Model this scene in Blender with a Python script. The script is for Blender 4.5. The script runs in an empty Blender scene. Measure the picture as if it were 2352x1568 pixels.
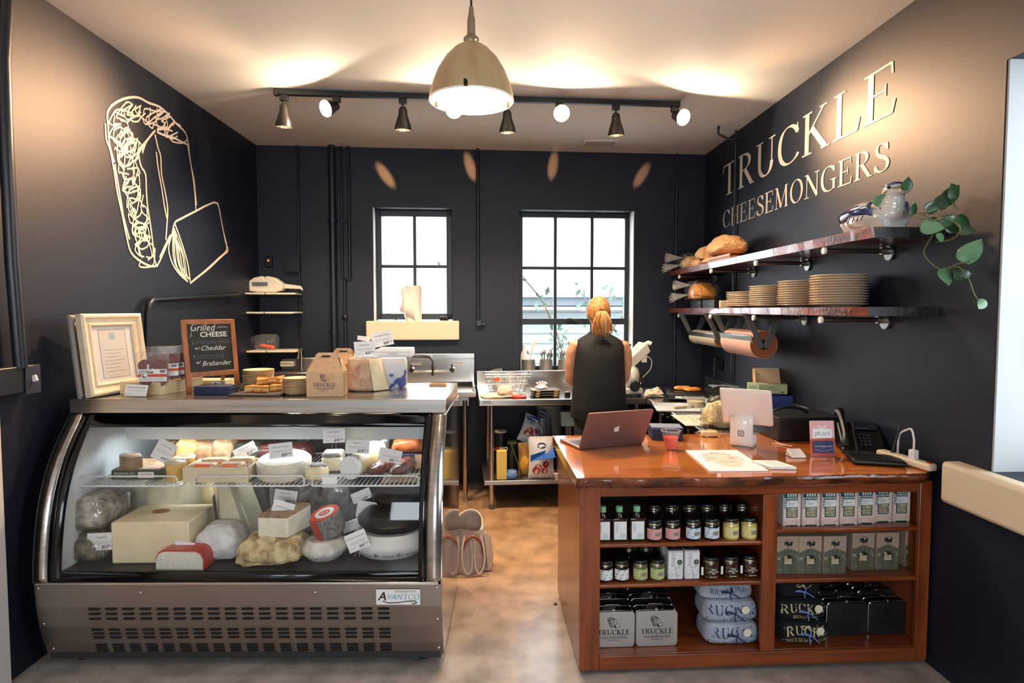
import bpy, bmesh, math, random
from mathutils import Vector as V, Matrix as M4, Euler, noise
PI = math.pi
random.seed(7)
S = bpy.context.scene
COL = S.collection
# ------------------------------------------------------------------ camera
F0, PXC, PYC = 1400.0, 1176.0, 784.0
YAW, PIT = math.radians(-1.555), math.atan(73 / 1400.0)
CAMP = V((0, 0, 1.58))
cd = bpy.data.cameras.new('camera'); cd.sensor_width = 36; cd.lens = F0 / 2352 * 36; cd.clip_start = .05
cam = bpy.data.objects.new('camera', cd); COL.objects.link(cam)
cam.location = CAMP; cam.rotation_euler = (PI / 2 - PIT, 0, YAW)
S.camera = cam
# ------------------------------------------------------------------ exposure, world
S.view_settings.view_transform = 'Standard'; S.view_settings.look = 'None'
S.view_settings.exposure = 0.0; S.view_settings.gamma = 1.0
S.view_settings.use_curve_mapping = False
S.cycles.use_denoising = True
S.cycles.max_bounces = 8; S.cycles.diffuse_bounces = 3; S.cycles.glossy_bounces = 4
S.cycles.transmission_bounces = 6; S.cycles.transparent_max_bounces = 12
S.cycles.sample_clamp_indirect = 4.0
S.cycles.caustics_reflective = False; S.cycles.caustics_refractive = False
w = bpy.data.worlds.new('sky'); S.world = w; w.use_nodes = True
bg = w.node_tree.nodes['Background']; bg.inputs[0].default_value = (.86, .94, 1, 1); bg.inputs[1].default_value = 4.6

def light(kind, name, loc, energy, color, target=None, size=.05, size_y=None, cone=None, blend=.3):
    l = bpy.data.lights.new(name, kind); l.energy = energy; l.color = color
    if kind == 'AREA':
        l.shape = 'RECTANGLE'; l.size = size; l.size_y = size_y or size
    elif kind == 'SPOT':
        l.shadow_soft_size = size; l.spot_size = math.radians(cone); l.spot_blend = blend
    else: l.shadow_soft_size = size
    o = bpy.data.objects.new(name, l); COL.objects.link(o); o.location = loc
    if target is not None:
        o.rotation_euler = (V(target) - V(loc)).to_track_quat('-Z', 'Y').to_euler()
    return o
WARM = (1, .77, .52)
XL, XR, ZC = -2.066, 1.93, 3.0
YF = -3.6                                             # shop front, behind the camera
def yback(x): return 5.519 + .0547 * x
# daylight that comes in at the shop-front windows behind the camera and at the windows of this room
for _x in (-1.15, .75): light('AREA', 'shopfront_daylight', (_x, YF + .02, 1.75), 46, (.80, .90, 1), (_x * .8, 1, 1.3), 1.25, 1.3)
light('AREA', 'side_window_daylight', (XR + .85, 1.55, 1.85), 12, (.80, .90, 1), (XR - .8, 1.75, 1.5), 1.2, 1.5)
light('AREA', 'tall_window_daylight', (.73, 6.05, 1.75), 14, (.84, .93, 1), (.73, 5, 1.5), 1.0, 1.4)
light('AREA', 'small_window_daylight', (-.71, 6.05, 2.0), 9, (.84, .93, 1), (-.71, 5, 1.7), .65, .95)
# the eight heads of the ceiling track: four face the room, four face down
TRK = [(-1.345, 4.03, 0), (-.985, 4.05, 1), (-.585, 4.07, 0), (-.20, 4.09, 1), (.10, 4.10, 0), (.445, 4.12, 1), (.81, 4.135, 0), (1.20, 4.155, 1)]
AIM = {1: (-2.06, 2.6, 2.05), 3: (-.45, 0, 1.35), 5: (.7, .3, 1.35), 7: (1.94, 2.5, 2.1)}
# ------------------------------------------------------------------ picture ray helpers (place a thing where a plane of the room meets a line of sight)
def ray(px, py):
    v = V(((px - PXC) / F0, -(py - PYC) / F0, -1.0))
    return Euler((PI / 2 - PIT, 0, YAW)).to_matrix() @ v
def PZ(px, py, z):
    d = ray(px, py); return CAMP + d * ((z - CAMP.z) / d.z)
def PY(px, py, y):
    d = ray(px, py); return CAMP + d * (y / d.y)
def PX(px, py, x):
    d = ray(px, py); return CAMP + d * (x / d.x)
# ------------------------------------------------------------------ materials
def lin(c):
    c = c / 255.0
    return c / 12.92 if c <= .04045 else ((c + .055) / 1.055) ** 2.4
def rgb(c): return (lin(c[0]), lin(c[1]), lin(c[2]), 1)
MATS = {}
def mat(name, c=(200, 200, 200), rough=.5, metal=0, spec=.5, c2=None, sc=(8, 8, 8), bump=0, bsc=60, emis=0, coat=0, alpha=1, detail=4, sheen=0, ramp=(.35, .65), trans=0, sss=0, gen=False):
    if name in MATS: return MATS[name]
    m = bpy.data.materials.new(name); MATS[name] = m; m.use_nodes = True
    nt = m.node_tree; N, L = nt.nodes, nt.links
    b = N['Principled BSDF']
    b.inputs['Base Color'].default_value = rgb(c); b.inputs['Roughness'].default_value = rough
    b.inputs['Metallic'].default_value = metal; b.inputs['Specular IOR Level'].default_value = spec
    b.inputs['Coat Weight'].default_value = coat; b.inputs['Coat Roughness'].default_value = .06
    b.inputs['Alpha'].default_value = alpha
    if trans: b.inputs['Transmission Weight'].default_value = trans
    if sheen: b.inputs['Sheen Weight'].default_value = sheen
    if emis:
        b.inputs['Emission Color'].default_value = rgb(c); b.inputs['Emission Strength'].default_value = emis
    if c2 or bump:
        tc = N.new('ShaderNodeTexCoord'); mp = N.new('ShaderNodeMapping'); L.new(tc.outputs['Object'], mp.inputs[0])
        mp.inputs['Scale'].default_value = sc
    if c2:
        nz = N.new('ShaderNodeTexNoise'); nz.inputs['Scale'].default_value = 1; nz.inputs['Detail'].default_value = detail
        L.new(mp.outputs[0], nz.inputs['Vector'])
        rp = N.new('ShaderNodeValToRGB'); rp.color_ramp.elements[0].position = ramp[0]; rp.color_ramp.elements[1].position = ramp[1]
        rp.color_ramp.elements[0].color = rgb(c); rp.color_ramp.elements[1].color = rgb(c2)
        L.new(nz.outputs[0], rp.inputs[0]); L.new(rp.outputs[0], b.inputs['Base Color'])
    if bump:
        n2 = N.new('ShaderNodeTexNoise'); n2.inputs['Scale'].default_value = bsc; n2.inputs['Detail'].default_value = 3
        L.new(tc.outputs['Object'], n2.inputs['Vector'])
        bp = N.new('ShaderNodeBump'); bp.inputs['Strength'].default_value = bump; bp.inputs['Distance'].default_value = .01
        L.new(n2.outputs[0], bp.inputs['Height']); L.new(bp.outputs[0], b.inputs['Normal'])
    return m
def clear_mat(name, tint=(255, 255, 255), rough=.02, haze=0.0, hc=(235, 235, 235), ior=1.45):
    """Thin clear glass, film or plastic: see-through with a Fresnel sheen, a little milky when haze > 0."""
    if name in MATS: return MATS[name]
    m = bpy.data.materials.new(name); MATS[name] = m; m.use_nodes = True
    nt = m.node_tree; N, L = nt.nodes, nt.links; N.clear()
    out = N.new('ShaderNodeOutputMaterial'); tr = N.new('ShaderNodeBsdfTransparent'); tr.inputs[0].default_value = rgb(tint)
    gl = N.new('ShaderNodeBsdfGlossy'); gl.inputs['Roughness'].default_value = rough
    lw = N.new('ShaderNodeLayerWeight'); pw = N.new('ShaderNodeMath'); pw.operation = 'POWER'; L.new(lw.outputs['Facing'], pw.inputs[0]); pw.inputs[1].default_value = 4.5
    fr = N.new('ShaderNodeMath'); fr.operation = 'MULTIPLY_ADD'; L.new(pw.outputs[0], fr.inputs[0]); fr.inputs[1].default_value = .95; fr.inputs[2].default_value = .045
    mx = N.new('ShaderNodeMixShader'); L.new(fr.outputs[0], mx.inputs[0]); L.new(tr.outputs[0], mx.inputs[1]); L.new(gl.outputs[0], mx.inputs[2])
    last = mx
    if haze:
        df = N.new('ShaderNodeBsdfDiffuse'); df.inputs[0].default_value = rgb(hc)
        m2 = N.new('ShaderNodeMixShader'); m2.inputs[0].default_value = haze; L.new(mx.outputs[0], m2.inputs[1]); L.new(df.outputs[0], m2.inputs[2]); last = m2
    L.new(last.outputs[0], out.inputs[0])
    return m
def wood(name, c, c2, sc=(3, 40, 40), rough=.35, coat=0, spec=.5, bump=.05):
    return mat(name, c, rough, 0, spec, c2, sc, bump=bump, bsc=90, coat=coat, detail=6, ramp=(.3, .7))
NAVY = mat('navy_wall_paint', (19, 25, 41), .52, spec=.42, bump=.04, bsc=220)
CEIL = mat('ceiling_paint', (226, 222, 216), .8, bump=.03, bsc=160)
WHITE = mat('white_paint', (228, 226, 222), .55)
CREAM = mat('cream_sill_paint', (220, 200, 172), .5)
STEEL = mat('brushed_steel', (196, 190, 184), .24, 1, c2=(172, 166, 160), sc=(2, 2, 60), bump=0)
STEEL2 = mat('satin_steel', (160, 152, 146), .36, 1)
CHROME = mat('chrome', (215, 212, 208), .1, 1)
BLACK = mat('black_plastic', (14, 14, 16), .35)
BLACKM = mat('matt_black_metal', (10, 10, 11), .5)
WFRAME = mat('window_frame_paint', (26, 34, 42), .4)
KRAFT = mat('kraft_card', (212, 174, 136), .8, c2=(200, 160, 120), sc=(60, 60, 60))
PAPER = mat('white_paper', (238, 236, 234), .7)
INK = mat('black_ink', (22, 22, 26), .6)
GREY = mat('grey_ink', (120, 120, 126), .6)
NAVYINK = mat('navy_ink', (34, 52, 98), .6)
REDWOOD = wood('red_stained_wood', (104, 38, 14), (60, 20, 8), rough=.32, sc=(4, 4, 60))
LETTER = mat('wall_letter_paint', (224, 206, 190), .6)
GLASS = clear_mat('clear_glass')
FILM = clear_mat('clear_film', rough=.07, haze=.035)
MILKY = clear_mat('milky_plastic', rough=.15, haze=.30)
# ------------------------------------------------------------------ mesh building
class MB:
    def __init__(s): s.v = []; s.f = []; s.mi = []; s.mats = []
    def _m(s, m):
        if m is None: return 0
        if m not in s.mats: s.mats.append(m)
        return s.mats.index(m)
    def add(s, vs, fs, m=None, T=None):
        o = len(s.v); k = s._m(m)
        s.v += [(T @ V(p)) if T else V(p) for p in vs]
        s.f += [tuple(i + o for i in f) for f in fs]; s.mi += [k] * len(fs)
        return s
    def box(s, c, d, m=None, T=None, rz=0, rx=0, ry=0):
        x, y, z = d[0] / 2, d[1] / 2, d[2] / 2
        R = M4.Translation(V(c)) @ Euler((rx, ry, rz)).to_matrix().to_4x4()
        if T: R = T @ R
        vs = [(a * x, b * y, e * z) for a in (-1, 1) for b in (-1, 1) for e in (-1, 1)]
        return s.add(vs, [(0, 1, 3, 2), (4, 6, 7, 5), (0, 4, 5, 1), (2, 3, 7, 6), (0, 2, 6, 4), (1, 5, 7, 3)], m, R)
    def hexa(s, p, m=None, T=None):
        """eight corners: four of the bottom in turn, four of the top in turn"""
        return s.add(p, [(3, 2, 1, 0), (4, 5, 6, 7), (0, 1, 5, 4), (1, 2, 6, 5), (2, 3, 7, 6), (3, 0, 4, 7)], m, T)
    def prism(s, poly, h, m=None, T=None):
        n = len(poly); vs = [(p[0], p[1], 0) for p in poly] + [(p[0], p[1], h) for p in poly]
        return s.add(vs, [tuple(range(n - 1, -1, -1)), tuple(range(n, 2 * n))] + [(i, (i + 1) % n, n + (i + 1) % n, n + i) for i in range(n)], m, T)
    def lathe(s, prof, n=24, m=None, T=None, caps=True, squash=1, wob=None):
        vs, fs = [], []
        for i, (r, z) in enumerate(prof):
            for k in range(n):
                a = 2 * PI * k / n; rr = r * (wob(a, z) if wob else 1)
                vs.append((rr * math.cos(a), rr * math.sin(a) * squash, z))
        for i in range(len(prof) - 1):
            for k in range(n):
                a, b = i * n + k, i * n + (k + 1) % n; fs.append((a, b, b + n, a + n))
        if caps:
            if prof[0][0] > 1e-5: fs.append(tuple(range(n - 1, -1, -1)))
            if prof[-1][0] > 1e-5: fs.append(tuple(range((len(prof) - 1) * n, len(prof) * n)))
        return s.add(vs, fs, m, T)
    def cyl(s, c, r, h, m=None, T=None, n=20, axis='z', r2=None):
        R = {'z': M4.Identity(4), 'x': M4.Rotation(PI / 2, 4, 'Y'), 'y': M4.Rotation(-PI / 2, 4, 'X')}[axis]
        R = M4.Translation(V(c)) @ R
        if T: R = T @ R
        return s.lathe([(r, -h / 2), (r if r2 is None else r2, h / 2)], n, m, R)
    def ball(s, c, d, m=None, T=None, n=16, k=10, bumpy=0, seed=0, fr=6):
        vs, fs = [], []
        for i in range(k + 1):
            t = PI * i / k
            for j in range(n):
                a = 2 * PI * j / n
                p = V((math.sin(t) * math.cos(a), math.sin(t) * math.sin(a), -math.cos(t)))
                q = 1 + (bumpy * noise.noise(p * fr * .5 + V((seed, seed * 1.7, 3))) if bumpy else 0)
                vs.append((c[0] + p.x * d[0] / 2 * q, c[1] + p.y * d[1] / 2 * q, c[2] + p.z * d[2] / 2 * q))
        for i in range(k):
            for j in range(n):
                a, b = i * n + j, i * n + (j + 1) % n; fs.append((a, b, b + n, a + n))
        return s.add(vs, fs, m, T)
    def tube(s, pts, r, m=None, T=None, n=8, closed=False, taper=None):
        P = [V(p) for p in pts]; vs, fs = [], []; q = len(P); prev = None
        for i, p in enumerate(P):
            if closed: d = P[(i + 1) % q] - P[i - 1]
            else: d = P[min(i + 1, q - 1)] - P[max(i - 1, 0)]
            if d.length < 1e-9: d = V((0, 0, 1))
            d.normalize()
            if prev is None: u = d.orthogonal().normalized()
            else:
                u = prev - d * prev.dot(d)
                u = u.normalized() if u.length > 1e-6 else d.orthogonal().normalized()
            prev = u; w2 = d.cross(u)
            rr = r * (taper[i] if taper else 1)
            for k in range(n):
                a = 2 * PI * k / n; vs.append(p + (u * math.cos(a) + w2 * math.sin(a)) * rr)
        for i in range(q if closed else q - 1):
            for k in range(n):
                a, b = i * n + k, i * n + (k + 1) % n
                c2, d2 = ((i + 1) % q) * n + (k + 1) % n, ((i + 1) % q) * n + k
                fs.append((a, b, c2, d2))
        if not closed: fs += [tuple(range(n - 1, -1, -1)), tuple(range((q - 1) * n, q * n))]
        return s.add(vs, fs, m, T)
    def grid(s, fn, nu, nv, m=None, T=None, close_u=False):
        vs = [fn(i / nu, j / nv) for j in range(nv + 1) for i in range(nu + (0 if close_u else 1))]
        wd = nu + (0 if close_u else 1); fs = []
        for j in range(nv):
            for i in range(nu):
                a = j * wd + i; b = j * wd + (i + 1) % wd; fs.append((a, b, b + wd, a + wd))
        return s.add(vs, fs, m, T)
    def build(s, name, m=None, parent=None, bev=0, sub=0, smooth=42, solid=0, loc=None, bseg=2):
        me = bpy.data.meshes.new(name); me.from_pydata([tuple(p) for p in s.v], [], s.f)
        for x in ([m] if m else []) + s.mats:
            me.materials.append(x)
        off = 1 if (m and s.mats) else 0
        if s.mats:
            # faces without a material of their own take m
            for p, k in zip(me.polygons, s.mi): p.material_index = k + off
        bm = bmesh.new(); bm.from_mesh(me); bmesh.ops.recalc_face_normals(bm, faces=bm.faces); bm.to_mesh(me); bm.free()
        if smooth:
            me.polygons.foreach_set('use_smooth', [True] * len(me.polygons))
            me.set_sharp_from_angle(angle=math.radians(smooth))
        o = bpy.data.objects.new(name, me); COL.objects.link(o)
        if parent is not None: o.parent = parent
        if loc is not None: o.location = loc
        if solid:
            q = o.modifiers.new('s', 'SOLIDIFY'); q.thickness = solid
        if bev:
            q = o.modifiers.new('b', 'BEVEL'); q.width = bev; q.segments = bseg; q.limit_method = 'ANGLE'; q.angle_limit = math.radians(35)
            q.harden_normals = False
        if sub:
            q = o.modifiers.new('u', 'SUBSURF'); q.levels = sub; q.render_levels = sub
        return o
def tag(o, label, cat, group=None, kind=None):
    o['label'] = label; o['category'] = cat
    if group: o['group'] = group
    if kind: o['kind'] = kind
    return o
def thing(name, label, cat, loc=(0, 0, 0), rz=0, group=None, rot=None):
    o = bpy.data.objects.new(name, None); COL.objects.link(o); o.empty_display_size = .05
    o.location = loc; o.rotation_euler = rot if rot else (0, 0, rz)
    return tag(o, label, cat, group)
def struct(o):
    o['kind'] = 'structure'; return o
def dup(o, loc=None, rz=None, label=None, parent=None):
    c = o.copy(); COL.objects.link(c); c.parent = parent
    if loc is not None: c.location = loc
    if rz is not None: c.rotation_euler = (0, 0, rz)
    if label: c['label'] = label
    for ch in list(o.children): dup(ch, parent=c)
    return c
ORD = ['first', 'second', 'third', 'fourth', 'fifth', 'sixth', 'seventh', 'eighth', 'ninth', 'tenth', 'eleventh', 'twelfth', 'thirteenth', 'fourteenth', 'fifteenth', 'sixteenth', 'seventeenth', 'eighteenth']
def ordl(i): return ORD[i] if i < len(ORD) else 'one'
def frame(o, ux, uy):
    """matrix with origin o, x along ux, y along uy (made square), z out of the face"""
    x = V(ux).normalized(); z = x.cross(V(uy)).normalized(); y = z.cross(x)
    return M4(((x.x, y.x, z.x, o[0]), (x.y, y.y, z.y, o[1]), (x.z, y.z, z.z, o[2]), (0, 0, 0, 1)))
FRONT = M4.Rotation(PI / 2, 4, 'X')                     # face drawn in x,y stands upright and looks to -Y
def face(x, y, z): return M4.Translation(V((x, y, z))) @ FRONT
# ------------------------------------------------------------------ lettering
def arc(cx, cy, rx, ry, a0, a1, n=14):
    return [(cx + rx * math.cos(math.radians(a0 + (a1 - a0) * i / n)), cy + ry * math.sin(math.radians(a0 + (a1 - a0) * i / n))) for i in range(n + 1)]
def bez(a, b, c, d, n=10):
    return [tuple((1 - t) ** 3 * a[k] + 3 * (1 - t) ** 2 * t * b[k] + 3 * (1 - t) * t * t * c[k] + t ** 3 * d[k] for k in (0, 1)) for t in [i / n for i in range(n + 1)]]
TK, TN = .135, .035
def sf(x0, x1, y): return ([(x0, y), (x1, y)], TN * 1.1)
G = {   # roman capitals drawn as strokes (points, width or None for a broad-nib width); advance last
 'T': ([([(.38, 0), (.38, 1)], TK), ([(.02, .98), (.74, .98)], TN * 1.3), ([(.03, .99), (.0, .77)], TN), ([(.73, .99), (.76, .77)], TN), sf(.22, .54, .015)], .78),
 'R': ([([(.15, 0), (.15, 1)], TK), sf(0, .31, .015), sf(0, .2, .985), (bez((.15, .985), (.72, 1.02), (.72, .5), (.2, .5)), None), ([(.36, .5), (.68, .03)], TK), sf(.62, .82, .015)], .80),
 'U': ([([(.16, 1), (.16, .35)], TK), (bez((.16, .36), (.16, -.1), (.7, -.1), (.7, .36)), None), ([(.7, .34), (.7, 1)], TN * 1.2), sf(0, .32, .985), sf(.57, .83, .985)], .84),
 'C': ([(bez((.74, .74), (.62, 1.06), (.08, 1.1), (.08, .5), 16), None), (bez((.08, .5), (.08, -.1), (.62, -.06), (.78, .2), 16), None), ([(.74, .96), (.755, .7)], TN)], .82),
 'K': ([([(.15, 0), (.15, 1)], TK), sf(0, .31, .015), sf(0, .31, .985), ([(.18, .46), (.66, .98)], TN * 1.4), ([(.3, .6), (.72, .02)], TK), sf(.54, .76, .985), sf(.6, .86, .015)], .86),
 'L': ([([(.15, 0), (.15, 1)], TK), sf(0, .31, .985), ([(0, .02), (.62, .02)], TN * 1.3), ([(.62, .01), (.68, .27)], TN * 1.4)], .68),
 'E': ([([(.15, 0), (.15, 1)], TK), ([(0, .98), (.6, .98)], TN * 1.3), ([(0, .02), (.62, .02)], TN * 1.3), ([(.15, .52), (.48, .52)], TN * 1.2), ([(.6, .99), (.62, .77)], TN * 1.2), ([(.62, .01), (.68, .26)], TN * 1.4), ([(.48, .64), (.48, .4)], TN)], .70),
 'H': ([([(.15, 0), (.15, 1)], TK), ([(.7, 0), (.7, 1)], TK), ([(.15, .52), (.7, .52)], TN * 1.2), sf(0, .3, .015), sf(0, .3, .985), sf(.55, .85, .015), sf(.55, .85, .985)], .86),
 'S': ([(bez((.52, .78), (.42, 1.06), (.06, 1.02), (.1, .74), 12), None), (bez((.1, .74), (.14, .5), (.58, .52), (.56, .24), 12), TK * .95), (bez((.56, .24), (.54, -.06), (.1, -.06), (.04, .24), 12), None), ([(.53, .97), (.54, .72)], TN), ([(.035, .3), (.04, .03)], TN)], .62),
 'M': ([([(.13, 0), (.15, 1)], TN * 1.3), ([(.15, .98), (.48, .03)], TK), ([(.48, .03), (.83, .98)], TN * 1.3), ([(.83, 1), (.87, 0)], TK), sf(0, .26, .015), sf(0, .2, .985), sf(.74, 1.0, .015), sf(.82, .98, .985)], 1.02),
 'O': ([(arc(.45, .5, .37, .5, 0, 360, 36), None)], .9),
 'N': ([([(.14, 0), (.14, 1)], TN * 1.3), ([(.14, .98), (.76, .02)], TK), ([(.76, 0), (.76, 1)], TN * 1.3), sf(0, .28, .015), sf(0, .2, .985), sf(.62, .9, .985)], .88),
 'G': ([(bez((.74, .76), (.62, 1.06), (.08, 1.1), (.08, .5), 16), None), (bez((.08, .5), (.08, -.1), (.6, -.06), (.75, .1), 16), None), ([(.73, .04), (.73, .42)], TK * .9), ([(.74, .96), (.755, .72)], TN), sf(.56, .86, .42)], .86),
 'I': ([([(.15, 0), (.15, 1)], TK), sf(0, .31, .015), sf(0, .31, .985)], .32),
 'D': ([([(.15, 0), (.15, 1)], TK), sf(0, .2, .015), sf(0, .2, .985), (bez((.15, .98), (.98, 1.05), (.98, -.05), (.15, .02), 20), None)], .88),
 'B': ([([(.15, 0), (.15, 1)], TK), sf(0, .2, .015), sf(0, .2, .985), (bez((.15, .985), (.66, 1.02), (.66, .54), (.2, .54)), None), (bez((.2, .54), (.82, .52), (.8, -.03), (.15, .015)), None)], .74),
 'A': ([([(.08, 0), (.4, 1)], TN * 1.3), ([(.4, 1), (.74, 0)], TK), ([(.18, .34), (.6, .34)], TN), sf(0, .22, .015), sf(.58, .88, .015)], .86),
 '.': ([([(.1, .0), (.1, .12)], .12)], .22),
}
def strip(pts, wid, th=1.0):
    """a stroke as quads; width from a broad nib held at 12 degrees when wid is None"""
    n = len(pts); L, R = [], []
    for i in range(n):
        a = V(pts[max(i - 1, 0)]); b = V(pts[min(i + 1, n - 1)]); d = (b - a)
        if n > 2 and (V(pts[0]) - V(pts[-1])).length < 1e-4 and i in (0, n - 1): d = V(pts[1]) - V(pts[n - 2])
        d.normalize()
        wd = wid if wid is not None else max(TN, TK * abs(d.y * math.cos(.2) - d.x * math.sin(.2)))
        q = V((-d.y, d.x)) * wd * th / 2; p = V(pts[i]); L.append(p + q); R.append(p - q)
    return L, R
def roman(mb, text, h, m=None, T=None, sp=.1, cx=True, th=1.0, thick=.0006, wx=1.0):
    adv = sum((G[c][1] + sp) if c in G else .4 for c in text) - sp
    x = -adv / 2 if cx else 0; e = 0
    for c in text:
        if c not in G: x += .4; continue
        for pts, wd in G[c][0]:
            L, R = strip(pts, wd, th); e += .00002
            for i in range(len(L) - 1):
                q = [L[i], R[i], R[i + 1], L[i + 1]]
                mb.add([((p.x + x) * h * wx, p.y * h, thick + e) for p in q], [(0, 1, 2, 3)], m, T)
        x += G[c][1] + sp
    return mb
_tc = {}
def text_data(s, size, shear=0, bold=0, align='CENTER', sx=1):
    k = (s, size, shear, bold, align, sx)
    if k not in _tc:
        cu = bpy.data.curves.new('t', 'FONT'); cu.body = s; cu.size = size; cu.shear = shear; cu.offset = bold
        cu.align_x = align; cu.align_y = 'CENTER'; cu.resolution_u = 2; cu.space_line = .95
        o = bpy.data.objects.new('t', cu); COL.objects.link(o)
        dg = bpy.context.evaluated_depsgraph_get(); me = bpy.data.meshes.new_from_object(o.evaluated_get(dg))
        _tc[k] = ([(v.co.x * sx, v.co.y, 0) for v in me.vertices], [tuple(p.vertices) for p in me.polygons])
        bpy.data.objects.remove(o); bpy.data.curves.remove(cu); bpy.data.meshes.remove(me)
    return _tc[k]
def sans(mb, s, size, x=0, y=0, m=None, T=None, rot=0, thick=.0006, **k):
    vs, fs = text_data(s, size, **k)
    R = M4.Translation(V((x, y, thick))) @ M4.Rotation(rot, 4, 'Z')
    if T: R = T @ R
    return mb.add(vs, fs, m, R)
def line(mb, pts, wd, m=None, T=None, thick=.0006):
    for k in range(len(pts) - 1):
        a, b = V(pts[k]), V(pts[k + 1]); d = b - a
        if d.length < 1e-7: continue
        d.normalize(); q = V((-d.y, d.x)) * wd / 2; a = a - d * wd * .3; b = b + d * wd * .3
        mb.add([(p.x, p.y, thick + k * 1e-6) for p in (a + q, a - q, b - q, b + q)], [(0, 1, 2, 3)], m, T)
    return mb
def rect(mb, x0, y0, x1, y1, m=None, T=None, thick=.0004):
    return mb.add([(x0, y0, thick), (x1, y0, thick), (x1, y1, thick), (x0, y1, thick)], [(0, 1, 2, 3)], m, T)
def disc(mb, x, y, r, m=None, T=None, thick=.0005, n=20, sq=1):
    return mb.add([(x + r * math.cos(2 * PI * i / n), y + r * sq * math.sin(2 * PI * i / n), thick) for i in range(n)], [tuple(range(n))], m, T)
# the shop's sketch of a cheese wheel and wedge, in picture-like units (0..1 wide, y up), used on wall, tins, boxes and shirts
def sketch_lines():
    r = random.Random(4); W, H = 285., 425.; ox, oy = 240., 650.
    def q(p): return ((p[0] - ox) / W, (oy - p[1]) / W)
    O = []
    O.append([(247, 285), (245, 262), (255, 243), (280, 228), (305, 223), (322, 226), (340, 236), (365, 245), (385, 262), (405, 285), (425, 305), (432, 333)])
    O.append([(241, 285), (243, 320), (252, 345), (262, 400), (268, 440), (280, 495), (290, 545), (300, 580), (322, 600), (345, 611), (360, 610)])
    O.append([(247, 285), (250, 330), (262, 375)]); O.append([(262, 375), (278, 470), (283, 500), (296, 548)])
    O.append([(432, 330), (437, 375), (445, 415), (450, 470)]); O.append([(430, 335), (441, 400), (446, 440), (449, 482)])
    O.append([(316, 345), (322, 380), (333, 400), (335, 440), (338, 475), (345, 520), (350, 560), (352, 590), (358, 608)])
    O.append([(355, 310), (362, 340), (368, 360), (370, 400), (378, 440), (384, 480), (382, 520), (380, 550)])
    O.append([(358, 350), (362, 385), (370, 430), (376, 470), (382, 500)])
    O.append([(350, 305), (330, 330), (316, 345)]); O.append([(355, 300), (335, 325), (326, 350)])
    O.append([(432, 333), (415, 325), (395, 315), (375, 310), (360, 303)])
    O.append([(360, 610), (370, 590), (388, 548), (394, 538)]); O.append([(366, 590), (380, 560), (390, 540)])
    O.append([(394, 538), (400, 512), (415, 502), (450, 484), (475, 471), (498, 467), (508, 510), (517, 555), (523, 575), (512, 585), (480, 615), (455, 635), (436, 650)])
    O.append([(500, 467), (512, 530), (520, 572), (500, 594), (470, 622), (445, 642)])
    O.append([(400, 512), (412, 545), (425, 585), (432, 615), (436, 648)])
    O.append([(394, 538), (386, 570), (395, 605), (412, 630), (430, 646)])
    for k in range(7):
        a = (398 + r.uniform(-3, 5), 530 + r.uniform(-8, 10)); O.append([a, (396 + 4 * k, 575 + r.uniform(-6, 6)), (402 + 4 * k, 612 + r.uniform(-5, 5)), (428 + r.uniform(-4, 6), 640)])
    def scr(poly_c, n, rx, ry, seg=9):
        for c in range(n):
            t = c / max(1, n - 1) * (len(poly_c) - 1); i = min(int(t), len(poly_c) - 2); f = t - i
            cx = poly_c[i][0] * (1 - f) + poly_c[i + 1][0] * f; cy = poly_c[i][1] * (1 - f) + poly_c[i + 1][1] * f
            a0 = r.uniform(0, 6.28); L = []
            for s_ in range(seg):
                a = a0 + s_ * r.uniform(.55, .85); k = r.uniform(.45, 1.0); L.append((cx + rx * k * math.cos(a), cy + ry * k * math.sin(a)))
            O.append(L)
    scr([(272, 272), (300, 252), (340, 262), (375, 280), (408, 308)], 15, 27, 26, 7)
    scr([(272, 300), (290, 325), (300, 345)], 10, 27, 34, 7)
    scr([(282, 350), (297, 400), (305, 450), (318, 500), (325, 550), (335, 588)], 26, 23, 36, 7)
    return [[q(p) for p in l] for l in O]
SK = sketch_lines()
def smooth_line(l, n=4):
    out = []
    for i in range(len(l) - 1):
        p0 = V(l[max(i - 1, 0)]); p1 = V(l[i]); p2 = V(l[i + 1]); p3 = V(l[min(i + 2, len(l) - 1)])
        for k in range(n):
            t = k / n
            out.append(.5 * ((2 * p1) + (-p0 + p2) * t + (2 * p0 - 5 * p1 + 4 * p2 - p3) * t * t + (-p0 + 3 * p1 - 3 * p2 + p3) * t ** 3))
    out.append(V(l[-1])); return out
def sketch(mb, w_, m=None, T=None, lw=.012, x=0, y=0, every=1):
    for i, l in enumerate(SK):
        if i > 24 and (i % every): continue
        line(mb, [((p[0]) * w_ + x, p[1] * w_ * .58 + y) for p in l], lw * w_, m, T, thick=.0005 + i * 2e-6)
def logo(mb, w_, m, T=None, x=0, y=0, sk=None, last=True, th=1.3):
    """sketch over TRUCKLE over CHEESEMONGERS over RICHMOND; w_ is the width of the word"""
    R = (T if T else M4.Identity(4)) @ M4.Translation(V((x, y, 0)))
    h = w_ / 5.9
    sketch(mb, w_ * .42, sk or m, R, .02, x=-w_ * .21, y=h * 1.25, every=3)
    roman(mb, 'TRUCKLE', h, m, R, th=th)
    roman(mb, 'CHEESEMONGERS', h * .42, m, R @ M4.Translation(V((0, -h * .72, 0))), th=th, sp=.16)
    if last: roman(mb, 'RICHMOND', h * .27, m, R @ M4.Translation(V((0, -h * 1.2, 0))), th=th, sp=.2)
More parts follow.
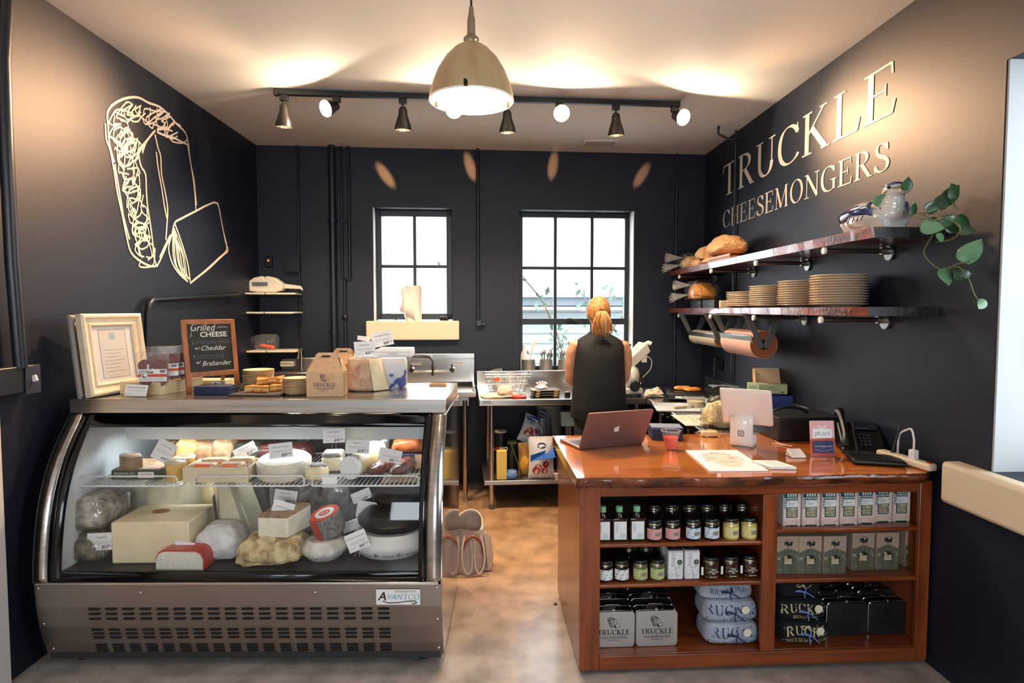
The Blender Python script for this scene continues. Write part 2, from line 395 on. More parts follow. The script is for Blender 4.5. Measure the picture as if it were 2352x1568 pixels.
# ================================================================== THE ROOM
FLOORM = mat('stained_concrete', (186, 150, 118), .24, spec=.5, c2=(160, 112, 68), sc=(1.1, .55, 1), bump=.03, bsc=14, detail=8, ramp=(.38, .62))
def _floor_extra():
    # worn; daylight grey painted in at the front, lamplight brown behind; pale paint specks
    nt = FLOORM.node_tree; N, L = nt.nodes, nt.links; b = N['Principled BSDF']
    src = b.inputs['Base Color'].links[0].from_socket
    tc = N.new('ShaderNodeTexCoord'); sp = N.new('ShaderNodeSeparateXYZ'); L.new(tc.outputs['Object'], sp.inputs[0])
    nz = N.new('ShaderNodeTexNoise'); nz.inputs['Scale'].default_value = 1.6; nz.inputs['Detail'].default_value = 6; L.new(tc.outputs['Object'], nz.inputs['Vector'])
    ad = N.new('ShaderNodeMath'); ad.operation = 'MULTIPLY_ADD'; L.new(nz.outputs[0], ad.inputs[0]); ad.inputs[1].default_value = 1.3; L.new(sp.outputs[1], ad.inputs[2])
    mr = N.new('ShaderNodeMapRange'); mr.inputs[1].default_value = 3.3; mr.inputs[2].default_value = 4.3; L.new(ad.outputs[0], mr.inputs[0])
    mx = N.new('ShaderNodeMix'); mx.data_type = 'RGBA'; L.new(mr.outputs[0], mx.inputs[0]); mx.inputs[6].default_value = rgb((178, 166, 158)); L.new(src, mx.inputs[7])
    m3 = N.new('ShaderNodeMix'); m3.data_type = 'RGBA'; m3.inputs[0].default_value = 1
    n3 = N.new('ShaderNodeTexNoise'); n3.inputs['Scale'].default_value = 7; n3.inputs['Detail'].default_value = 9; L.new(tc.outputs['Object'], n3.inputs['Vector'])
    r3 = N.new('ShaderNodeValToRGB'); r3.color_ramp.elements[0].position = .3; r3.color_ramp.elements[0].color = (.62, .62, .62, 1); r3.color_ramp.elements[1].position = .62; r3.color_ramp.elements[1].color = (1.1, 1.1, 1.1, 1)
    L.new(n3.outputs[0], r3.inputs[0]); m3.blend_type = 'MULTIPLY'; L.new(mx.outputs[2], m3.inputs[6]); L.new(r3.outputs[0], m3.inputs[7])
    vo = N.new('ShaderNodeTexVoronoi'); vo.inputs['Scale'].default_value = 9; L.new(tc.outputs['Object'], vo.inputs['Vector'])
    lt = N.new('ShaderNodeMath'); lt.operation = 'LESS_THAN'; lt.inputs[1].default_value = .035; L.new(vo.outputs['Distance'], lt.inputs[0])
    m4 = N.new('ShaderNodeMix'); m4.data_type = 'RGBA'; L.new(lt.outputs[0], m4.inputs[0]); L.new(m3.outputs[2], m4.inputs[6]); m4.inputs[7].default_value = rgb((222, 212, 200))
    L.new(m4.outputs[2], b.inputs['Base Color'])
_floor_extra()
struct(MB().box(((XL + XR) / 2, 1.1, -.05), (XR - XL + 1.2, 9.8, .1)).build('floor', FLOORM, smooth=0))
struct(MB().box(((XL + XR) / 2, 1.1, ZC + .05), (XR - XL + 1.2, 9.8, .1)).build('ceiling', CEIL, smooth=0))
struct(MB().box((XL - .1, 4.15, 1.5), (.2, 3.2, 3)).build('wall_left', NAVY, smooth=0))
struct(MB().box((XL - .1, -.6, 1.5), (.2, 6.28, 3)).box((XL + .012, 2.49, 1.5), (.03, .11, 3)).build('wall_left_shop', mat('shop_wall_paint', (206, 204, 200), .6), smooth=0))
# back wall with two window openings
BN = V((-.0547, 1, 0)).normalized(); BO = V((0, 5.519, 0)); BU = V((1, .0547, 0)).normalized()
def PB(px, py, off=0.0):
    """u along the back wall and height, where the line of sight meets the plane OFF in front of the wall"""
    d = ray(px, py); o = BO - BN * off; t = (o - CAMP).dot(BN) / d.dot(BN); p = CAMP + d * t; return (p - BO).dot(BU), p.z
TB = frame(BO, BU, (0, 0, 1))                                # local: x along wall, y up, z into the room
def bpt(u, z, off=0): return TB @ V((u, z, off))
w1 = (PB(856, 475)[0], PB(1038, 475)[0], PB(862, 737)[1], PB(950, 477)[1])
w2 = (PB(1193, 480)[0], PB(1457, 480)[0], 1.0, PB(1330, 483)[1])
uL, uR = PB(588, 500)[0] - .02, PB(1617, 500)[0] + .06
mb = MB(); D = .26
def panel(u0, u1, z0, z1): mb.box(((u0 + u1) / 2, (z0 + z1) / 2, -D / 2), (u1 - u0, z1 - z0, D), T=TB)
panel(uL - .2, w1[0], 0, 3); panel(w1[1], w2[0], 0, 3); panel(w2[1], uR + .3, 0, 3)
panel(w1[0], w1[1], 0, w1[2]); panel(w1[0], w1[1], w1[3], 3); panel(w2[0], w2[1], 0, w2[2]); panel(w2[0], w2[1], w2[3], 3)
struct(mb.build('wall_back', NAVY, smooth=0))
# right wall with the window opening
Y1, Y0, ZS, ZT = 2.30, .85, .95, 2.52
mb = MB()
for (a, b, c, d) in [(Y1, 5.75, 0, 3), (YF, Y0, 0, 3), (Y0, Y1, 0, ZS), (Y0, Y1, ZT, 3)]:
    mb.box((XR + .17, (a + b) / 2, (c + d) / 2), (.34, b - a, d - c))
struct(mb.build('wall_right', NAVY, smooth=0))
# shop front behind the camera: white wall round a wide window
mb = MB(); xm = (XL + XR) / 2
mb.box((xm, YF - .1, .53), (4.4, .2, 1.06)).box((xm, YF - .1, 2.73), (4.4, .2, .56)).box((-1.95, YF - .1, 1.75), (.3, .2, 1.4)).box((-.2, YF - .1, 1.75), (.6, .2, 1.4)).box((1.68, YF - .1, 1.75), (.56, .2, 1.4))
struct(mb.build('wall_front', mat('front_wall_paint', (132, 108, 88), .6), smooth=0))
def window(name, u0, u1, z0, z1, T, cols, rows, fr=.045, mun=.014, depth=.05, rail=None):
    """cols / rows: positions of the muntins; one pane part per light"""
    m = MB(); o = bpy.data.objects.new(name, None); COL.objects.link(o); o['kind'] = 'structure'
    for (a, b, c, d) in [(u0, u0 + fr, z0, z1), (u1 - fr, u1, z0, z1), (u0, u1, z1 - fr, z1), (u0, u1, z0, z0 + fr)]:
        m.box(((a + b) / 2, (c + d) / 2, 0), (b - a, d - c, depth), T=T)
    m.build('window_frame', WFRAME, o, bev=.004)
    for x in cols: MB().box((x, (z0 + z1) / 2, 0), (mun * 2, z1 - z0 - fr, depth * .7), T=T).build('muntin', WFRAME, o, bev=.004)
    for y in rows:
        h = mun * 2 if y != rail else .055
        MB().box(((u0 + u1) / 2, y, .004 if y == rail else 0), (u1 - u0 - fr, h, depth * (.7 if y != rail else 1.1)), T=T).build('muntin' if y != rail else 'transom', WFRAME, o, bev=.004)
    X = [u0 + fr] + list(cols) + [u1 - fr]; Z = [z0 + fr] + sorted(rows) + [z1 - fr]
    for i in range(len(X) - 1):
        for j in range(len(Z) - 1):
            MB().box(((X[i] + X[i + 1]) / 2, (Z[j] + Z[j + 1]) / 2, -.008), (X[i + 1] - X[i], Z[j + 1] - Z[j], .004), T=T).build('pane', GLASS, o, smooth=0)
    return o
dW = -.17; TW = TB @ M4.Translation(V((0, 0, dW)))
window('window_1', w1[0], w1[1], w1[2] + .01, w1[3], TW, [PB(953, 600, dW)[0]], [PB(953, 612, dW)[1]], fr=.055)
window('window_2', w2[0], w2[1], w2[2] + .01, w2[3], TW, [PB(1275, 600, dW)[0], PB(1359, 600, dW)[0]], [PB(1330, 616, dW)[1], PB(1330, 738, dW)[1]], fr=.045, rail=PB(1330, 738, dW)[1])
# crank latch on the tall window's transom
o = bpy.data.objects['window_2']; u, z = PB(1308, 735, -.13)
MB().box((u, z, -.12), (.05, .035, .04), T=TB).box((u + .07, z - .012, -.10), (.14, .016, .014), T=TB, rz=-.25).build('window_latch', BLACKM, o, bev=.003)
TR_ = frame((XR + .25, 0, 0), (0, -1, 0), (0, 0, 1))
window('window_3', -Y1, -Y0, ZS, ZT, TR_, [-1.8, -1.3], [1.5, 2.05], fr=.05)
mb = MB()
for x in (w1[0] + .002, w2[1] - .002): mb.box((x, ((w1 if x < 0 else w2)[2] + (w1 if x < 0 else w2)[3]) / 2, -.085), (.006, (w1 if x < 0 else w2)[3] - (w1 if x < 0 else w2)[2], .165), T=TB)
struct(mb.build('trim_1', WHITE, smooth=0))
struct(MB().box((XR + .175, Y1 - .004, (ZS + ZT) / 2), (.338, .012, ZT - ZS)).build('trim_2', mat('jamb_paint', (196, 200, 202), .6), smooth=0))
struct(MB().box((XR + .15, (Y0 + 2.43) / 2, .862), (.43, 2.43 - Y0 + .1, .175)).build('window_sill_3', CREAM, bev=.02, bseg=3))
ua, za = PB(840, 737, .06); ub, zb = PB(1055, 781, .06)
struct(MB().box(((ua + ub) / 2, (za + zb) / 2, -.055), (ub - ua, za - zb, .23), T=TB).build('window_sill_1', CREAM, bev=.012, bseg=3))
struct(MB().box(((w2[0] + w2[1]) / 2, .985, -.08), (w2[1] - w2[0], .03, .17), T=TB).build('window_sill_2', WHITE, bev=.004))
# outside: the neighbour's clapboard house, its ground and branches
out = struct(MB().box((0, 12, -.6), (40, 13, .2)).build('ground_outside', mat('outside_ground', (150, 156, 140), .9), smooth=0))
hs = thing('house', 'pale clapboard house seen through the tall window', 'house', (3.65, 9.2, -.42))
SID = mat('pale_siding', (214, 222, 226), .7); ROOFM = mat('roof_shingle', (150, 160, 170), .8)
MB().box((0, 1.6, 1.0), (7, 3, 2.0)).build('wall', WHITE, hs, smooth=0)
b0 = MB().hexa([(-3.5, -.02, 0), (3.5, -.02, 0), (3.5, .1, 0), (-3.5, .1, 0), (-3.5, .03, .15), (3.5, .03, .15), (3.5, .1, .15), (-3.5, .1, .15)]).build('board', SID, hs, smooth=0)
for k in range(1, 13):
    c = b0.copy(); COL.objects.link(c); c.parent = hs; c.location = (0, 0, .15 * k)
MB().box((0, 1.4, 2.12), (7.4, 3.5, .12)).hexa([(-3.7, -.4, 2.18), (3.7, -.4, 2.18), (3.7, 3.4, 2.18), (-3.7, 3.4, 2.18), (-3.7, 1.3, 2.5), (3.7, 1.3, 2.5), (3.7, 1.7, 2.5), (-3.7, 1.7, 2.5)]).build('roof', ROOFM, hs, smooth=0)
MB().box((-1.5, -.03, 1.1), (.5, .08, .9)).build('window', mat('house_window', (180, 196, 206), .2), hs)
LEAFO = mat('outside_leaf', (116, 150, 128), .6, c2=(150, 180, 160), sc=(20, 20, 20))
def bush(x, y, n, seed, spread, label):
    t = thing('shrub', label, 'shrub', (x, y, 0)); r = random.Random(seed); st = MB(); lf = MB()
    for k in range(n):
        p = V((0, 0, 0)); d = V((r.uniform(-.5, .5), r.uniform(-.3, .3), 1)); pts = [p.copy()]
        for q in range(9):
            d += V((r.uniform(-.3, .3), r.uniform(-.2, .2), r.uniform(-.1, .1))); p = p + d.normalized() * spread / 8; pts.append(p.copy())
            if q > 2:
                for z in range(3):
                    a = r.uniform(0, 6.3); s_ = r.uniform(.03, .06); c = p + V((r.uniform(-.1, .1), r.uniform(-.1, .1), r.uniform(-.1, .1)))
                    u_ = V((math.cos(a), .3, math.sin(a))) * s_; v_ = V((-math.sin(a), .4, math.cos(a))) * s_ * .5
                    lf.add([c - u_, c + v_, c + u_, c - v_], [(0, 1, 2, 3)])
        st.tube(pts, .008, n=4)
    st.build('stem', mat('outside_bark', (140, 130, 120), .8), t); f = lf.build('foliage', LEAFO, t, smooth=0); f['kind'] = 'stuff'
bush(.85, 7.0, 6, 3, 2.4, 'leafy shrub outside behind the tall window, nearest its edge by the wall pipe')
bush(1.5, 7.8, 8, 8, 1.7, 'low leafy shrub outside in front of the clapboard house')
# ================================================================== PIPES, BOXES, VENT ON THE WALLS
PIPEM = mat('navy_pipe_paint', (24, 28, 38), .35)
def vpipe(px, y0, y1, r, label, elbow=None, extra=None):
    off = r + .012; u, _ = PB(px, 600, off); z0 = PB(px, y1, off)[1]; z1 = ZC if y0 is None else PB(px, y0, off)[1]
    t = thing('wall_pipe', label, 'pipe', bpt(u, z0, off)); L = z1 - z0
    pts = [(0, 0, 0), (0, 0, L)]
    if elbow: ez = PB(px, elbow[0], off)[1] - z0; eu = PB(elbow[1], 600, off)[0] - u; pts = [(0, 0, 0), (0, 0, ez - .02), (0, 0, ez), (eu, 0, ez), (eu, 0, ez + .02), (eu, 0, L)]
    MB().tube(pts, r, n=12).build('pipe', PIPEM, t)
    for k in (.25, .7):
        MB().tube([(0, 0, L * k - .012), (0, 0, L * k + .012)], r * 1.35, n=12).build('clamp', PIPEM, t)
    return t
vpipe(765, None, 905, .030, 'thick dark vertical pipe on the back wall, left of the small window')
t = vpipe(791, None, 905, .012, 'thin dark conduit with a sideways jog beside the thick pipe', elbow=(640, 803))
MB().ball((0, -.005, PB(795, 728)[1] - t.location.z), (.05, .05, .06)).build('valve', PIPEM, t)
vpipe(786, None, 640, .010, 'thinnest dark conduit ending beside the jogged conduit')
vpipe(1098, None, 742, .016, 'dark conduit running from the ceiling down between the two back windows')
vpipe(687, None, 790, .009, 'thin dark conduit over the corner shelves with a square junction box')
vpipe(1552, None, 905, .010, 'thin dark conduit on the back wall, right of the tall window')
u, z = PB(672, 605, .03); t = thing('junction_box', 'dark square junction box on the back wall above the corner shelves', 'electrical box', bpt(u, z, .03))
MB().box((0, 0, 0), (.13, .05, .14)).build('box', PIPEM, t, bev=.006); MB().box((0, -.028, 0), (.14, .006, .15)).build('cover', PIPEM, t, bev=.003)
u, z = PB(617, 601, .03); t = thing('sensor', 'small dark sensor with a glowing red light in the back corner', 'sensor', bpt(u, z, .02))
MB().box((0, 0, 0), (.06, .03, .09)).build('case', BLACKM, t, bev=.006); MB().ball((0, -.018, .01), (.016, .012, .016)).build('indicator_lamp', mat('red_led', (255, 70, 40), emis=6), t)
u, z = PB(1100, 742, .03); t = thing('conduit_elbow', 'small fitting ending the conduit between the two back windows', 'fitting', bpt(u, z, .03))
MB().box((0.0, 0, 0), (.05, .05, .05)).cyl((.035, 0, -.01), .016, .04, axis='x').build('fitting', PIPEM, t, bev=.005)
# left wall conduit with the bend
a = PX(335, 872, XL + .03); b = PX(338, 700, XL + .03); c = PX(548, 676, XL + .03)
o = MB().tube([a, (XL + .03, b.y - .0, b.z - .05), (XL + .03, b.y + .015, b.z + .0), (XL + .03, b.y + .06, b.z + .03), (XL + .03, b.y + .12, b.z + .035), c], .017, n=12).build('wall_conduit', PIPEM)
tag(o, 'dark bent conduit on the left wall behind the framed certificates', 'pipe')
a = PX(0, 110, XL + .04); b = PX(20, 600, XL + .04); c = PX(42, 845, XL + .04)
o = MB().tube([(XL + .05, a.y + .07, ZC), (XL + .05, a.y + .03, ZC - .14), (XL + .05, a.y + .0, a.z - .05), (XL + .05, b.y, b.z + .5), (XL + .05, b.y + .005, b.z), (XL + .05, c.y, c.z)], .026, n=12).build('switch_conduit', PIPEM)
tag(o, 'thick dark conduit running down the left wall into the switch box', 'pipe')
c = PX(45, 870, XL + .03); t = thing('light_switch', 'dark two-part switch box on the left wall with a white toggle', 'light switch', (XL + .03, c.y, c.z))
MB().box((0, -.05, 0), (.06, .22, .115)).build('box', PIPEM, t, bev=.006)
MB().box((.034, .03, -.005), (.008, .085, .125)).build('cover_plate', mat('switch_cover', (44, 48, 60), .35), t, bev=.006)
MB().box((.045, .025, .0), (.02, .011, .028), ry=-.3).build('toggle', WHITE, t, bev=.002)
# hook-like conduit near the ceiling at the right, outlets
a = PX(1690, 330, XR - .02)
o = MB().tube([(XR - .02, a.y, ZC), (XR - .02, a.y, 1.0)], .009, n=8).build('wall_conduit', PIPEM); tag(o, 'thin dark conduit running down the right wall through the painted shop name', 'pipe')
a = PX(1668, 296, XR - .14); b = PX(1676, 318, XR - .03)
o = MB().tube([(XR - .20, a.y, ZC), (XR - .2, a.y, ZC - .06), (XR - .12, a.y, ZC - .10), (XR, a.y, ZC - .10)], .01, n=8).build('ceiling_hook', BLACKM); tag(o, 'short black bent conduit where the ceiling meets the right wall', 'pipe')
a = PZ(1342, 318, ZC); b = PZ(1412, 333, ZC); t = thing('ceiling_vent', 'white louvred air vent in the ceiling near the back wall', 'vent', (PZ(1378, 326, ZC).x, PZ(1378, 326, ZC).y, ZC))
MB().box((0, 0, -.006), (.30, .17, .012)).build('frame', WHITE, t, bev=.004)
sl = MB().box((0, 0, 0), (.25, .006, .010), rx=.5).build('slat', mat('vent_slat', (150, 146, 140), .6), t, loc=(0, -.05, -.016))
for k in range(1, 7): q = sl.copy(); COL.objects.link(q); q.parent = t; q.location = (0, -.05 + k * .0165, -.016)
# ================================================================== TRACK LIGHTS
A = PZ(633, 212, 2.975); Bq = PZ(1558, 240, 2.975)
ux = (Bq - A).normalized(); LT = (Bq - A).length
tr = thing('light_track', 'long black ceiling track that carries eight lamp heads', 'light track', A, math.atan2(ux.y, ux.x))
MB().box((LT / 2, 0, 0), (LT, .036, .034)).build('rail', BLACKM, tr, bev=.003)
for x in (.0, LT): MB().box((x, 0, -.001), (.02, .042, .04)).build('end_cap', BLACKM, tr, bev=.003)
MB().box((LT / 2, 0, .008), (.12, .07, .03)).build('feed_box', BLACKM, tr, bev=.003)
BULB = mat('lit_bulb', (255, 226, 180), emis=40); CANIN = mat('reflector', (230, 220, 200), .2, 1)
PXH = [652, 773, 925, 1046, 1165, 1285, 1415, 1550]
wherel = ['at the end of the track above the corner shelves', 'next to the end head, facing the room', 'third along the track, aimed down', 'half behind the pendant shade, facing the room', 'just past the pendant shade, aimed down', 'facing the room, nearest the ceiling vent', 'below the ceiling vent, aimed down', 'at the end of the track by the painted shop name']
CANM = mat('lamp_can', (30, 24, 20), .4)
for i, px in enumerate(PXH):
    t_ = (PZ(px, 212 + (px - 633) * .03, 2.975) - A).dot(ux); p = A + ux * t_; fwd = i % 2
    h = thing('track_lamp', ('bright bulb head ' if fwd else 'black bell-shaped lamp head ') + wherel[i], 'spotlight', (p.x, p.y, 2.955), group='lamp heads on the ceiling track')
    MB().box((0, 0, -.015), (.05, .034, .035)).build('adapter', BLACKM, h, bev=.003)
    piv = V((0, 0, -.055))
    MB().cyl((0, 0, -.045), .007, .05).cyl((0, 0, -.06), .012, .035, axis='x').build('stem', BLACKM, h)
    d = (V(AIM[i]) - (p + V((0, 0, -.12)))).normalized() if fwd else V(((i - 3) * .015, .12, -1)).normalized()
    q = d.to_track_quat('-Z', 'Y').to_matrix().to_4x4()
    L0 = M4.Translation(piv + d * .015) @ q
    prof = [(.012, .02), (.02, .018), (.028, 0), (.03, -.03), (.04, -.06), (.052, -.095), (.056, -.125)]
    if fwd: prof = [(.012, .02), (.026, .015), (.034, -.02), (.045, -.05), (.056, -.085)]
    can = MB().lathe(prof, 24, CANM, L0, caps=False).lathe([(r_ * .93, z_) for r_, z_ in prof], 24, CANIN, L0, caps=False).build('lamp_shade', None, h)
    zb_ = prof[-1][1]
    bz = MB().lathe([(.001, zb_ + .012 + (-.016 if fwd else 0)), (.025, zb_ + .014 + (-.014 if fwd else 0)), (.047, zb_ + .022)], 20, None, L0, caps=False).build('bulb', BULB, h)
    lp = p + V((0, 0, -.02)) + piv + d * (.015 - zb_ + .02)
    if fwd:
        light('SPOT', 'track_spot_wide', lp, 31, WARM, lp + d, size=.05, cone=172, blend=.12)
        light('SPOT', 'track_spot_beam', lp, {1: 270, 7: 200}.get(i, 60), (1, .56, .30), lp + d, size=.04, cone=84, blend=1)
    else:
        light('SPOT', 'track_spot_down', lp, 105, WARM, lp + d, size=.035, cone=125, blend=.7)
# added spots behind the room-facing heads cast long warm patches on the back wall
for i, (qx, qy) in zip((1, 3, 5, 7), [(885, 402), (1080, 382), (1270, 380), (1474, 402)]):
    t_ = (PZ(PXH[i], 212 + (PXH[i] - 633) * .03, 2.975) - A).dot(ux); p = A + ux * t_ + V((0, .05, -.075))
    u, z = PB(qx, qy, 0); lo = light('SPOT', 'added_patch_spot', p, 260, (1, .46, .18), bpt(u, z), size=.012, cone=13, blend=.8); lo.rotation_euler = (lo.rotation_euler.to_matrix() @ Euler((0, 0, {1: .62, 3: .3, 5: -.15, 7: -.55}[i])).to_matrix()).to_euler(); lo.scale = (.34, 1, 1)
# pendant
PPX, PPY, PR = 1083, 234, .17
pc = PY(PPX, PPY, 2.5); PD = pc.z
pd = thing('pendant_lamp', 'brushed metal dome pendant lamp hanging in front of the light track', 'pendant lamp', pc)
BR = mat('brushed_brass_steel', (214, 192, 152), .42, .75, c2=(196, 172, 130), sc=(14, 14, 1))
dome = [(.026, .232), (.035, .228), (.07, .205), (.105, .168), (.135, .12), (.155, .07), (.167, .03), (.17, .0)]
MB().lathe(dome, 48, None, caps=False).build('shade', BR, pd, smooth=60)
MB().lathe([(r_ - .004, z_ - .003 if z_ > .01 else z_) for r_, z_ in dome], 48, caps=False).lathe([(.166, 0), (.1705, 0), (.1705, .006)], 48, caps=False).build('shade_lining', mat('lit_white_lining', (250, 242, 228), .35), pd)
MB().lathe([(.03, .228), (.034, .236), (.03, .25), (.017, .262), (.016, .32), (.011, .345), (.009, .37)], 24).build('neck', mat('neck_metal', (168, 156, 132), .35, 1), pd)
MB().cyl((0, 0, (ZC - PD + .36) / 2), .0045, ZC - PD - .36).build('cord', BLACK, pd)
for a in (25, 155, 265):
    R = M4.Rotation(math.radians(a), 4, 'Z')
    MB().box((.168, 0, .012), (.018, .014, .02), T=R).cyl((.178, 0, .018), .006, .02, T=R, axis='x').build('clip', mat('clip_metal', (60, 40, 26), .4, 1), pd)
MB().ball((0, 0, .075), (.1, .1, .13)).build('bulb', mat('pendant_bulb', (255, 232, 196), emis=22), pd)
light('POINT', 'pendant_light', pc + V((0, 0, .02)), 34, (1, .82, .6), size=.05)
# ================================================================== WALL PAINTING AND LETTERING
TLW = frame((XL + .002, 0, 0), (0, 1, 0), (0, 0, 1))          # left wall: x runs to the back
o = thing('cheese_drawing', 'large cream line drawing of a cheese wheel and wedge painted on the left wall', 'mural', (XL + .002, 0, 0))
mb = MB()
for i, l in enumerate(SK):
    # the sketch units map through the wall's own perspective to its true, nearly round shape
    pts = []
    for p in smooth_line(l, 3):
        px, py = p[0] * 285 + 240, 650 - p[1] * 285; w_ = PX(px, py, XL); pts.append((w_.y, w_.z))
    line(mb, pts, .0135 if i < 24 else .0095, None, M4.Translation(V((-(XL + .002), 0, 0))) @ TLW, thick=.001 + i * 5e-6)
mb.build('paint_lines', LETTER, o, smooth=0)
sg = thing('shop_name', 'cream capitals reading TRUCKLE CHEESEMONGERS painted on the right wall', 'wall lettering', (XR - .002, 0, 0))
def wall_word(word, x0, x1, yb0, yb1, yt0, yt1):
    """spell WORD on the right wall between two lines of sight, at one baseline and cap height"""
    a = PX(x0, yb0, XR); b = PX(x1, yb1, XR); zb_ = (a.z + b.z) / 2; zt = (PX(x0, yt0, XR).z + PX(x1, yt1, XR).z) / 2; h = zt - zb_
    sp = .1; adv = sum(G[c][1] + sp for c in word) - sp; wx = (a.y - b.y) / (adv * h); x = 0
    for c in word:
        T = M4.Translation(V((-(XR - .002), 0, 0))) @ frame((XR - .002, a.y - x * h * wx, zb_), (0, -1, 0), (0, 0, 1))
        m = MB(); roman(m, c, h, None, T, cx=False, wx=wx, thick=.001); m.build('letter', LETTER, sg, smooth=0); x += G[c][1] + sp
wall_word('TRUCKLE', 1661, 2058, 455, 252, 378, 146)
wall_word('CHEESEMONGERS', 1661, 2043, 523, 392, 482, 328)
# ================================================================== REFRIGERATED CASE
CW = 1.745; CR = math.radians(-1.3)
CT = M4.Translation(V((-1.107, 2.615, 0))) @ M4.Rotation(CR, 4, 'Z')
case = thing('display_case', 'stainless refrigerated display case with a curved glass front', 'display case', CT.translation, CR)
gp = [(-.02, .415), (-.017, .48), (-.008, .56), (.008, .66), (.03, .75), (.065, .845), (.108, .93), (.16, 1.005), (.205, 1.06), (.235, 1.10)]
def cub(P, n=4):
    return [tuple(v) for v in smooth_line(P, n)]
GP = cub(gp, 3)
bp = [(-.02, .40), (-.014, .30), (.0, .205), (.022, .12), (.045, .055)]
W2 = CW / 2
m = MB()                                                    # base front, folded in four bands
m.grid(lambda u, v: (W2 * (2 * u - 1), bp[min(int(round(v * 4)), 4)][0], bp[min(int(round(v * 4)), 4)][1]), 1, 4)
m.build('front_panel', STEEL2, case, smooth=0, solid=.004)
MB().box((0, -.018, .408), (CW - .02, .034, .014)).build('ledge', STEEL, case, bev=.003)
MB().box((0, .44, .22), (CW - .02, .80, .36)).box((0, .42, .40), (CW - .02, .80, .02)).build('base_body', mat('case_base_dark', (40, 40, 42), .5), case)
for x in (-W2 + .1, W2 - .1):
    for y in (.12, .78): MB().cyl((x, y, .022), .025, .044).build('foot', BLACK, case)
def side_prof(inset=0): return [(y + inset, z) for y, z in GP]
def endpanel(x0, x1, mm, prof, back=.86, z0=.06, name='side_panel'):
    poly = [(y, z) for y, z in prof] + [(back, prof[-1][1]), (back, z0), (.06 if z0 < .2 else prof[0][0], z0)]
    n = len(poly); a = [(x0, p[0], p[1]) for p in poly] + [(x1, p[0], p[1]) for p in poly]
    return MB().add(a, [tuple(range(n)), tuple(range(2 * n - 1, n - 1, -1))] + [(i, (i + 1) % n, n + (i + 1) % n, n + i) for i in range(n)]).build(name, mm, case, smooth=30)
full = [(bp[k][0], bp[k][1]) for k in (4, 3, 2, 1, 0)] + [(y - .006, z) for y, z in GP]
endpanel(-W2 - .004, -W2 + .002, STEEL2, full); endpanel(W2 - .002, W2 + .004, mat('mirror_steel', (190, 186, 182), .09, 1), full)
LINER = mat('white_liner', (214, 222, 226), .45)
endpanel(-W2 + .075, -W2 + .08, LINER, side_prof(.012), z0=.43, name='liner_panel'); endpanel(W2 - .08, W2 - .075, LINER, side_prof(.012), z0=.43, name='liner_panel')
def band(x0, x1, off, mm, name, pr=GP, th=.004):
    m = MB(); n = len(pr) - 1
    m.grid(lambda u, v: (x0 + (x1 - x0) * u, pr[int(round(v * n))][0] - off, pr[int(round(v * n))][1]), 1, n)
    return m.build(name, mm, case, smooth=60, solid=th)
for a, b in ((-W2, -W2 + .058), (W2 - .062, W2)): band(a, b, .008, STEEL, 'edge_trim', th=.01)
GBLK = mat('black_glass_border', (6, 6, 8), .12)
for a, b in ((-W2 + .058, -W2 + .115), (W2 - .098, W2 - .062)): band(a, b, .002, GBLK, 'glass_border')
band(-W2 + .115, W2 - .098, .002, GBLK, 'glass_border', GP[-5:]); band(-W2 + .115, W2 - .098, .002, GBLK, 'glass_border', GP[:3])
m = MB(); n = len(GP) - 1
m.grid(lambda u, v: (-W2 + .1 + (CW - .19) * u, GP[int(round(v * n))][0] + .003, GP[int(round(v * n))][1]), 4, n)
m.build('curved_glass', GLASS, case, smooth=80)
MB().box((0, .545, 1.1325), (CW + .0, .64, .065)).build('top_slab', STEEL, case, bev=.003)
MB().box((0, .86, .76), (CW - .16, .02, .66)).build('rear_doors', mat('rear_door', (44, 42, 44), .3), case)
for x in (-W2 + .12, -.02, .02, W2 - .12): MB().box((x, .845, .76), (.03, .02, .66)).build('door_stile', mat('door_stile', (150, 150, 150), .3, 1), case)
MB().box((0, .43, .428), (CW - .16, .80, .02)).build('deck', mat('deck_plate', (18, 18, 20), .5), case)
MB().hexa([(-W2 + .18, .355, .95), (W2 - .10, .355, .95), (W2 - .1, .362, .95), (-W2 + .18, .362, .95), (-W2 + .18, .335, 1.02), (W2 - .1, .335, 1.02), (W2 - .1, .345, 1.02), (-W2 + .18, .345, 1.02)]).box((.04, .39, 1.02), (CW - .28, .11, .006)).build('canopy_housing', mat('canopy_white', (196, 204, 206), .5), case)
MB().cyl((0, .40, .985), .013, CW - .5, axis='x').build('lamp_tube', mat('case_tube', (226, 240, 250), emis=2), case)
lc = light('AREA', 'case_light', CT @ V((0, .40, .968)), 5.5, (.86, .94, 1), CT @ V((0, .33, .5)), CW - .4, .05); lc.rotation_euler = (0, 0, CR)
for k, x in enumerate((-W2 + .22, -.22, W2 - .14)): MB().box((x, .30, 1.065), (.035, .02, .055)).build('bracket', mat('clear_bracket', (150, 156, 158), .4), case, bev=.002)
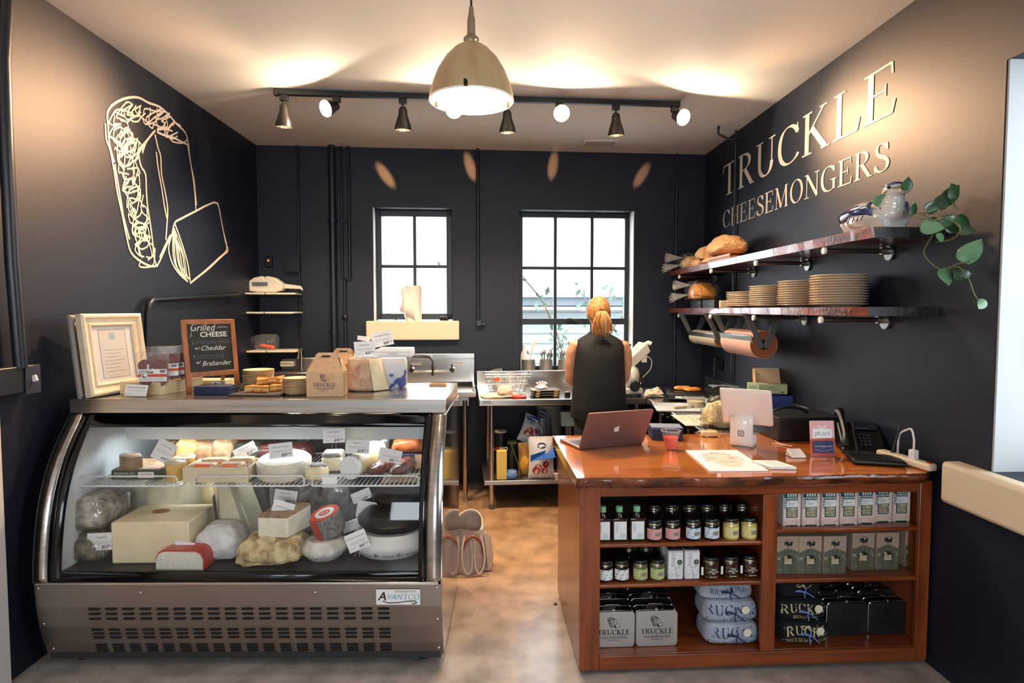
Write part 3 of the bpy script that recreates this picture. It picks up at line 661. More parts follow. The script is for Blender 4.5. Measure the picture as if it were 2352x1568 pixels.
# louvre slots in the base: 9 rows of 18
SLOT = mat('vent_slot_black', (4, 4, 5), .8); s0 = None
def bpy_(z):
    for i in range(4):
        if bp[i][1] >= z >= bp[i + 1][1]:
            t = (bp[i][1] - z) / (bp[i][1] - bp[i + 1][1]); return bp[i][0] * (1 - t) + bp[i + 1][0] * t
    return .04
for zrow in (.288, .265, .242, .188, .168, .148, .108, .092, .076):
    for c_ in range(18):
        if s0 is None:
            poly = [(.02, -.003), (.0245, -.001), (.0255, .002), (.0235, .0045), (.02, .0055), (-.02, .0055), (-.0245, .0045), (-.0255, .002), (-.0245, -.001), (-.02, -.003)]
            s0 = MB().prism(poly, .002, T=FRONT).build('vent_slot', SLOT, case, smooth=0); q = s0
        else: q = s0.copy(); COL.objects.link(q); q.parent = case
        q.location = (-W2 + .245 + c_ * .0735, bpy_(zrow) - .0022, zrow)
for x, z in ((-W2 + .015, .385), (-W2 + .02, .22), (-W2 + .03, .09), (W2 - .02, .385), (W2 - .018, .24), (W2 - .018, .09), (-.42, .365), (.33, .365)):
    MB().ball((x, bpy_(z) - .003, z), (.012, .006, .012), n=10, k=6).build('screw', CHROME, case)
# maker's plate
T = case.matrix_basis.inverted() @ M4.Identity(4)
pl = MB().box((0, 0, 0), (.19, .001, .068)).build('name_plate', PAPER, case, loc=(W2 - .185, bpy_(.345) - .006, .345))
m = MB(); Tp = M4.Translation(V((0, -.001, 0))) @ FRONT
TEAL = mat('teal_print', (96, 170, 190), .6)
sans(m, 'A', .052, -.070, .002, INK, Tp, shear=.25, bold=.0008); roman(m, 'TCO', .026, TEAL, Tp @ M4.Translation(V((.056, -.012, 0))), th=.9)
sans(m, 'VAN', .033, -.018, .0, TEAL, Tp, shear=.3); sans(m, 'REFRIGERATION', .0125, .030, .024, GREY, Tp, shear=.3)
line(m, [(-.066, -.018), (-.04, -.026), (.0, -.024), (.04, -.018), (.07, -.017), (.08, -.024), (.07, -.03), (.058, -.028)], .004, INK, Tp)
m.build('lettering', None, pl, smooth=0)
# wire shelves: three sections
WIRE = mat('white_coated_wire', (222, 226, 226), .35)
def wire_shelf(px0, px1, label):
    z = .775; a = CT.inverted() @ PZ(px0, 1117, z); b = CT.inverted() @ PZ(px1, 1117, z)
    y0, y1 = .165, .80; x0, x1 = a.x, b.x
    t = thing('wire_shelf', label, 'shelf', CT @ V((0, 0, z)), CR, 'white wire shelves inside the display case')
    def rr(x0, x1, y0, y1, z, r=.015): return [(x0 + r, y0, z), (x1 - r, y0, z), (x1, y0 + r, z), (x1, y1, z), (x0, y1, z), (x0, y0 + r, z)]
    MB().tube(rr(x0, x1, y0, y1, 0), .0042, n=8, closed=True).build('rim', WIRE, t)
    MB().tube([(x0 + .01, y0, .0), (x0 + .01, y0, .035), (x0 + .02, y0, .046), (x1 - .02, y0, .046), (x1 - .01, y0, .035), (x1 - .01, y0, 0)], .0036, n=8).build('guard_rail', WIRE, t)
    w0 = None; n = int((x1 - x0) / .021)
    for k in range(1, n):
        x = x0 + (x1 - x0) * k / n
        if w0 is None: w0 = MB().tube([(0, y0, .003), (0, y1, .003)], .0022, n=6).build('wire', WIRE, t, loc=(x, 0, 0))
        else: q = w0.copy(); COL.objects.link(q); q.parent = t; q.location = (x, 0, 0)
    for y in (.38, .6): MB().tube([(x0, y, -.003), (x1, y, -.003)], .003, n=6).build('cross_bar', WIRE, t)
wire_shelf(165, 411, 'white wire shelf section nearest the left wall, under the dark green box')
wire_shelf(440, 702, 'middle white wire shelf section, under the box of wrapped packs and the white wheel')
wire_shelf(711, 966, 'white wire shelf section with the sausages, by the aisle end')
# ================================================================== RED WOOD COUNTER
KR = math.radians(1.4); KT = M4.Translation(V((.36, 2.55, 0))) @ M4.Rotation(KR, 4, 'Z')
CWD = wood('cabinet_wood', (150, 76, 36), (104, 46, 20), sc=(30, 30, 2.5), rough=.28, coat=.3)
CWH = wood('cabinet_wood_horizontal', (150, 76, 36), (104, 46, 20), sc=(2.5, 30, 30), rough=.28, coat=.3)
cab = thing('shelf_cabinet', 'red-brown stained wooden counter cabinet with open display shelves', 'cabinet', KT.translation, KR)
KW = 1.555
def kb(name, x0, x1, y0, y1, z0, z1, mm=CWD, bev=.003): return MB().box(((x0 + x1) / 2, (y0 + y1) / 2, (z0 + z1) / 2), (x1 - x0, y1 - y0, z1 - z0)).build(name, mm, cab, bev=bev)
kb('side_panel', 0, .025, .02, .74, .02, .83); kb('side_panel', KW - .025, KW, .02, .74, .02, .83); kb('divider', .818, .843, .02, .60, .03, .83)
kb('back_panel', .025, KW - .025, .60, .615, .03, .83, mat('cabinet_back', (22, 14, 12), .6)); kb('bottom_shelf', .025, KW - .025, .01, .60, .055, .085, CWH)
kb('stile', 0, .088, 0, .02, .02, .83); kb('stile', .800, .864, 0, .02, .083, .781); kb('stile', KW - .052, KW + .004, 0, .02, .02, .83)
kb('top_rail', .088, KW - .052, 0, .02, .782, .83, CWH); kb('bottom_rail', .088, KW - .052, -.002, .02, .02, .082, CWH)
kb('shelf', .026, .818, .006, .60, .556, .574, CWH, .005); kb('shelf', .026, .818, .006, .60, .378, .396, CWH, .005)
kb('shelf', .843, KW - .026, .006, .60, .605, .624, CWH, .005); kb('shelf', .843, KW - .026, .006, .60, .382, .401, CWH, .005)
kb('plinth', .02, KW - .02, .05, .6, 0, .055, BLACKM)
# slab with a live front edge
SLABM = wood('glossy_slab', (212, 128, 58), (176, 92, 36), sc=(1.6, 14, 14), rough=.12, coat=1.0, bump=.02)
SLABE = mat('slab_bark_edge', (130, 66, 34), .25, c2=(60, 26, 14), sc=(9, 9, 26), coat=.8, bump=.25, bsc=30)
sl = thing('counter_top', 'glossy orange-brown live-edge slab on the wooden counter cabinet', 'counter top', KT.translation, KR)
nx = 90; m = MB()
def fy(u): return -.052 + .008 * math.sin(u * 5 + 1) + .005 * math.sin(u * 17) + .003 * noise.noise(V((u * 30, 0, 0)))
def edge(u, v):
    x = -.022 + u * (KW + .012 + .0); k = [(.0, .8775), (-.006, .874), (-.010, .864), (-.006, .85), (.006, .834), (.016, .829)][int(round(v * 5))]
    end = max(0, 1 - (1 - u) / .05); 
    return (x, fy(u * 1.55) + k[0] + .05 * end * end + .004 * noise.noise(V((u * 40, v * 4, 2))), k[1] + .003 * noise.noise(V((u * 25, v * 3, 7))) * (v > .1))
m.grid(edge, nx, 5, SLABE)
vs = [edge(i / nx, 0) for i in range(nx + 1)]; n = nx + 1
top = vs + [(p[0], .815, .8775) for p in vs]
m.add(top, [(i, i + 1, n + i + 1, n + i) for i in range(nx)], SLABM)
bt = [edge(i / nx, 1) for i in range(nx + 1)]; m.add(bt + [(p[0], .815, .829) for p in bt], [(n + i, n + i + 1, i + 1, i) for i in range(nx)], SLABM)
x0 = vs[0][0]; m.add([(x0, vs[0][1], .8775), (x0, .815, .8775), (x0, .815, .829), (x0, bt[0][1], .829)], [(0, 1, 2, 3)], SLABM)
x1 = vs[-1][0]; m.add([(x1, vs[-1][1], .8775), (x1, .815, .8775), (x1, .815, .829), (x1, bt[-1][1], .829)], [(3, 2, 1, 0)], SLABM)
m.add([(x0, .815, .8775), (x1, .815, .8775), (x1, .815, .829), (x0, .815, .829)], [(0, 1, 2, 3)], SLABM)
m.build('slab', None, sl, smooth=50)
ZK = .8785                                                    # top of the slab
# ================================================================== STEEL TABLES AND SINK
TS = mat('table_steel', (206, 202, 196), .22, 1)
def legt(t, x, y, h, r=.02):
    MB().cyl((x, y, h / 2 + .02), r, h - .04).build('leg', STEEL, t); MB().cyl((x, y, .02), r * .9, .04, r2=r * 1.15).build('foot', mat('grey_foot', (90, 90, 92), .5), t)
ta = PZ(1100, 918, .88); ra = math.atan2(.0547, 1)
t1 = thing('prep_table', 'stainless work table under the tall window with a lower shelf', 'table', (ta.x, ta.y, 0), ra)
L1 = 1.33; D1 = .72
MB().box((L1 / 2, D1 / 2, .855), (L1, D1, .05)).build('table_top', TS, t1, bev=.006)
MB().box((L1 / 2, D1 - .01, .95), (L1, .03, .17)).build('backsplash', TS, t1, bev=.004)
for x in (.10, L1 - .06):
    for y in (.05, D1 - .07): legt(t1, x, y, .83)
MB().box((L1 / 2, D1 / 2 - .01, .215), (L1 - .08, D1 - .06, .035)).build('lower_shelf', mat('galvanised', (168, 168, 168), .42, 1), t1, bev=.004)
m = MB(); line(m, [(0, .002), (.07, .002)], .003, INK, M4.Identity(4)); sans(m, 'REGENCY', .014, .035, .012, INK); line(m, [(0, -.006), (.07, -.006)], .002, INK)
o = m.build('maker_mark', None, t1, smooth=0); o.matrix_local = face(.03, -.001, .855)
tb = PZ(1497, 922, .88)
t2 = thing('side_table', 'stainless work table along the right wall, its end against the wooden counter', 'table', (1.20, 3.39, 0))
L2 = 2.08; D2 = XR - 1.20 - .005
MB().box((D2 / 2, L2 / 2, .857), (D2, L2, .046)).build('table_top', TS, t2, bev=.006)
MB().box((D2 - .012, L2 / 2, .93), (.024, L2, .105)).build('backsplash', TS, t2, bev=.003)
for x, y in ((.06, L2 - .9), (D2 - .06, L2 - .06), (.06, .5), (D2 - .06, .5)): legt(t2, x, y, .83)
MB().box((D2 / 2, .75, .25), (D2 - .06, .9, .03)).build('lower_shelf', mat('galvanised'), t2, bev=.004)
# three-compartment sink
us, zs = PB(1090, 822, .03); sk = thing('steel_sink', 'large stainless sink with a tall splash back behind the display case', 'sink', bpt(us, 0, .0), ra)
MB().box((-.55, -.02, 1.06), (1.1, .03, .26)).box((-.55, -.035, 1.165), (1.1, .05, .05)).build('splash_back', TS, sk, bev=.005)
MB().box((-.55, -.30, .885), (1.1, .58, .03)).box((-.55, -.58, .90), (1.1, .03, .035)).box((-.012, -.30, .915), (.024, .58, .04)).build('rim', TS, sk, bev=.006)
MB().box((-.62, -.30, .74), (.9, .48, .28)).build('basin', STEEL2, sk, bev=.02)
MB().box((-.10, -.5, .83), (.09, .06, .08)).build('gusset', STEEL2, sk, bev=.004)
for x in (-1.02, -.09):
    for y in (-.1, -.53): MB().cyl((x, y, .42), .02, .84).build('leg', STEEL, sk)
fx = -.40
MB().cyl((fx + .03, -.06, 1.045), .016, .1, axis='z').tube([(fx + .03, -.07, 1.06), (fx + .03, -.07, 1.12), (fx - .0, -.12, 1.16), (fx - .17, -.3, 1.19)], .011, n=10).tube([(fx - .18, -.06, 1.03), (fx + .22, -.06, 1.03)], .012, n=10).build('faucet', CHROME, sk)
for x in (-.16, .2): MB().cyl((fx + x, -.07, 1.045), .022, .05, axis='y').cyl((fx + x, -.08, 1.075), .008, .05).tube([(fx + x, -.085, 1.10), (fx + x + .09, -.085, 1.10)], .007, n=8).build('tap_handle', CHROME, sk)
# hand basin behind the stacks of wooden plates
u, z = PB(682, 845, .15); hb = thing('hand_basin', 'small steel hand-wash basin with a curved faucet by the back wall', 'sink', bpt(u, 0, .18), ra)
MB().box((0, 0, 1.0), (.34, .30, .12)).box((0, .16, 1.10), (.34, .02, .12)).build('basin', STEEL2, hb, bev=.02)
MB().tube([(.02, .1, 1.05), (.02, .1, 1.2), (.025, .06, 1.25), (.03, -.0, 1.24), (.03, -.05, 1.16)], .011, n=10).build('faucet', CHROME, hb)
MB().box((-.06, -.02, 1.12), (.11, .09, .045)).build('soap_box', mat('pale_box', (196, 188, 172), .4), hb, bev=.006)
MB().cyl((0, .1, .47), .03, .94).build('pedestal', BLACKM, hb)
# ================================================================== FLOATING SHELVES ON THE RIGHT WALL
SHM = wood('shelf_plank', (92, 40, 24), (54, 22, 14), sc=(28, 2.2, 28), rough=.3, coat=.35)
SHE = mat('shelf_live_edge', (150, 66, 40), .3, c2=(84, 40, 34), sc=(30, 5, 30), coat=.7, bump=.3, bsc=40)
END = mat('end_grain', (40, 36, 38), .45, c2=(16, 15, 18), sc=(8, 8, 60), bump=.4, bsc=50)
XS = 1.60
def wall_shelf(z0, z1, ynear, label, seed):
    t = thing('plank_shelf', label, 'shelf', (XS, ynear, z0)); r = random.Random(seed); ny = 60; yf = yback(XS) - ynear - .01; h = z1 - z0
    m = MB(); e = lambda i: .004 * noise.noise(V((i * .3, seed, 0))) - (.010 * (1 - i / 3) if i < 3 else 0) * -1
    A_ = [(e(i), yf * i / ny, h) for i in range(ny + 1)]; B_ = [(e(i) + .006 + .003 * noise.noise(V((i * .5, seed, 5))), yf * i / ny, 0) for i in range(ny + 1)]; n = ny + 1
    dx = XR - XS - .002
    m.add(A_ + B_, [(i, n + i, n + i + 1, i + 1) for i in range(ny)], SHE)
    m.add(A_ + [(dx, p[1], h) for p in A_], [(i, i + 1, n + i + 1, n + i) for i in range(ny)], SHM)
    m.add(B_ + [(dx, p[1], 0) for p in B_], [(n + i, n + i + 1, i + 1, i) for i in range(ny)], SHM)
    m.add([A_[0], (dx, 0, h), (dx, 0, 0), B_[0]], [(0, 1, 2, 3)], END); m.add([A_[-1], (dx, yf, h), (dx, yf, 0), B_[-1]], [(3, 2, 1, 0)], END)
    m.build('plank', None, t, smooth=30)
    return t
s1 = wall_shelf(1.888, 1.932, 2.575, 'upper dark plank shelf with a rough front edge on the right wall', 3)
s2 = wall_shelf(1.552, 1.592, 2.60, 'lower plank shelf at eye level that carries the plate stacks', 9)
PIPE2 = mat('bracket_pipe', (96, 82, 74), .35, .8); ENDC = mat('bracket_end', (220, 218, 214), .35)
def brackets(par, z, ys, pz):
    b0 = None
    for y in ys:
        m = MB().tube([(.005, 0, 0), (XR - XS - .01, 0, 0)], .012, n=12)
        f = m.build('bracket_pipe', PIPE2, par, loc=(0, y - par.location.y, pz))
        MB().cyl((.0, 0, 0), .0165, .012, axis='x').build('end_cap', ENDC, f)
        MB().cyl((XR - XS - .008, 0, -.012), .034, .01, axis='x').cyl((XR - XS - .03, 0, 0), .018, .04, axis='x').build('flange', mat('flange_metal', (170, 168, 162), .35, .9), f)
brackets(s1, 0, [PX(1893, 572, 1.6).y, PX(1736, 602, 1.6).y, PX(1633, 620, 1.6).y, PX(1560, 635, 1.6).y], -.022)
brackets(s2, 0, [PX(1885, 733, 1.6).y, PX(1731, 729, 1.6).y, PX(1631, 728, 1.6).y, PX(1559, 727, 1.6).y], -.022)
def at(px, Y, z):
    py = 711 + (1.58 - z) * 1400 / Y; p = PY(px, py, Y); return V((p.x, p.y, z))
# ================================================================== CHEESES AND GROCERIES IN THE CASE
DECK, SHLF = .439, .784
def cm(name, c, c2=None, sc=(30, 30, 30), rough=.5, bump=.1, **k): return mat(name, c, rough, 0, .4, c2, sc, bump=bump, bsc=60, **k)
IVORY = cm('ivory_cheese', (226, 212, 176), (216, 198, 156)); PALE = cm('pale_cheese', (232, 226, 206), (222, 214, 188)); YEL = cm('yellow_cheese', (218, 196, 140), (206, 180, 120))
GRIND = cm('grey_rind', (150, 142, 132), (92, 84, 78), bump=.5); MOLD = cm('mouldy_rind', (138, 126, 92), (30, 26, 20), sc=(30, 30, 30), bump=1.0)
BRIND = cm('brown_rind', (166, 138, 108), (120, 92, 66), bump=.4); WRIND = cm('white_bloomy_rind', (226, 222, 212), (206, 200, 188), bump=.3)
BWAX = mat('black_wax', (8, 8, 9), .5, coat=.12, bump=.1, bsc=30); RWAX = mat('red_wax', (176, 40, 30), .35, coat=.3); OWAX = mat('orange_band', (206, 70, 34), .45)
CLOTH = cm('white_cheesecloth', (222, 222, 220), (196, 196, 200), sc=(18, 18, 18), bump=.6); LEAF = cm('leaf_wrapping', (222, 204, 156), (156, 128, 82), sc=(26, 26, 26), bump=1.0)
def grp(p): return p
def solid(name, label, cat, px, Y, z, parts, rz=0, rot=None, group=None):
    t = thing(name, label, cat, at(px, Y, z), rz, group, rot)
    for nm, mb, mm, kw in parts: mb.build(nm, mm, t, **kw)
    return t
def rough_block(w, d, h, seed=0, n=10, j=.05, sx=.85):
    """a rounded, lumpy block standing on z=0"""
    m = MB(); m.ball((0, 0, h / 2), (1, 1, 1), n=28, k=18)
    out = []
    for p in m.v:
        q = V((p.x, p.y, p.z - h / 2)) * 2
        q = V([math.copysign(abs(c) ** .45, c) for c in q])
        k = max(abs(q.x), abs(q.y), abs(q.z), 1e-6); q = q / max(1, k)
        f = 1 + j * .4 * noise.noise(q * 13) + j * noise.noise(q * 2.2 + V((seed, 0, seed))) + j * .5 * noise.noise(q * 6 + V((0, seed, 1)))
        s_ = 1 - (1 - sx) * max(0, q.z)
        out.append(V((q.x * w / 2 * f * s_, q.y * d / 2 * f * s_, max(0, h / 2 + q.z * h / 2 * f))))
    m.v = out; return m
def wheel(r, h, b=.012, wob=0, seed=0):
    return MB().lathe([(.0001, 0), (r - b, 0), (r, b), (r * 1.01, h / 2), (r, h - b), (r - b, h), (.0001, h)], 40, caps=False, wob=(lambda a, z: 1 + wob * noise.noise(V((math.cos(a) * 2 + seed, math.sin(a) * 2, z * 9)))) if wob else None)
def sector(r, h, a0, a1, rindm, facem, topm=None):
    m = MB(); n = 14; A = [math.radians(a0 + (a1 - a0) * i / n) for i in range(n + 1)]
    P = [(r * math.cos(a), r * math.sin(a)) for a in A]
    m.add([(x, y, 0) for x, y in P] + [(x, y, h) for x, y in P], [(i, i + 1, n + 2 + i, n + 1 + i) for i in range(n)], rindm)
    for z, o in ((0, -1), (h, 1)): m.add([(0, 0, z)] + [(x, y, z) for x, y in P], [tuple([0] + list(range(1, n + 2)))], topm or rindm)
    m.add([(0, 0, 0), (P[0][0], P[0][1], 0), (P[0][0], P[0][1], h), (0, 0, h)], [(0, 1, 2, 3)], facem)
    m.add([(0, 0, 0), (P[-1][0], P[-1][1], 0), (P[-1][0], P[-1][1], h), (0, 0, h)], [(0, 3, 2, 1)], facem)
    return m
K = dict
LB = lambda w, h, m=None: MB().box((0, 0, 0), (w, .001, h))
solid('cheese', 'dark green-grey mouldy cheese in the corner of the case deck nearest the left wall', 'cheese', 215, 2.86, DECK, [('rind', rough_block(.25, .24, .125, 3, j=.22), MOLD, K(sub=1)), ('wrap', rough_block(.26, .25, .13, 9, j=.12), FILM, K())])
solid('cheese', 'big lumpy grey-white cheese stacked on the dark mouldy one', 'cheese', 214, 2.88, DECK + .13, [('rind', rough_block(.235, .25, .16, 5, j=.14), cm('grey_white_rind', (206, 198, 180), (104, 96, 82), sc=(24, 24, 24), bump=.6), K(sub=1)), ('wrap', rough_block(.245, .26, .165, 5, j=.14), FILM, K())])
solid('cheese', 'grey wheel behind the lumpy grey-white cheese, in plastic film', 'cheese', 258, 3.18, DECK + .0, [('rind', wheel(.125, .30, .03, .1, 2), GRIND, K())])
solid('cheese', 'cut grey half wheel between the grey wheel and the tall pale block', 'cheese', 338, 3.14, DECK, [('rind', sector(.10, .27, 20, 200, GRIND, PALE), None, K()), ])
t = solid('cheese', 'square yellow cheese block with an oval brown mark on top', 'cheese', 382, 2.86, DECK, [('block', MB().box((0, 0, .095), (.345, .26, .19)), cm('square_cheese', (232, 218, 182), (224, 208, 168), sc=(8, 8, 8), bump=.03), K(bev=.008))], .0)
m = MB(); disc(m, -.03, .02, .04, None, None, .192, sq=.8); m.build('stamp', cm('brown_stamp', (150, 92, 56)), t, smooth=0)
t = solid('cheese', 'tall pale round cheese with letters stamped round its top, behind the square block', 'cheese', 402, 3.1, DECK, [('rind', wheel(.125, .30, .02), cm('pale_round', (214, 206, 178), (204, 194, 160), bump=.05), K())])
m = MB()
for k, ch in enumerate('DOROTHEA'):
    a = math.radians(-20 - k * 20); sans(m, ch, .03, .09 * math.cos(a), .09 * math.sin(a), None, None, rot=a - PI / 2 + PI, thick=.302)
m.build('stamped_letters', BRIND, t, smooth=0)
t = solid('cheese', 'red-rimmed cheese with a speckled white cut face, at the front of the square block', 'cheese', 425, 2.70, DECK, [('rind', MB().prism([(-.11, 0), (-.11, .05), (-.095, .078), (-.07, .088), (.07, .088), (.095, .078), (.11, .05), (.11, 0)], .10, T=M4.Translation(V((0, .06, 0))) @ FRONT), RWAX, K(bev=.004))], -.05)
MB().prism([(-.104, 0), (-.104, .048), (-.09, .073), (-.068, .082), (.068, .082), (.09, .073), (.104, .048), (.104, 0)], .002, T=M4.Translation(V((0, -.041, .0))) @ FRONT).build('cut_face', cm('speckled_face', (224, 220, 204), (150, 146, 130), sc=(160, 160, 160), ramp=(.5, .8), bump=.1), t, smooth=0)
solid('cheese', 'wheel bundled in white cloth beside the red-rimmed cheese', 'cheese', 512, 2.84, DECK, [('cloth', rough_block(.215, .22, .15, 12, j=.1, sx=.6), CLOTH, K(sub=1))])
t = solid('cheese', 'tall pale wedge standing on end in clear plastic with a purple label', 'cheese', 560, 2.98, DECK, [('wedge', MB().hexa([(-.08, -.08, 0), (.07, -.1, 0), (.1, .1, 0), (-.06, .1, 0), (-.11, -.03, .34), (-.06, -.05, .34), (-.02, .1, .34), (-.1, .1, .34)]), cm('tall_wedge_cheese', (222, 214, 182), (210, 200, 160), bump=.05), K(bev=.008)), ('wrap', MB().hexa([(-.09, -.09, 0), (.12, -.11, 0), (.12, .11, 0), (-.07, .11, 0), (-.125, -.045, .35), (-.03, -.065, .37), (.04, .11, .35), (-.11, .11, .35)]), FILM, K(bev=.01))], .0)
MB().box((-.107, -.06, .18), (.004, .06, .14), ry=-.08, rz=.3).build('label', mat('purple_label', (96, 60, 78), .5), t)
solid('cheese', 'crinkled leaf-wrapped golden cheese under the white wedge', 'cheese', 632, 2.80, DECK, [('leaves', rough_block(.29, .26, .115, 21, j=.26, sx=.8), LEAF, K(sub=1))])
solid('cheese', 'white wedge with a thin brown rind resting on the leaf-wrapped cheese', 'cheese', 652, 2.82, DECK + .112, [('paste', MB().hexa([(-.09, -.08, 0), (.05, -.095, 0), (.11, .06, 0), (-.06, .1, 0), (-.09, -.08, .09), (.05, -.095, .09), (.11, .06, .105), (-.06, .1, .10)]), PALE, K(bev=.006)), ('rind', MB().hexa([(-.09, -.078, .09), (.05, -.093, .09), (.11, .06, .105), (-.06, .1, .10), (-.085, -.07, .097), (.048, -.085, .097), (.105, .06, .112), (-.055, .096, .107)]), BRIND, K())])
solid('cheese', 'grey-topped half wheel behind the white wedge, upper of two', 'cheese', 688, 3.08, DECK + .16, [('paste', sector(.14, .125, 150, 330, GRIND, PALE, GRIND), None, K())], .2)
solid('cheese', 'grey-topped half wheel behind the white wedge, lower of two', 'cheese', 692, 3.08, DECK, [('paste', sector(.145, .155, 150, 330, GRIND, PALE, GRIND), None, K())], .25)
solid('cheese', 'small soft cheese in glossy film under the orange-banded one', 'cheese', 746, 2.80, DECK, [('rind', wheel(.10, .085, .03, .06), WRIND, K()), ('wrap', wheel(.11, .092, .03, .2, 4), FILM, K())])
t = solid('cheese', 'tilted grey drum of cheese with an orange band and round white label', 'cheese', 762, 2.83, DECK + .10, [('rind', wheel(.068, .105, .008, .05), cm('ash_rind', (140, 136, 130), (96, 92, 88), sc=(70, 70, 70), bump=.4), K())], rot=(.22, -.25, 0))
MB().lathe([(.069, .104), (.0705, .04), (.0705, .02)], 40, caps=False).build('band', OWAX, t) if 0 else MB().box((-.045, -.052, .052), (.052, .006, .106), rz=-.7).build('band', RWAX, t, bev=.001)
m = MB(); disc(m, 0, 0, .067, OWAX, None, .1065, n=32); disc(m, 0, 0, .045, PAPER, None, .107, n=32); disc(m, 0, 0, .026, RWAX, None, .1075, n=24); disc(m, 0, 0, .021, mat('pink_print', (226, 150, 130), .6), None, .108, n=24); sans(m, 'X', .03, 0, 0, RWAX, None, thick=.1085); m.build('label', None, t, smooth=0)
t = solid('cheese', 'large smooth white wheel with grey lettering round its side, by the aisle end', 'cheese', 900, 2.89, DECK, [('rind', wheel(.185, .105, .035), mat('smooth_white_rind', (226, 226, 222), .4), K())])
m = MB()
for a0, s_ in ((-128, "l'amuse"), (-98, "l'amuse"), (-66, "l'amuse")):
    for k, ch in enumerate(s_):
        a = math.radians(a0 + k * 3.1); R = M4.Rotation(a + PI / 2, 4, 'Z') @ M4.Translation(V((0, -.1885, .032))) @ FRONT; sans(m, ch, .02, 0, 0, None, R)
    a = math.radians(a0 - 5); R = M4.Rotation(a + PI / 2, 4, 'Z') @ M4.Translation(V((0, -.1885, .034))) @ FRONT; disc(m, 0, 0, .009, None, R)
m.build('lettering', GREY, t, smooth=0)
solid('cheese', 'black waxed wheel lying on the large white wheel', 'cheese', 905, 2.91, DECK + .106, [('rind', wheel(.17, .075, .03, .04), BWAX, K())])
solid('cheese', 'upper black waxed wheel at the back of the two on the large white wheel', 'cheese', 918, 3.02, DECK + .182, [('rind', wheel(.14, .07, .03, .06, 3), BWAX, K())])
solid('cheese', 'big dull-grey film-wrapped cheese under the wire shelf, behind the half wheels', 'cheese', 742, 3.22, DECK, [('rind', rough_block(.36, .22, .27, 31, j=.1), GRIND, K()), ('wrap', rough_block(.37, .23, .275, 31, j=.12), FILM, K())])
solid('cheese', 'pale yellow block in film between the tall wedge and the tall round cheese', 'cheese', 480, 3.24, DECK, [('paste', rough_block(.16, .16, .26, 17, j=.04), YEL, K()), ('wrap', rough_block(.17, .17, .27, 17, j=.1), FILM, K())])
solid('carton', 'brown cardboard carton at the back of the case deck near the aisle', 'box', 935, 3.22, DECK, [('box', MB().box((0, 0, .15), (.22, .2, .30)), KRAFT, K(bev=.003))])
solid('cheese', 'dark brown wheel standing behind the upper grey half wheel', 'cheese', 615, 3.27, DECK, [('rind', wheel(.12, .30, .02), cm('dark_brown_rind', (60, 48, 40), (34, 28, 24)), K())])
# ---- on the wire shelves
solid('cheese', 'small white wedge with a tan rind, on the dark green box', 'cheese', 322, 2.98, SHLF + .045, [('paste', sector(.085, .055, 160, 290, BRIND, PALE, BRIND), None, K())], .3)
t = solid('green_box', 'flat dark green box with pale lettering behind the shelf guard rail', 'box', 326, 2.92, SHLF, [('box', MB().box((0, .06, .022), (.225, .22, .044)), mat('dark_green_card', (44, 62, 44), .5), K(bev=.002))])
m = MB(); Tq = face(0, -.051, .022); rect(m, .012, -.014, .085, .014, PAPER, Tq); sans(m, 'SELEZIONE ORO', .013, -.05, .007, PAPER, Tq); sans(m, 'GORGONZOLA', .012, -.05, -.008, PAPER, Tq); sans(m, 'CROSTA', .015, .048, .0, RWAX, Tq, thick=.001); m.build('lettering', None, t, smooth=0)
MB().box((0, .06, .046), (.215, .21, .006)).build('crust_lid', BRIND, t)
for q, (px, Y, lab) in enumerate([(405, 2.86, 'amber cheese tub beside the green box, nearest the guard rail'), (425, 2.95, 'amber cheese tub behind the first, with an orange sticker')]):
    t = solid('cheese_tub', lab, 'tub', px, Y, SHLF, [('tub', MB().lathe([(.035, 0), (.045, .075), (.047, .08), (.047, .085), (.0001, .087)], 20), cm('amber_cheese', (214, 160, 70), (226, 186, 110)), K())])
    MB().lathe([(.048, .082), (.049, .09), (.02, .096), (.0001, .096)], 20).build('lid', MILKY, t)
    if q:
        m = MB(); rect(m, -.02, -.012, .03, .012, mat('orange_sticker', (240, 96, 40), .5), M4.Translation(V((.0, -.01, .0975)))); m.build('sticker', None, t, smooth=0)
t = thing('wooden_tray', 'pale open card tray holding wrapped packs on the middle wire shelf', 'tray', at(515, 2.9, SHLF)); 
for c, d in (((0, -.085, .035), (.30, .006, .07)), ((0, .085, .035), (.30, .006, .07)), ((-.147, 0, .035), (.006, .17, .07)), ((.147, 0, .035), (.006, .17, .07)), ((0, 0, .003), (.3, .17, .006))): MB().box(c, d).build('panel', cm('pale_card', (218, 204, 172), (210, 194, 160), bump=.02), t)
for k, (x, y, z, w_) in enumerate([(-.07, -.04, .045, 'SALTED'), (-.05, .03, .052, 'SALTED'), (.06, -.045, .048, 'BUTTER'), (.075, .03, .055, 'BUTTER')]):
    p = at(515, 2.9, SHLF) + V((x, y, .008)); t = thing('wrapped_pack', ['pale wrapped pack', 'pale wrapped pack'][k % 2] + [' at the tray front beside the amber tubs', ' behind it at the tray end by the amber tubs', ' at the tray front beside the big white wheel', ' at the tray back beside the big white wheel'][k], 'packet', p, .1 * (k % 2))
    MB().box((0, 0, z / 2 + .014), (.11, .06, z + .025)).build('pack', cm('pack_wrap', (214, 186, 150), (196, 156, 116), rough=.3), t, bev=.012, bseg=3)
    m = MB(); Tq = face(0, -.031, .062) @ M4.Rotation(-.5, 4, 'X'); rect(m, -.035, -.004, .035, .012, mat('orange_sticker'), Tq); rect(m, -.035, -.016, .045, -.004, PAPER, Tq, .0006); sans(m, w_, .012, .01, -.010, INK, Tq, thick=.001, bold=.0003); m.build('label', None, t, smooth=0)
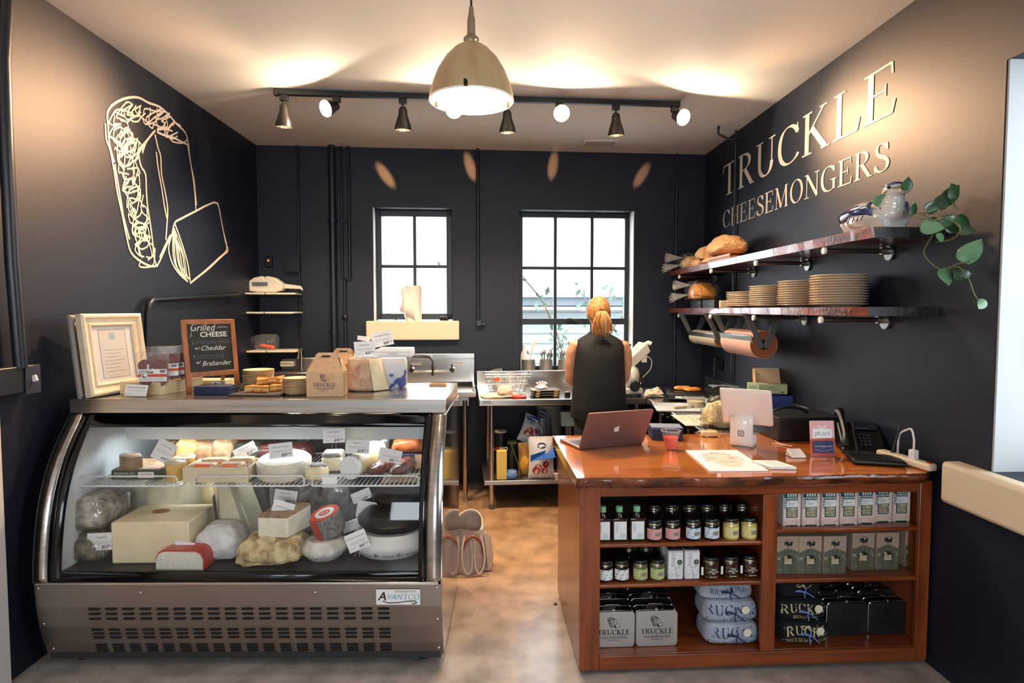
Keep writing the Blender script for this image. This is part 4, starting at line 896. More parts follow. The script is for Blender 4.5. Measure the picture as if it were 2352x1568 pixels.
solid('cheese', 'large white drum of cheese on the middle wire shelf', 'cheese', 655, 2.94, SHLF, [('rind', wheel(.125, .088, .012), cm('white_drum', (218, 212, 196), (206, 198, 178), bump=.15), K())], rot=(.12, .0, 0))
solid('cheese', 'small ripe cheese with a wrinkled top beside the white drum', 'cheese', 728, 2.86, SHLF, [('paste', rough_block(.10, .09, .065, 41, j=.1), IVORY, K(sub=1)), ('rind', MB().ball((0, .01, .062), (.09, .08, .02), bumpy=.3, seed=4), GRIND, K())])
solid('cheese', 'small square cheese with a grey rind lifted behind the wrinkled one', 'cheese', 766, 3.0, SHLF, [('rind', MB().box((0, .01, .05), (.10, .1, .1)), GRIND, K(bev=.015)), ('paste', MB().box((0, -.035, .042), (.102, .02, .07)), PALE, K(bev=.012))], .1)
t = thing('cheese_log', 'thick cheese log with a round white end facing out, on the shelf by the aisle', 'cheese', at(806, 2.84, SHLF + .058), -.35)
MB().cyl((0, .13, 0), .055, .24, axis='y', n=28).build('rind', cm('log_rind', (216, 192, 140), (206, 178, 120), rough=.35), t, bev=.006); MB().cyl((0, .002, 0), .056, .03, axis='y', n=28).build('end_cap', mat('white_end', (228, 232, 232), .35), t, bev=.006)
SAUS = cm('sausage_skin', (150, 74, 50), (96, 40, 30), rough=.3, bump=.6)
for k, (px, lab) in enumerate([(857, 'reddish sausage end in film next to the cheese log'), (905, 'reddish sausage end in film nearest the aisle end of the shelf')]):
    p = at(px, 2.86, SHLF + .034); t = thing('sausage', lab, 'sausage', p, -.3)
    MB().ball((0, .11, 0), (.07, .26, .066), bumpy=.2, seed=k, n=20, k=14).build('skin', SAUS, t); MB().ball((0, .11, 0), (.08, .28, .072), bumpy=.35, seed=k + 5).build('wrap', FILM, t)
t = solid('cheese_bag', 'pale greenish cheese in a puffy clear bag at the back of the shelf', 'cheese', 862, 3.08, SHLF, [('paste', rough_block(.12, .08, .13, 51), cm('greenish_cheese', (190, 196, 178), (160, 170, 150)), K()), ('bag', rough_block(.15, .10, .165, 55, j=.25), FILM, K())])
solid('pouch', 'orange-brown pouch lying on the navy carton at the back of the shelf', 'pouch', 940, 3.1, SHLF + .075, [('pouch', rough_block(.17, .12, .07, 61, j=.1), cm('orange_pouch', (176, 96, 44), (150, 76, 32), rough=.3), K())])
t = solid('navy_carton', 'navy and tan carton at the back of the shelf by the aisle', 'box', 935, 3.1, SHLF, [('box', MB().box((0, 0, .037), (.2, .14, .074)), mat('navy_card', (38, 40, 60), .5), K(bev=.002)), ('end_label', MB().box((.075, -.071, .037), (.05, .002, .07)), KRAFT, K())])
solid('meat_pack', 'dark red wrapped pack lying behind the white drum', 'packet', 655, 3.2, SHLF, [('pack', rough_block(.30, .16, .10, 71, j=.12), cm('dark_red_pack', (92, 44, 36), (60, 28, 26), rough=.3), K())])
solid('meat_pack', 'dark green-grey pack lying behind the card tray', 'packet', 575, 3.2, SHLF, [('pack', rough_block(.16, .16, .11, 77, j=.1), cm('dark_green_pack', (70, 70, 54), (40, 40, 34), rough=.3), K())])
for k, (px, lab) in enumerate([(398, 'brown cheese stack'), (440, 'golden cheese'), (480, 'tan cheese'), (520, 'film-wrapped cheese')]):
    solid('cheese', lab + ['  standing behind the small white wedge', ' behind the amber tubs', ' behind the tray, next to the golden one', ' behind the tray, nearest the dark green pack'][k].replace('  ', ' '), 'cheese', px, 3.18, SHLF, [('paste', rough_block(.12, .12, .12 + .01 * (k % 2), 80 + k, j=.12), cm('back_cheese_%d' % k, [(140, 104, 70), (206, 170, 104), (170, 132, 92), (178, 150, 110)][k], [(100, 70, 50), (180, 140, 84), (140, 100, 70), (140, 110, 80)][k], rough=.35), K())])
for k, px in enumerate((543, 553)):
    t = solid('spice_jar', ['orange-lidded jar at the back of the middle shelf', 'orange jar half hidden behind the orange-lidded one'][k], 'jar', px, 3.25 + .03 * k, SHLF, [('jar', MB().cyl((0, 0, .06), .022, .12), cm('orange_jar', (180, 86, 30), rough=.3), K()), ('lid', MB().cyl((0, 0, .13), .023, .02), BLACK, K())])
# ---- price cards on clear clips
CLIP = clear_mat('clear_clip', haze=.25)
def card(px, py, Y, w_, h_, roll, title, price, lab, yaw=0, stake=.03, sub=2, tint=PAPER, inkc=INK, tilt=-.12):
    s_ = Y / 1400.; W_, H_ = w_ * s_, h_ * s_; p = PY(px, py, Y)
    t = thing('price_card', lab, 'price card', p, 0, rot=(tilt, 0, yaw))
    R = M4.Rotation(math.radians(roll), 4, 'Y')
    MB().box((0, 0, 0), (W_, .0012, H_), T=R).build('card', tint, t)
    m = MB(); Tq = R @ M4.Translation(V((0, -.0007, 0))) @ FRONT; k = W_ / .12
    if title: sans(m, title, .0105 * k, 0, H_ * .24, inkc, Tq)
    for q in range(sub): line(m, [(-W_ * (.40 - .08 * q), H_ * (-.02 - .09 * q)), (W_ * (.40 - .08 * q), H_ * (-.02 - .09 * q))], .0011, GREY, Tq)
    line(m, [(-W_ * .44, -H_ * .32), (-W_ * .2, -H_ * .32)], .001, GREY, Tq)
    if price:
        sans(m, price, .019 * k, W_ * .13, -H_ * .32, INK, Tq, bold=.0004, shear=.15); sans(m, '99/lb', .0115 * k, W_ * .35, -H_ * .27, INK, Tq, shear=.2)
    m.build('lettering', None, t, smooth=0)
    if stake:
        a = R @ V((-.008, .002, -H_ * .3)); m = MB()
        m.tube([a, (-.01, .003, -H_ / 2 - stake)], .0012, n=5); m.tube([a + V((.016, 0, 0)), (.01, .003, -H_ / 2 - stake)], .0012, n=5); m.build('clip', CLIP, t)
card(377, 1036, 2.92, 45, 48, 27, 'Tuxedo Cheddar', '$18', 'price card tilted over the small white wedge on the shelf')
card(563, 1035, 3.0, 52, 26, -27, 'Cheese Curds', '$12', 'small steeply tilted price card behind the wrapped packs', sub=1)
card(645, 1034, 2.86, 54, 34, -6, 'Délice des Cremiers', '$20', 'price card clipped over the large white drum')
card(767, 1000, 2.84, 50, 33, -2, 'Brebis Papillon', '$32', 'highest price card inside the case, over the small square cheese')
card(821, 1025, 2.88, 55, 32, 2, 'Bucheron', '$18', 'price card over the round-ended cheese log')
card(896, 1046, 2.84, 53, 30, 12, '', '$31', 'price card tilted over the sausages')
card(757, 1104, 2.80, 34, 30, 0, '', '', 'blank little card hanging behind the shelf guard rail', stake=0, sub=0)
card(191, 1183, 2.82, 60, 36, 27, 'Bridgewater Cirrus', '$37', 'steeply tilted price card over the lumpy grey-white cheese')
card(271, 1148, 2.98, 55, 34, -2, 'Cornelia Washed Rind', '$22', 'straight price card under the first wire shelf')
card(233, 1243, 2.76, 64, 39, -2, 'Ewephoria', '$27', 'price card standing in the dark mouldy cheese')
card(398, 1207, 2.90, 54, 40, 0, 'Shelburne Farms 2 Year', '$24', 'price card over the square yellow block')
card(423, 1264, 2.72, 46, 40, 7, 'Barbablu', '$19', 'price card above the red-rimmed cheese')
card(385, 1136, 3.04, 60, 26, 2, '', '$15', 'price card half hidden under the first wire shelf', sub=1)
card(656, 1140, 2.92, 52, 30, 8, 'Highland Blue', '$32', 'price card just under the middle wire shelf')
card(647, 1178, 2.80, 50, 54, 16, 'Cloverdale Fromage', '$28', 'tall tilted price card over the white wedge')
card(808, 1206, 2.92, 46, 24, -20, 'Rush Creek', '', 'tilted card half hidden behind the front one by the black wheels', sub=1)
card(820, 1242, 2.70, 50, 42, -22, 'Brabander Goat Gouda', '$32', 'slanting price card in front of the large white wheel')
card(842, 1170, 2.98, 46, 38, 8, '', '$37', 'pale price card in front of the brown carton', sub=1)
card(830, 1138, 3.04, 46, 24, -22, '', '$28', 'slanting price card right under the aisle-end shelf', sub=1)
card(882, 1130, 3.04, 26, 20, -30, '', '', 'small steep card tucked under the aisle-end shelf', stake=0, sub=2)
# ================================================================== ON TOP OF THE CASE
ZT_ = 1.1655
FR = wood('cream_frame', (234, 218, 192), (222, 202, 170), sc=(30, 30, 30), rough=.35, bump=.02)
def pic(name, bl, br, tl, label, mm, th=.03, full=True):
    """a moulded frame from three of its corners"""
    ex, ey = (br - bl), (tl - bl); W_, H_ = ex.length, ey.length; T = frame(bl, ex, ey); o = thing(name, label, 'picture frame', (0, 0, 0)); o.matrix_basis = T
    fw = .062
    def ring(a, b, z0, z1, mt, nm):
        m = MB(); A = [(a, a), (W_ - a, a), (W_ - a, H_ - a), (a, H_ - a)]; B = [(b, b), (W_ - b, b), (W_ - b, H_ - b), (b, H_ - b)]
        m.add([(x, y, z0) for x, y in A] + [(x, y, z1) for x, y in B], [(i, (i + 1) % 4, 4 + (i + 1) % 4, 4 + i) for i in range(4)]); return m
    m = MB(); prof = [(0, -.0), (0, th), (.010, th + .008), (.018, th + .006), (.024, th - .004), (.045, th - .010), (.05, th - .002), (.056, th - .004), (fw, th - .016)]
    for (a, z0), (b, z1) in zip(prof[:-1], prof[1:]):
        q = ring(a, b, z0, z1, None, ''); m.add(q.v, q.f)
    m.build('frame_moulding', mm, o, smooth=30)
    MB().box((W_ / 2, H_ / 2, .004), (W_ - .01, H_ - .01, .008)).build('backing', KRAFT, o)
    if full:
        MB().box((W_ / 2, H_ / 2, th - .018), (W_ - 2 * fw + .01, H_ - 2 * fw + .01, .002)).build('mat_board', PAPER, o)
        m = MB(); rect(m, W_ * .28, H_ * .2, W_ * .72, H_ * .8, mat('certificate_paper', (222, 220, 216), .6), None, th - .0165); rect(m, W_ * .45, H_ * .68, W_ * .54, H_ * .76, mat('pale_teal', (170, 200, 204), .6), None, th - .016)
        line(m, [(W_ * .28, H_ * .2), (W_ * .72, H_ * .2), (W_ * .72, H_ * .8), (W_ * .28, H_ * .8), (W_ * .28, H_ * .2)], .0015, GREY, None, th - .016)
        for k in range(7): line(m, [(W_ * .33, H_ * (.55 - k * .045)), (W_ * (.66 - .05 * (k % 3)), H_ * (.55 - k * .045))], .0012, GREY, None, th - .016)
        m.build('certificate', None, o, smooth=0)
        MB().box((W_ / 2, H_ / 2, th - .012), (W_ - 2 * fw, H_ - 2 * fw, .001)).build('glass', GLASS, o, smooth=0)
    return o
bl = PZ(197, 914, ZT_ + .001); dr = PZ(300, 897, ZT_ + .001) - bl; br = bl + dr.normalized() * .365
tl = PX(165, 722, XL + .10); 
up = (tl - bl); up = up - dr.normalized() * up.dot(dr.normalized()); tl = bl + up
pic('framed_certificate', bl, br, tl, 'cream framed certificate leaning on the left wall, in front', FR)
off = V((-.045, .0, .0)); nrm = dr.cross(up).normalized()
pic('framed_certificate', bl + nrm * -.036 + V((-.004, -.004, .0)), br + nrm * -.036, tl + nrm * -.036 + V((-.004, -.004, 0)), 'thin grey-edged frame leaning behind the cream one', mat('grey_frame', (150, 140, 132), .4), th=.012, full=False)
# wooden crate with salami packs
CRW = wood('pale_crate_wood', (226, 206, 168), (210, 184, 140), sc=(4, 30, 30), rough=.6, bump=.04)
a = PZ(278, 905, ZT_); b = PZ(366, 907, ZT_); c = PZ(426, 885, ZT_)
ra_ = math.atan2(b.y - a.y, b.x - a.x); cw = (b - a).length; cdv = M4.Rotation(-ra_, 4, 'Z') @ (c - b); cdp = cdv.length; sk_ = math.atan2(cdv.x, cdv.y)
cr = thing('wooden_crate', 'shallow pale wooden crate holding salami packs on the case top', 'crate', a, ra_)
hh = .062; sx = math.tan(sk_) * cdp * .35; dd = .25
for p in ([(0, 0), (cw, 0)], [(cw, 0), (cw + .05, dd)], [(cw + .05, dd), (.05, dd)], [(.05, dd), (0, 0)]):
    (x0, y0), (x1, y1) = p; L_ = math.hypot(x1 - x0, y1 - y0); MB().box(((x0 + x1) / 2, (y0 + y1) / 2, hh / 2), (L_ + .004, .008, hh), rz=math.atan2(y1 - y0, x1 - x0)).build('crate_side', CRW, cr, bev=.001)
MB().hexa([(.0, 0, 0), (cw, 0, 0), (cw + .05, dd, 0), (.05, dd, 0), (0, 0, .006), (cw, 0, .006), (cw + .05, dd, .006), (.05, dd, .006)]).build('crate_base', CRW, cr)
SAL = cm('salami', (122, 44, 28), (84, 28, 20), sc=(80, 80, 80), rough=.35)
def salami(px, py, Y, rz, lab, front):
    p = PY(px, py, Y); t = thing('salami_pack', lab, 'packet', p, rz)
    for x in (-.034, .034): MB().cyl((x, 0, .012), .033, .014, axis='y', n=24).cyl((x, 0, -.05), .033, .014, axis='y', n=24).build('salami_slices', SAL, t)
    MB().box((0, 0, 0), (.15, .02, .165)).build('plastic_sleeve', clear_mat('sleeve_film', rough=.08, haze=.05), t, bev=.006)
    m = MB(); Tq = face(0, -.0115, -.032)
    rect(m, -.066, -.03, .066, .03, PAPER, Tq); rect(m, -.066, -.008, .066, .006, mat('red_print', (206, 76, 56), .6), Tq, .0006); sans(m, 'COCINA', .017, -.028, .014, INK, Tq, bold=.0006); sans(m, 'CHARLOTTE', .008, -.03, .025, INK, Tq); disc(m, -.036, -.002, .015, PAPER, Tq, .001); disc(m, -.036, -.002, .011, INK, Tq, .0011); disc(m, -.034, -.0, .008, PAPER, Tq, .0012)
    rect(m, .035, .012, .06, .026, GREY, Tq, .0007)
    for k in range(3): line(m, [(-.058, -.013 - k * .005), (.05, -.013 - k * .005)], .0013, GREY, Tq)
    m.build('label', None, t, smooth=0)
salami(352, 846, 3.0, .1, 'salami slice pack with a white and red label, foremost in the crate', 1)
for k, (px, py, Y, rz) in enumerate([(374, 834, 3.03, .5), (388, 832, 3.06, .7), (402, 831, 3.09, .8), (414, 831, 3.12, .85)]):
    salami(px, py, Y, rz, 'salami pack standing in the crate, %s behind the foremost' % ORD[k], 0)
card(313, 896, 2.93, 50, 26, 3, 'Charlotte Cocina Mild', '', 'small price card leaning on the front of the wooden crate', stake=0, sub=1, tilt=-.3)
# chalkboard sandwich sign
bl = PZ(429, 903, ZT_); br = PZ(551, 891, ZT_); ex = br - bl; ex.z = 0; W_ = ex.length; tz = PY(430, 733, bl.y + .05)
A_ = thing('chalkboard_sign', 'small wood-framed chalkboard sign listing grilled cheese', 'chalkboard', bl, math.atan2(ex.y, ex.x)); H_ = tz.z - ZT_; Wt = W_
WN = wood('walnut_frame', (170, 98, 44), (128, 68, 28), sc=(30, 30, 6), rough=.4)
Tl = M4.Rotation(-.14, 4, 'X'); Z0 = .088
for x in (.012, Wt - .012): MB().box((x, 0, H_ / 2), (.024, .014, H_), T=Tl).build('frame_stile', WN, A_, bev=.002)
for z in (H_ - .012, Z0): MB().box((Wt / 2, -.001, z), (Wt - .02, .014, .026), T=Tl).build('frame_rail', WN, A_, bev=.002)
for x in (.03, Wt - .03): MB().box((x, .095, .12), (.016, .01, .27), rx=.45).build('rear_leg', WN, A_)
MB().box((Wt / 2, .002, (H_ + Z0) / 2), (Wt - .04, .006, H_ - Z0), T=Tl).build('slate_panel', mat('chalkboard', (14, 15, 16), .6), A_)
m = MB(); Tq = Tl @ M4.Translation(V((Wt / 2, -.0015, (H_ + Z0) / 2))) @ FRONT; CH = mat('chalk', (214, 214, 210), .9); CH2 = mat('faint_chalk', (92, 94, 96), .9); k = (Wt - .04) / .215

for (tx, sz, x_, y_, mm_, kw_) in (('Grilled', .050, -.035, .098, CH, dict(shear=.35, sx=.85)), ('CHEESE', .034, .020, .062, CH, dict(bold=.0008, sx=1.12)), ('TARRAGON LEMON', .026, .008, .022, CH2, dict(sx=.78)), ('Cheddar', .034, .010, -.008, CH, dict(shear=.4)), ('w/', .022, -.068, -.006, CH, dict(shear=.3)), ('CHOCOLATE', .028, -.01, -.052, CH2, dict(sx=.85)), ('Brabander', .033, .022, -.087, CH, dict(shear=.4)), ('w/', .022, -.068, -.078, CH, dict(shear=.3))):
    m = MB(); sans(m, tx, sz * k, x_, y_, mm_, Tq, **kw_); m.build('chalk_word', None, A_, smooth=0)
m = MB(); disc(m, -.085, .018, .0025, CH, Tq); disc(m, -.085, -.047, .0025, CH, Tq); m.build('chalk_dots', None, A_, smooth=0)
m = MB()
for q in range(4): line(m, [(.04 + .012 * q, .094 + .002 * q), (.055 + .014 * q, .108 - .003 * q)], .0015, CH, Tq); line(m, [(-.098 + .004 * q, .052 + .010 * q), (-.086, .06 + .009 * q)], .0015, CH, Tq)
m.build('chalk_strokes', None, A_, smooth=0)
# navy folded napkins, card box behind
def sheets(px, py, z, w_, d_, h_, rz, lab, name='napkin_stack', cat='napkins', n=6, c=mat('navy_paper', (34, 44, 78), .7), zp=None):
    t = thing(name, lab, cat, PZ(px, py, z), rz); r = random.Random(int(px))
    for k in range(n): MB().box((r.uniform(-.003, .003), r.uniform(-.003, .003), h_ * (k + .5) / n), (w_, d_, h_ / n * .9), rz=r.uniform(-.03, .03)).build('sheet', c, t, bev=.0008)
    return t
sheets(497, 903, ZT_, .17, .11, .04, .05, 'stack of folded navy napkins under the chalkboard sign')
t = thing('card_box', 'flat tan box with a pale label behind the chalkboard sign', 'box', PZ(482, 887, ZT_), .0)
MB().box((0, .03, .018), (.19, .12, .036)).build('box', CRW, t, bev=.002); m = MB(); rect(m, .02, -.012, .075, .012, PAPER, face(0, -.031, .018)); disc(m, .045, 0, .008, BRIND, face(0, -.031, .018), .001, sq=.7); m.build('label', None, t, smooth=0)
# palm-leaf plates
PL = cm('palm_plate', (224, 196, 152), (200, 164, 116), sc=(12, 12, 50), bump=.1)
def plates(px, py, z, r, n, dz, where, grp_, mm, prof=None, name='wooden_plate', cat='plate'):
    base = PZ(px, py, z) + V((0, r * .9, 0)) ; p0 = None
    pr = prof or [(.0001, 0), (r * .62, 0), (r * .8, .004), (r, .013), (r * .985, .0145), (r * .78, .007), (r * .6, .004), (.0001, .004)]
    rnd = random.Random(int(px))
    for k in range(n):
        lab = (ordl(n - 1 - k) + ' from the top') if k < n - 1 else 'topmost'
        L_ = where % lab
        p = (base.x + rnd.uniform(-.0015, .0015), base.y + rnd.uniform(-.0015, .0015), z + k * dz)
        if p0 is None:
            p0 = thing(name, L_, cat, p, 0, grp_); MB().lathe(pr, 30, caps=False).build('dish', mm, p0, smooth=60)
        else: dup(p0, p, rnd.uniform(0, 6), L_)
plates(582, 897, ZT_, .078, 13, .0074, 'thin tan disposable plate, %s of the stack behind the sandwich pieces', 'tan plates in the taller stack', PL)
plates(673, 909, ZT_, .067, 12, .0062, 'thin tan disposable plate, %s of the stack beside the kraft boxes', 'tan plates in the stack by the kraft boxes', PL)
# slate with sandwich pieces
t = thing('slate_board', 'thin dark slate board holding sandwich pieces', 'serving board', PZ(590, 908, ZT_), -.08)
MB().box((0, .05, .004), (.25, .17, .008)).build('slate', mat('slate', (56, 52, 50), .7, bump=.4), t, bev=.001)
BREAD = cm('toasted_bread', (226, 158, 70), (206, 112, 34), sc=(26, 26, 26), bump=.4); CRUMB = cm('bread_crumb', (236, 208, 156), (220, 180, 120), bump=.5)
for k, (px, py, z, rz, rx) in enumerate([(573, 905, .009, .3, 0), (600, 906, .009, -.3, 0), (628, 903, .009, .5, .0), (592, 900, .038, .9, .2), (618, 898, .036, .1, -.2), (637, 897, .038, -.6, .2)]):
    t = thing('sandwich_piece', 'toasted sandwich wedge, ' + ['foremost at the plate-stack end of the slate', 'front middle of the slate', 'front end of the slate by the lower plate stack', 'lying across the first two', 'on top in the middle of the pile', 'on top by the lower plate stack'][k], 'sandwich', PZ(px, py, ZT_) + V((0, .03, z)), rot=(rx, 0, rz))
    T3 = [(-.035, -.025), (.04, -.02), (.0, .04)]
    MB().prism(T3, .011, BREAD).prism([(x * .96, y * .96) for x, y in T3], .012, CRUMB, T=M4.Translation(V((0, 0, .009)))).prism(T3, .011, BREAD, T=M4.Translation(V((.001, 0, .02)))).build('slice', None, t, bev=.003)
# kraft gable boxes
def gable(px, py, rz, w_, lab, print_=True, z=ZT_, Yo=0):
    t = thing('gable_box', lab, 'carton', PZ(px, py, z) + V((0, Yo, 0)), rz); d = w_ * .62; h = w_ * .68
    m = MB().hexa([(-w_ / 2, 0, 0), (w_ / 2, 0, 0), (w_ / 2, d, 0), (-w_ / 2, d, 0), (-w_ / 2, 0, h), (w_ / 2, 0, h), (w_ / 2, d, h), (-w_ / 2, d, h)]); m.build('carton_body', KRAFT, t, bev=.001)
    a = w_ / 2; tp = h + w_ * .52; yc = d / 2; hw = w_ * .30
    for s_ in (-1, 1):
        y0 = yc + s_ * d / 2; y1 = yc + s_ * .004; zt = tp; m = MB()
        if s_ < 0: pass
        ym = yc + s_ * d * .14; zm = h + w_ * .34
        m.add([(-a, y0, h), (a, y0, h), (hw * 1.15, ym, zm), (-hw * 1.15, ym, zm)], [(0, 1, 2, 3)])
        e = .16 * w_; hx = .15 * w_; z1, z2 = zm + .035 * w_ * 1.2, zm + .09 * w_ * 1.2; q = lambda z: ym + (y1 - ym) * (z - zm) / (zt - zm)
        for p in ([(-hw * 1.15, zm), (hw * 1.15, zm), (hw * 1.1, z1), (-hw * 1.1, z1)], [(-hw * 1.1, z1), (-hx, z1), (-hx, z2), (-hw, z2)], [(hx, z1), (hw * 1.1, z1), (hw, z2), (hx, z2)], [(-hw, z2), (hw, z2), (hw * .8, zt), (-hw * .8, zt)]):
            m.add([(x, q(zz), zz) for x, zz in p], [(0, 1, 2, 3)])
        m.build('gable_panel', KRAFT, t, smooth=0, solid=.0015)
    for s_ in (-1, 1):
        MB().add([(s_ * a, 0, h), (s_ * a, d, h), (s_ * (hw * 1.3), yc + .02, zm), (s_ * (hw * 1.3), yc - .02, zm)], [(0, 1, 2, 3)]).build('side_flap', KRAFT, t, smooth=0, solid=.0015)
    if print_:
        m = MB(); logo(m, w_ * .60, NAVYINK, face(0, -.0015, h * .42), th=1.2); m.build('print', None, t, smooth=0)
gable(746, 911, .03, .172, 'kraft gable box printed with the shop name, in front')
gable(772, 888, -.1, .165, 'second kraft gable box just behind the printed one', False, Yo=.10)
# cut wheel, wrapped cheese, papers
t = thing('cheese_wheel_half', 'big half wheel of cheese with a rough brown rind and pale cut face', 'cheese', PZ(838, 899, ZT_), .0); t.scale = (1.1, 1.1, 1.12)
hw_ = .155
MB().hexa([(-.095, .0, 0), (.045, -.015, 0), (.06, .17, 0), (-.09, .16, 0), (-.085, .02, hw_ * .98), (.015, .01, hw_), (.04, .16, hw_), (-.08, .15, hw_)]).build('rind', cm('rough_brown_rind', (226, 192, 162), (184, 138, 108), sc=(20, 20, 20), bump=.7), t, bev=.02, bseg=4)
MB().hexa([(.042, -.013, .002), (.10, .05, .002), (.10, .17, .002), (.05, .17, .002), (.013, .012, hw_ - .002), (.055, .06, hw_ - .002), (.055, .16, hw_ - .002), (.02, .16, hw_ - .002)]).build('cut_face', cm('cream_face', (236, 220, 190), (226, 206, 168), sc=(12, 12, 12), bump=.3), t, bev=.004)
t = thing('wrapped_cheese', 'round cheese wrapped in blue and white printed paper on the case top', 'cheese', PZ(893, 893, ZT_) + V((0, .08, 0)))
MB().lathe([(.0001, 0), (.075, 0), (.085, .02), (.085, .14), (.08, .16), (.0001, .165)], 30, caps=False, wob=lambda a, z: 1 + .05 * noise.noise(V((math.cos(a) * 3, math.sin(a) * 3, z * 20)))).build('wrapping', mat('blue_print_paper', (208, 206, 210), .5, c2=(70, 86, 150), sc=(11, 11, 11), ramp=(.56, .6), bump=.3), t)
t = thing('paper_packet', 'long white paper-wrapped packet lying on the half wheel and wrapped cheese', 'packet', PY(905, 822, 3.03) + V((0, 0, .01)), .02)
MB().box((0, .02, .014), (.19, .11, .036)).box((0.01, .02, .034), (.17, .10, .014)).build('paper', mat('waxed_paper', (236, 232, 228), .5, bump=.4, bsc=18), t, bev=.008, bseg=3)
m = MB(); Tq = face(0, -.0365, .016); line(m, [(-.08, .006), (.085, .006)], .0012, GREY, Tq); line(m, [(-.08, -.009), (.085, -.009)], .0012, GREY, Tq); sans(m, 'PRODUCE', .009, 0, -.002, mat('red_print'), Tq); m.build('print', None, t, smooth=0)
t = thing('paper_packet', 'flat white paper packet on top of the half wheel', 'packet', PY(845, 822, 3.0), -.05); MB().box((0, .03, .006), (.12, .10, .012)).build('paper', mat('waxed_paper'), t, bev=.004)
card(838, 800, 2.97, 48, 33, -4, 'Challerhocker', '$33', 'price card stuck in the half wheel, nearest the kraft boxes', stake=.012, tilt=0)
card(878, 778, 3.02, 48, 33, -11, 'Stracciatella di Bufala', '$28', 'higher price card over the paper-wrapped packet', stake=.012, tilt=0)
card(835, 777, 3.05, 28, 10, 8, '', '', 'slim pale card edge showing behind the half-wheel price card', stake=.02, sub=1, tilt=0)
t = thing('card_tray', 'small open cardboard tray at the corner of the case top', 'tray', PZ(1006, 885, ZT_), -.05)
for c, d in (((0, .0, .002), (.085, .06, .004)), ((0, -.03, .006), (.085, .003, .012)), ((0, .03, .006), (.085, .003, .012)), ((-.042, 0, .006), (.003, .06, .012)), ((.042, 0, .006), (.003, .06, .012))): MB().box(c, d).build('side', KRAFT, t)
# ================================================================== ON THE COUNTER
def K(px, py): return PZ(px, py, ZK)
# laptop, seen from behind
a = K(1330, 1033); b = K(1491, 1021); ang = math.atan2(b.y - a.y, b.x - a.x); lw_ = (b - a).length * 1.05
lp = thing('laptop', 'open silver laptop seen from behind at the aisle end of the counter', 'laptop', a, ang + .07)
ALU = mat('aluminium', (136, 112, 108), .5, .7); lw_ = .375
MB().box((lw_ / 2, .115, .006), (lw_, .225, .012)).build('base', ALU, lp, bev=.005, bseg=3)
MB().box((lw_ / 2, .10, .0125), (lw_ * .88, .10, .002)).build('keyboard', BLACK, lp, bev=.001)
TLD = M4.Translation(V((0, .004, .008))) @ M4.Rotation(.46 + PI / 2, 4, 'X')
lh = .215
m = MB(); r_ = .012
def rrect(w, h, r, x=0, y=0, n=5): return [(x + cx + r * math.cos(a), y + cy + r * math.sin(a)) for cx, cy, a0 in ((w - r, r, -PI / 2), (w - r, h - r, 0), (r, h - r, PI / 2), (r, r, PI)) for a in [a0 + PI / 2 * i / n for i in range(n + 1)]]
lid = MB().prism(rrect(lw_, lh, r_), .006, T=TLD).build('lid', ALU, lp, smooth=30)
MB().prism(rrect(lw_ - .012, lh - .012, r_, .006, .006), .001, T=TLD @ M4.Translation(V((0, 0, -.0012)))).build('screen', mat('screen_black', (8, 8, 10), .1), lp)
m = MB(); APL = mat('apple_emblem', (214, 216, 218), .2)
ap = [(0, .36), (.16, .44), (.34, .42), (.46, .30), (.36, .14), (.36, -.08), (.5, -.24), (.40, -.44), (.24, -.58), (.08, -.52), (-.08, -.52), (-.24, -.58), (-.42, -.40), (-.52, -.12), (-.50, .18), (-.38, .36), (-.18, .44)]
ap2 = [tuple(v) for v in smooth_line(ap + [ap[0]], 3)][:-1]; Ta = TLD @ M4.Translation(V((lw_ * .5, lh * .5, .0065)))
sc_ = .030
m.add([(x * sc_, y * sc_, 0) for x, y in ap2], [tuple(range(len(ap2)))], None, Ta)
m.add([(x * sc_, y * sc_, 0) for x, y in [(.02, .44), (.04, .6), (.16, .74), (.28, .76), (.26, .6), (.14, .48)]], [tuple(range(6))], None, Ta)
m.build('emblem', APL, lp, smooth=0)
# cup
cp = thing('plastic_cup', 'clear plastic cup with red drink on the counter', 'cup', K(1544, 1034) + V((0, .03, 0))); cp.scale = (1.13,) * 3
MB().lathe([(.0001, .001), (.025, .001), (.0255, .004), (.030, .035), (.036, .065), (.042, .082), (.0425, .084)], 30, caps=False).build('cup', MILKY if 0 else clear_mat('cup_plastic', rough=.04, haze=.08), cp, smooth=60)
MB().tube([(.0425 * math.cos(2 * PI * k / 30), .0425 * math.sin(2 * PI * k / 30), .084) for k in range(30)], .0014, closed=True, n=6).build('lip', clear_mat('cup_lip', haze=.5), cp)
MB().lathe([(.0001, .003), (.0235, .003), (.029, .036), (.0325, .055), (.0001, .055)], 24, caps=False).build('drink', mat('red_drink', (226, 70, 44), .15, bump=.3), cp)
# navy folded bags
t = thing('folded_bags', 'stack of folded navy paper bags behind the plastic cup', 'paper bags', K(1538, 1012) + V((0, .08, 0)), -.08); r = random.Random(3)
for k in range(9): MB().box((r.uniform(-.004, .004), r.uniform(-.004, .004), .005 + .0068 * k), (.165, .13, .006), rz=r.uniform(-.05, .05)).build('bag', mat('navy_paper'), t, bev=.001)
MB().box((0, 0, .066), (.165, .12, .003), rz=-.05).build('sheet', mat('grey_blue_paper', (120, 128, 150), .7), t)
# wrapped crackers
t = thing('cracker_pack', 'wrapped white sandwich block in clear film beside the register stand', 'packet', K(1632, 1003) + V((0, .02, 0)), -.12)
MB().box((0, 0, .016), (.085, .055, .026)).build('crackers', CRUMB, t, bev=.004); MB().ball((0, 0, .016), (.15, .09, .04), bumpy=.4, seed=4).build('film', FILM, t)
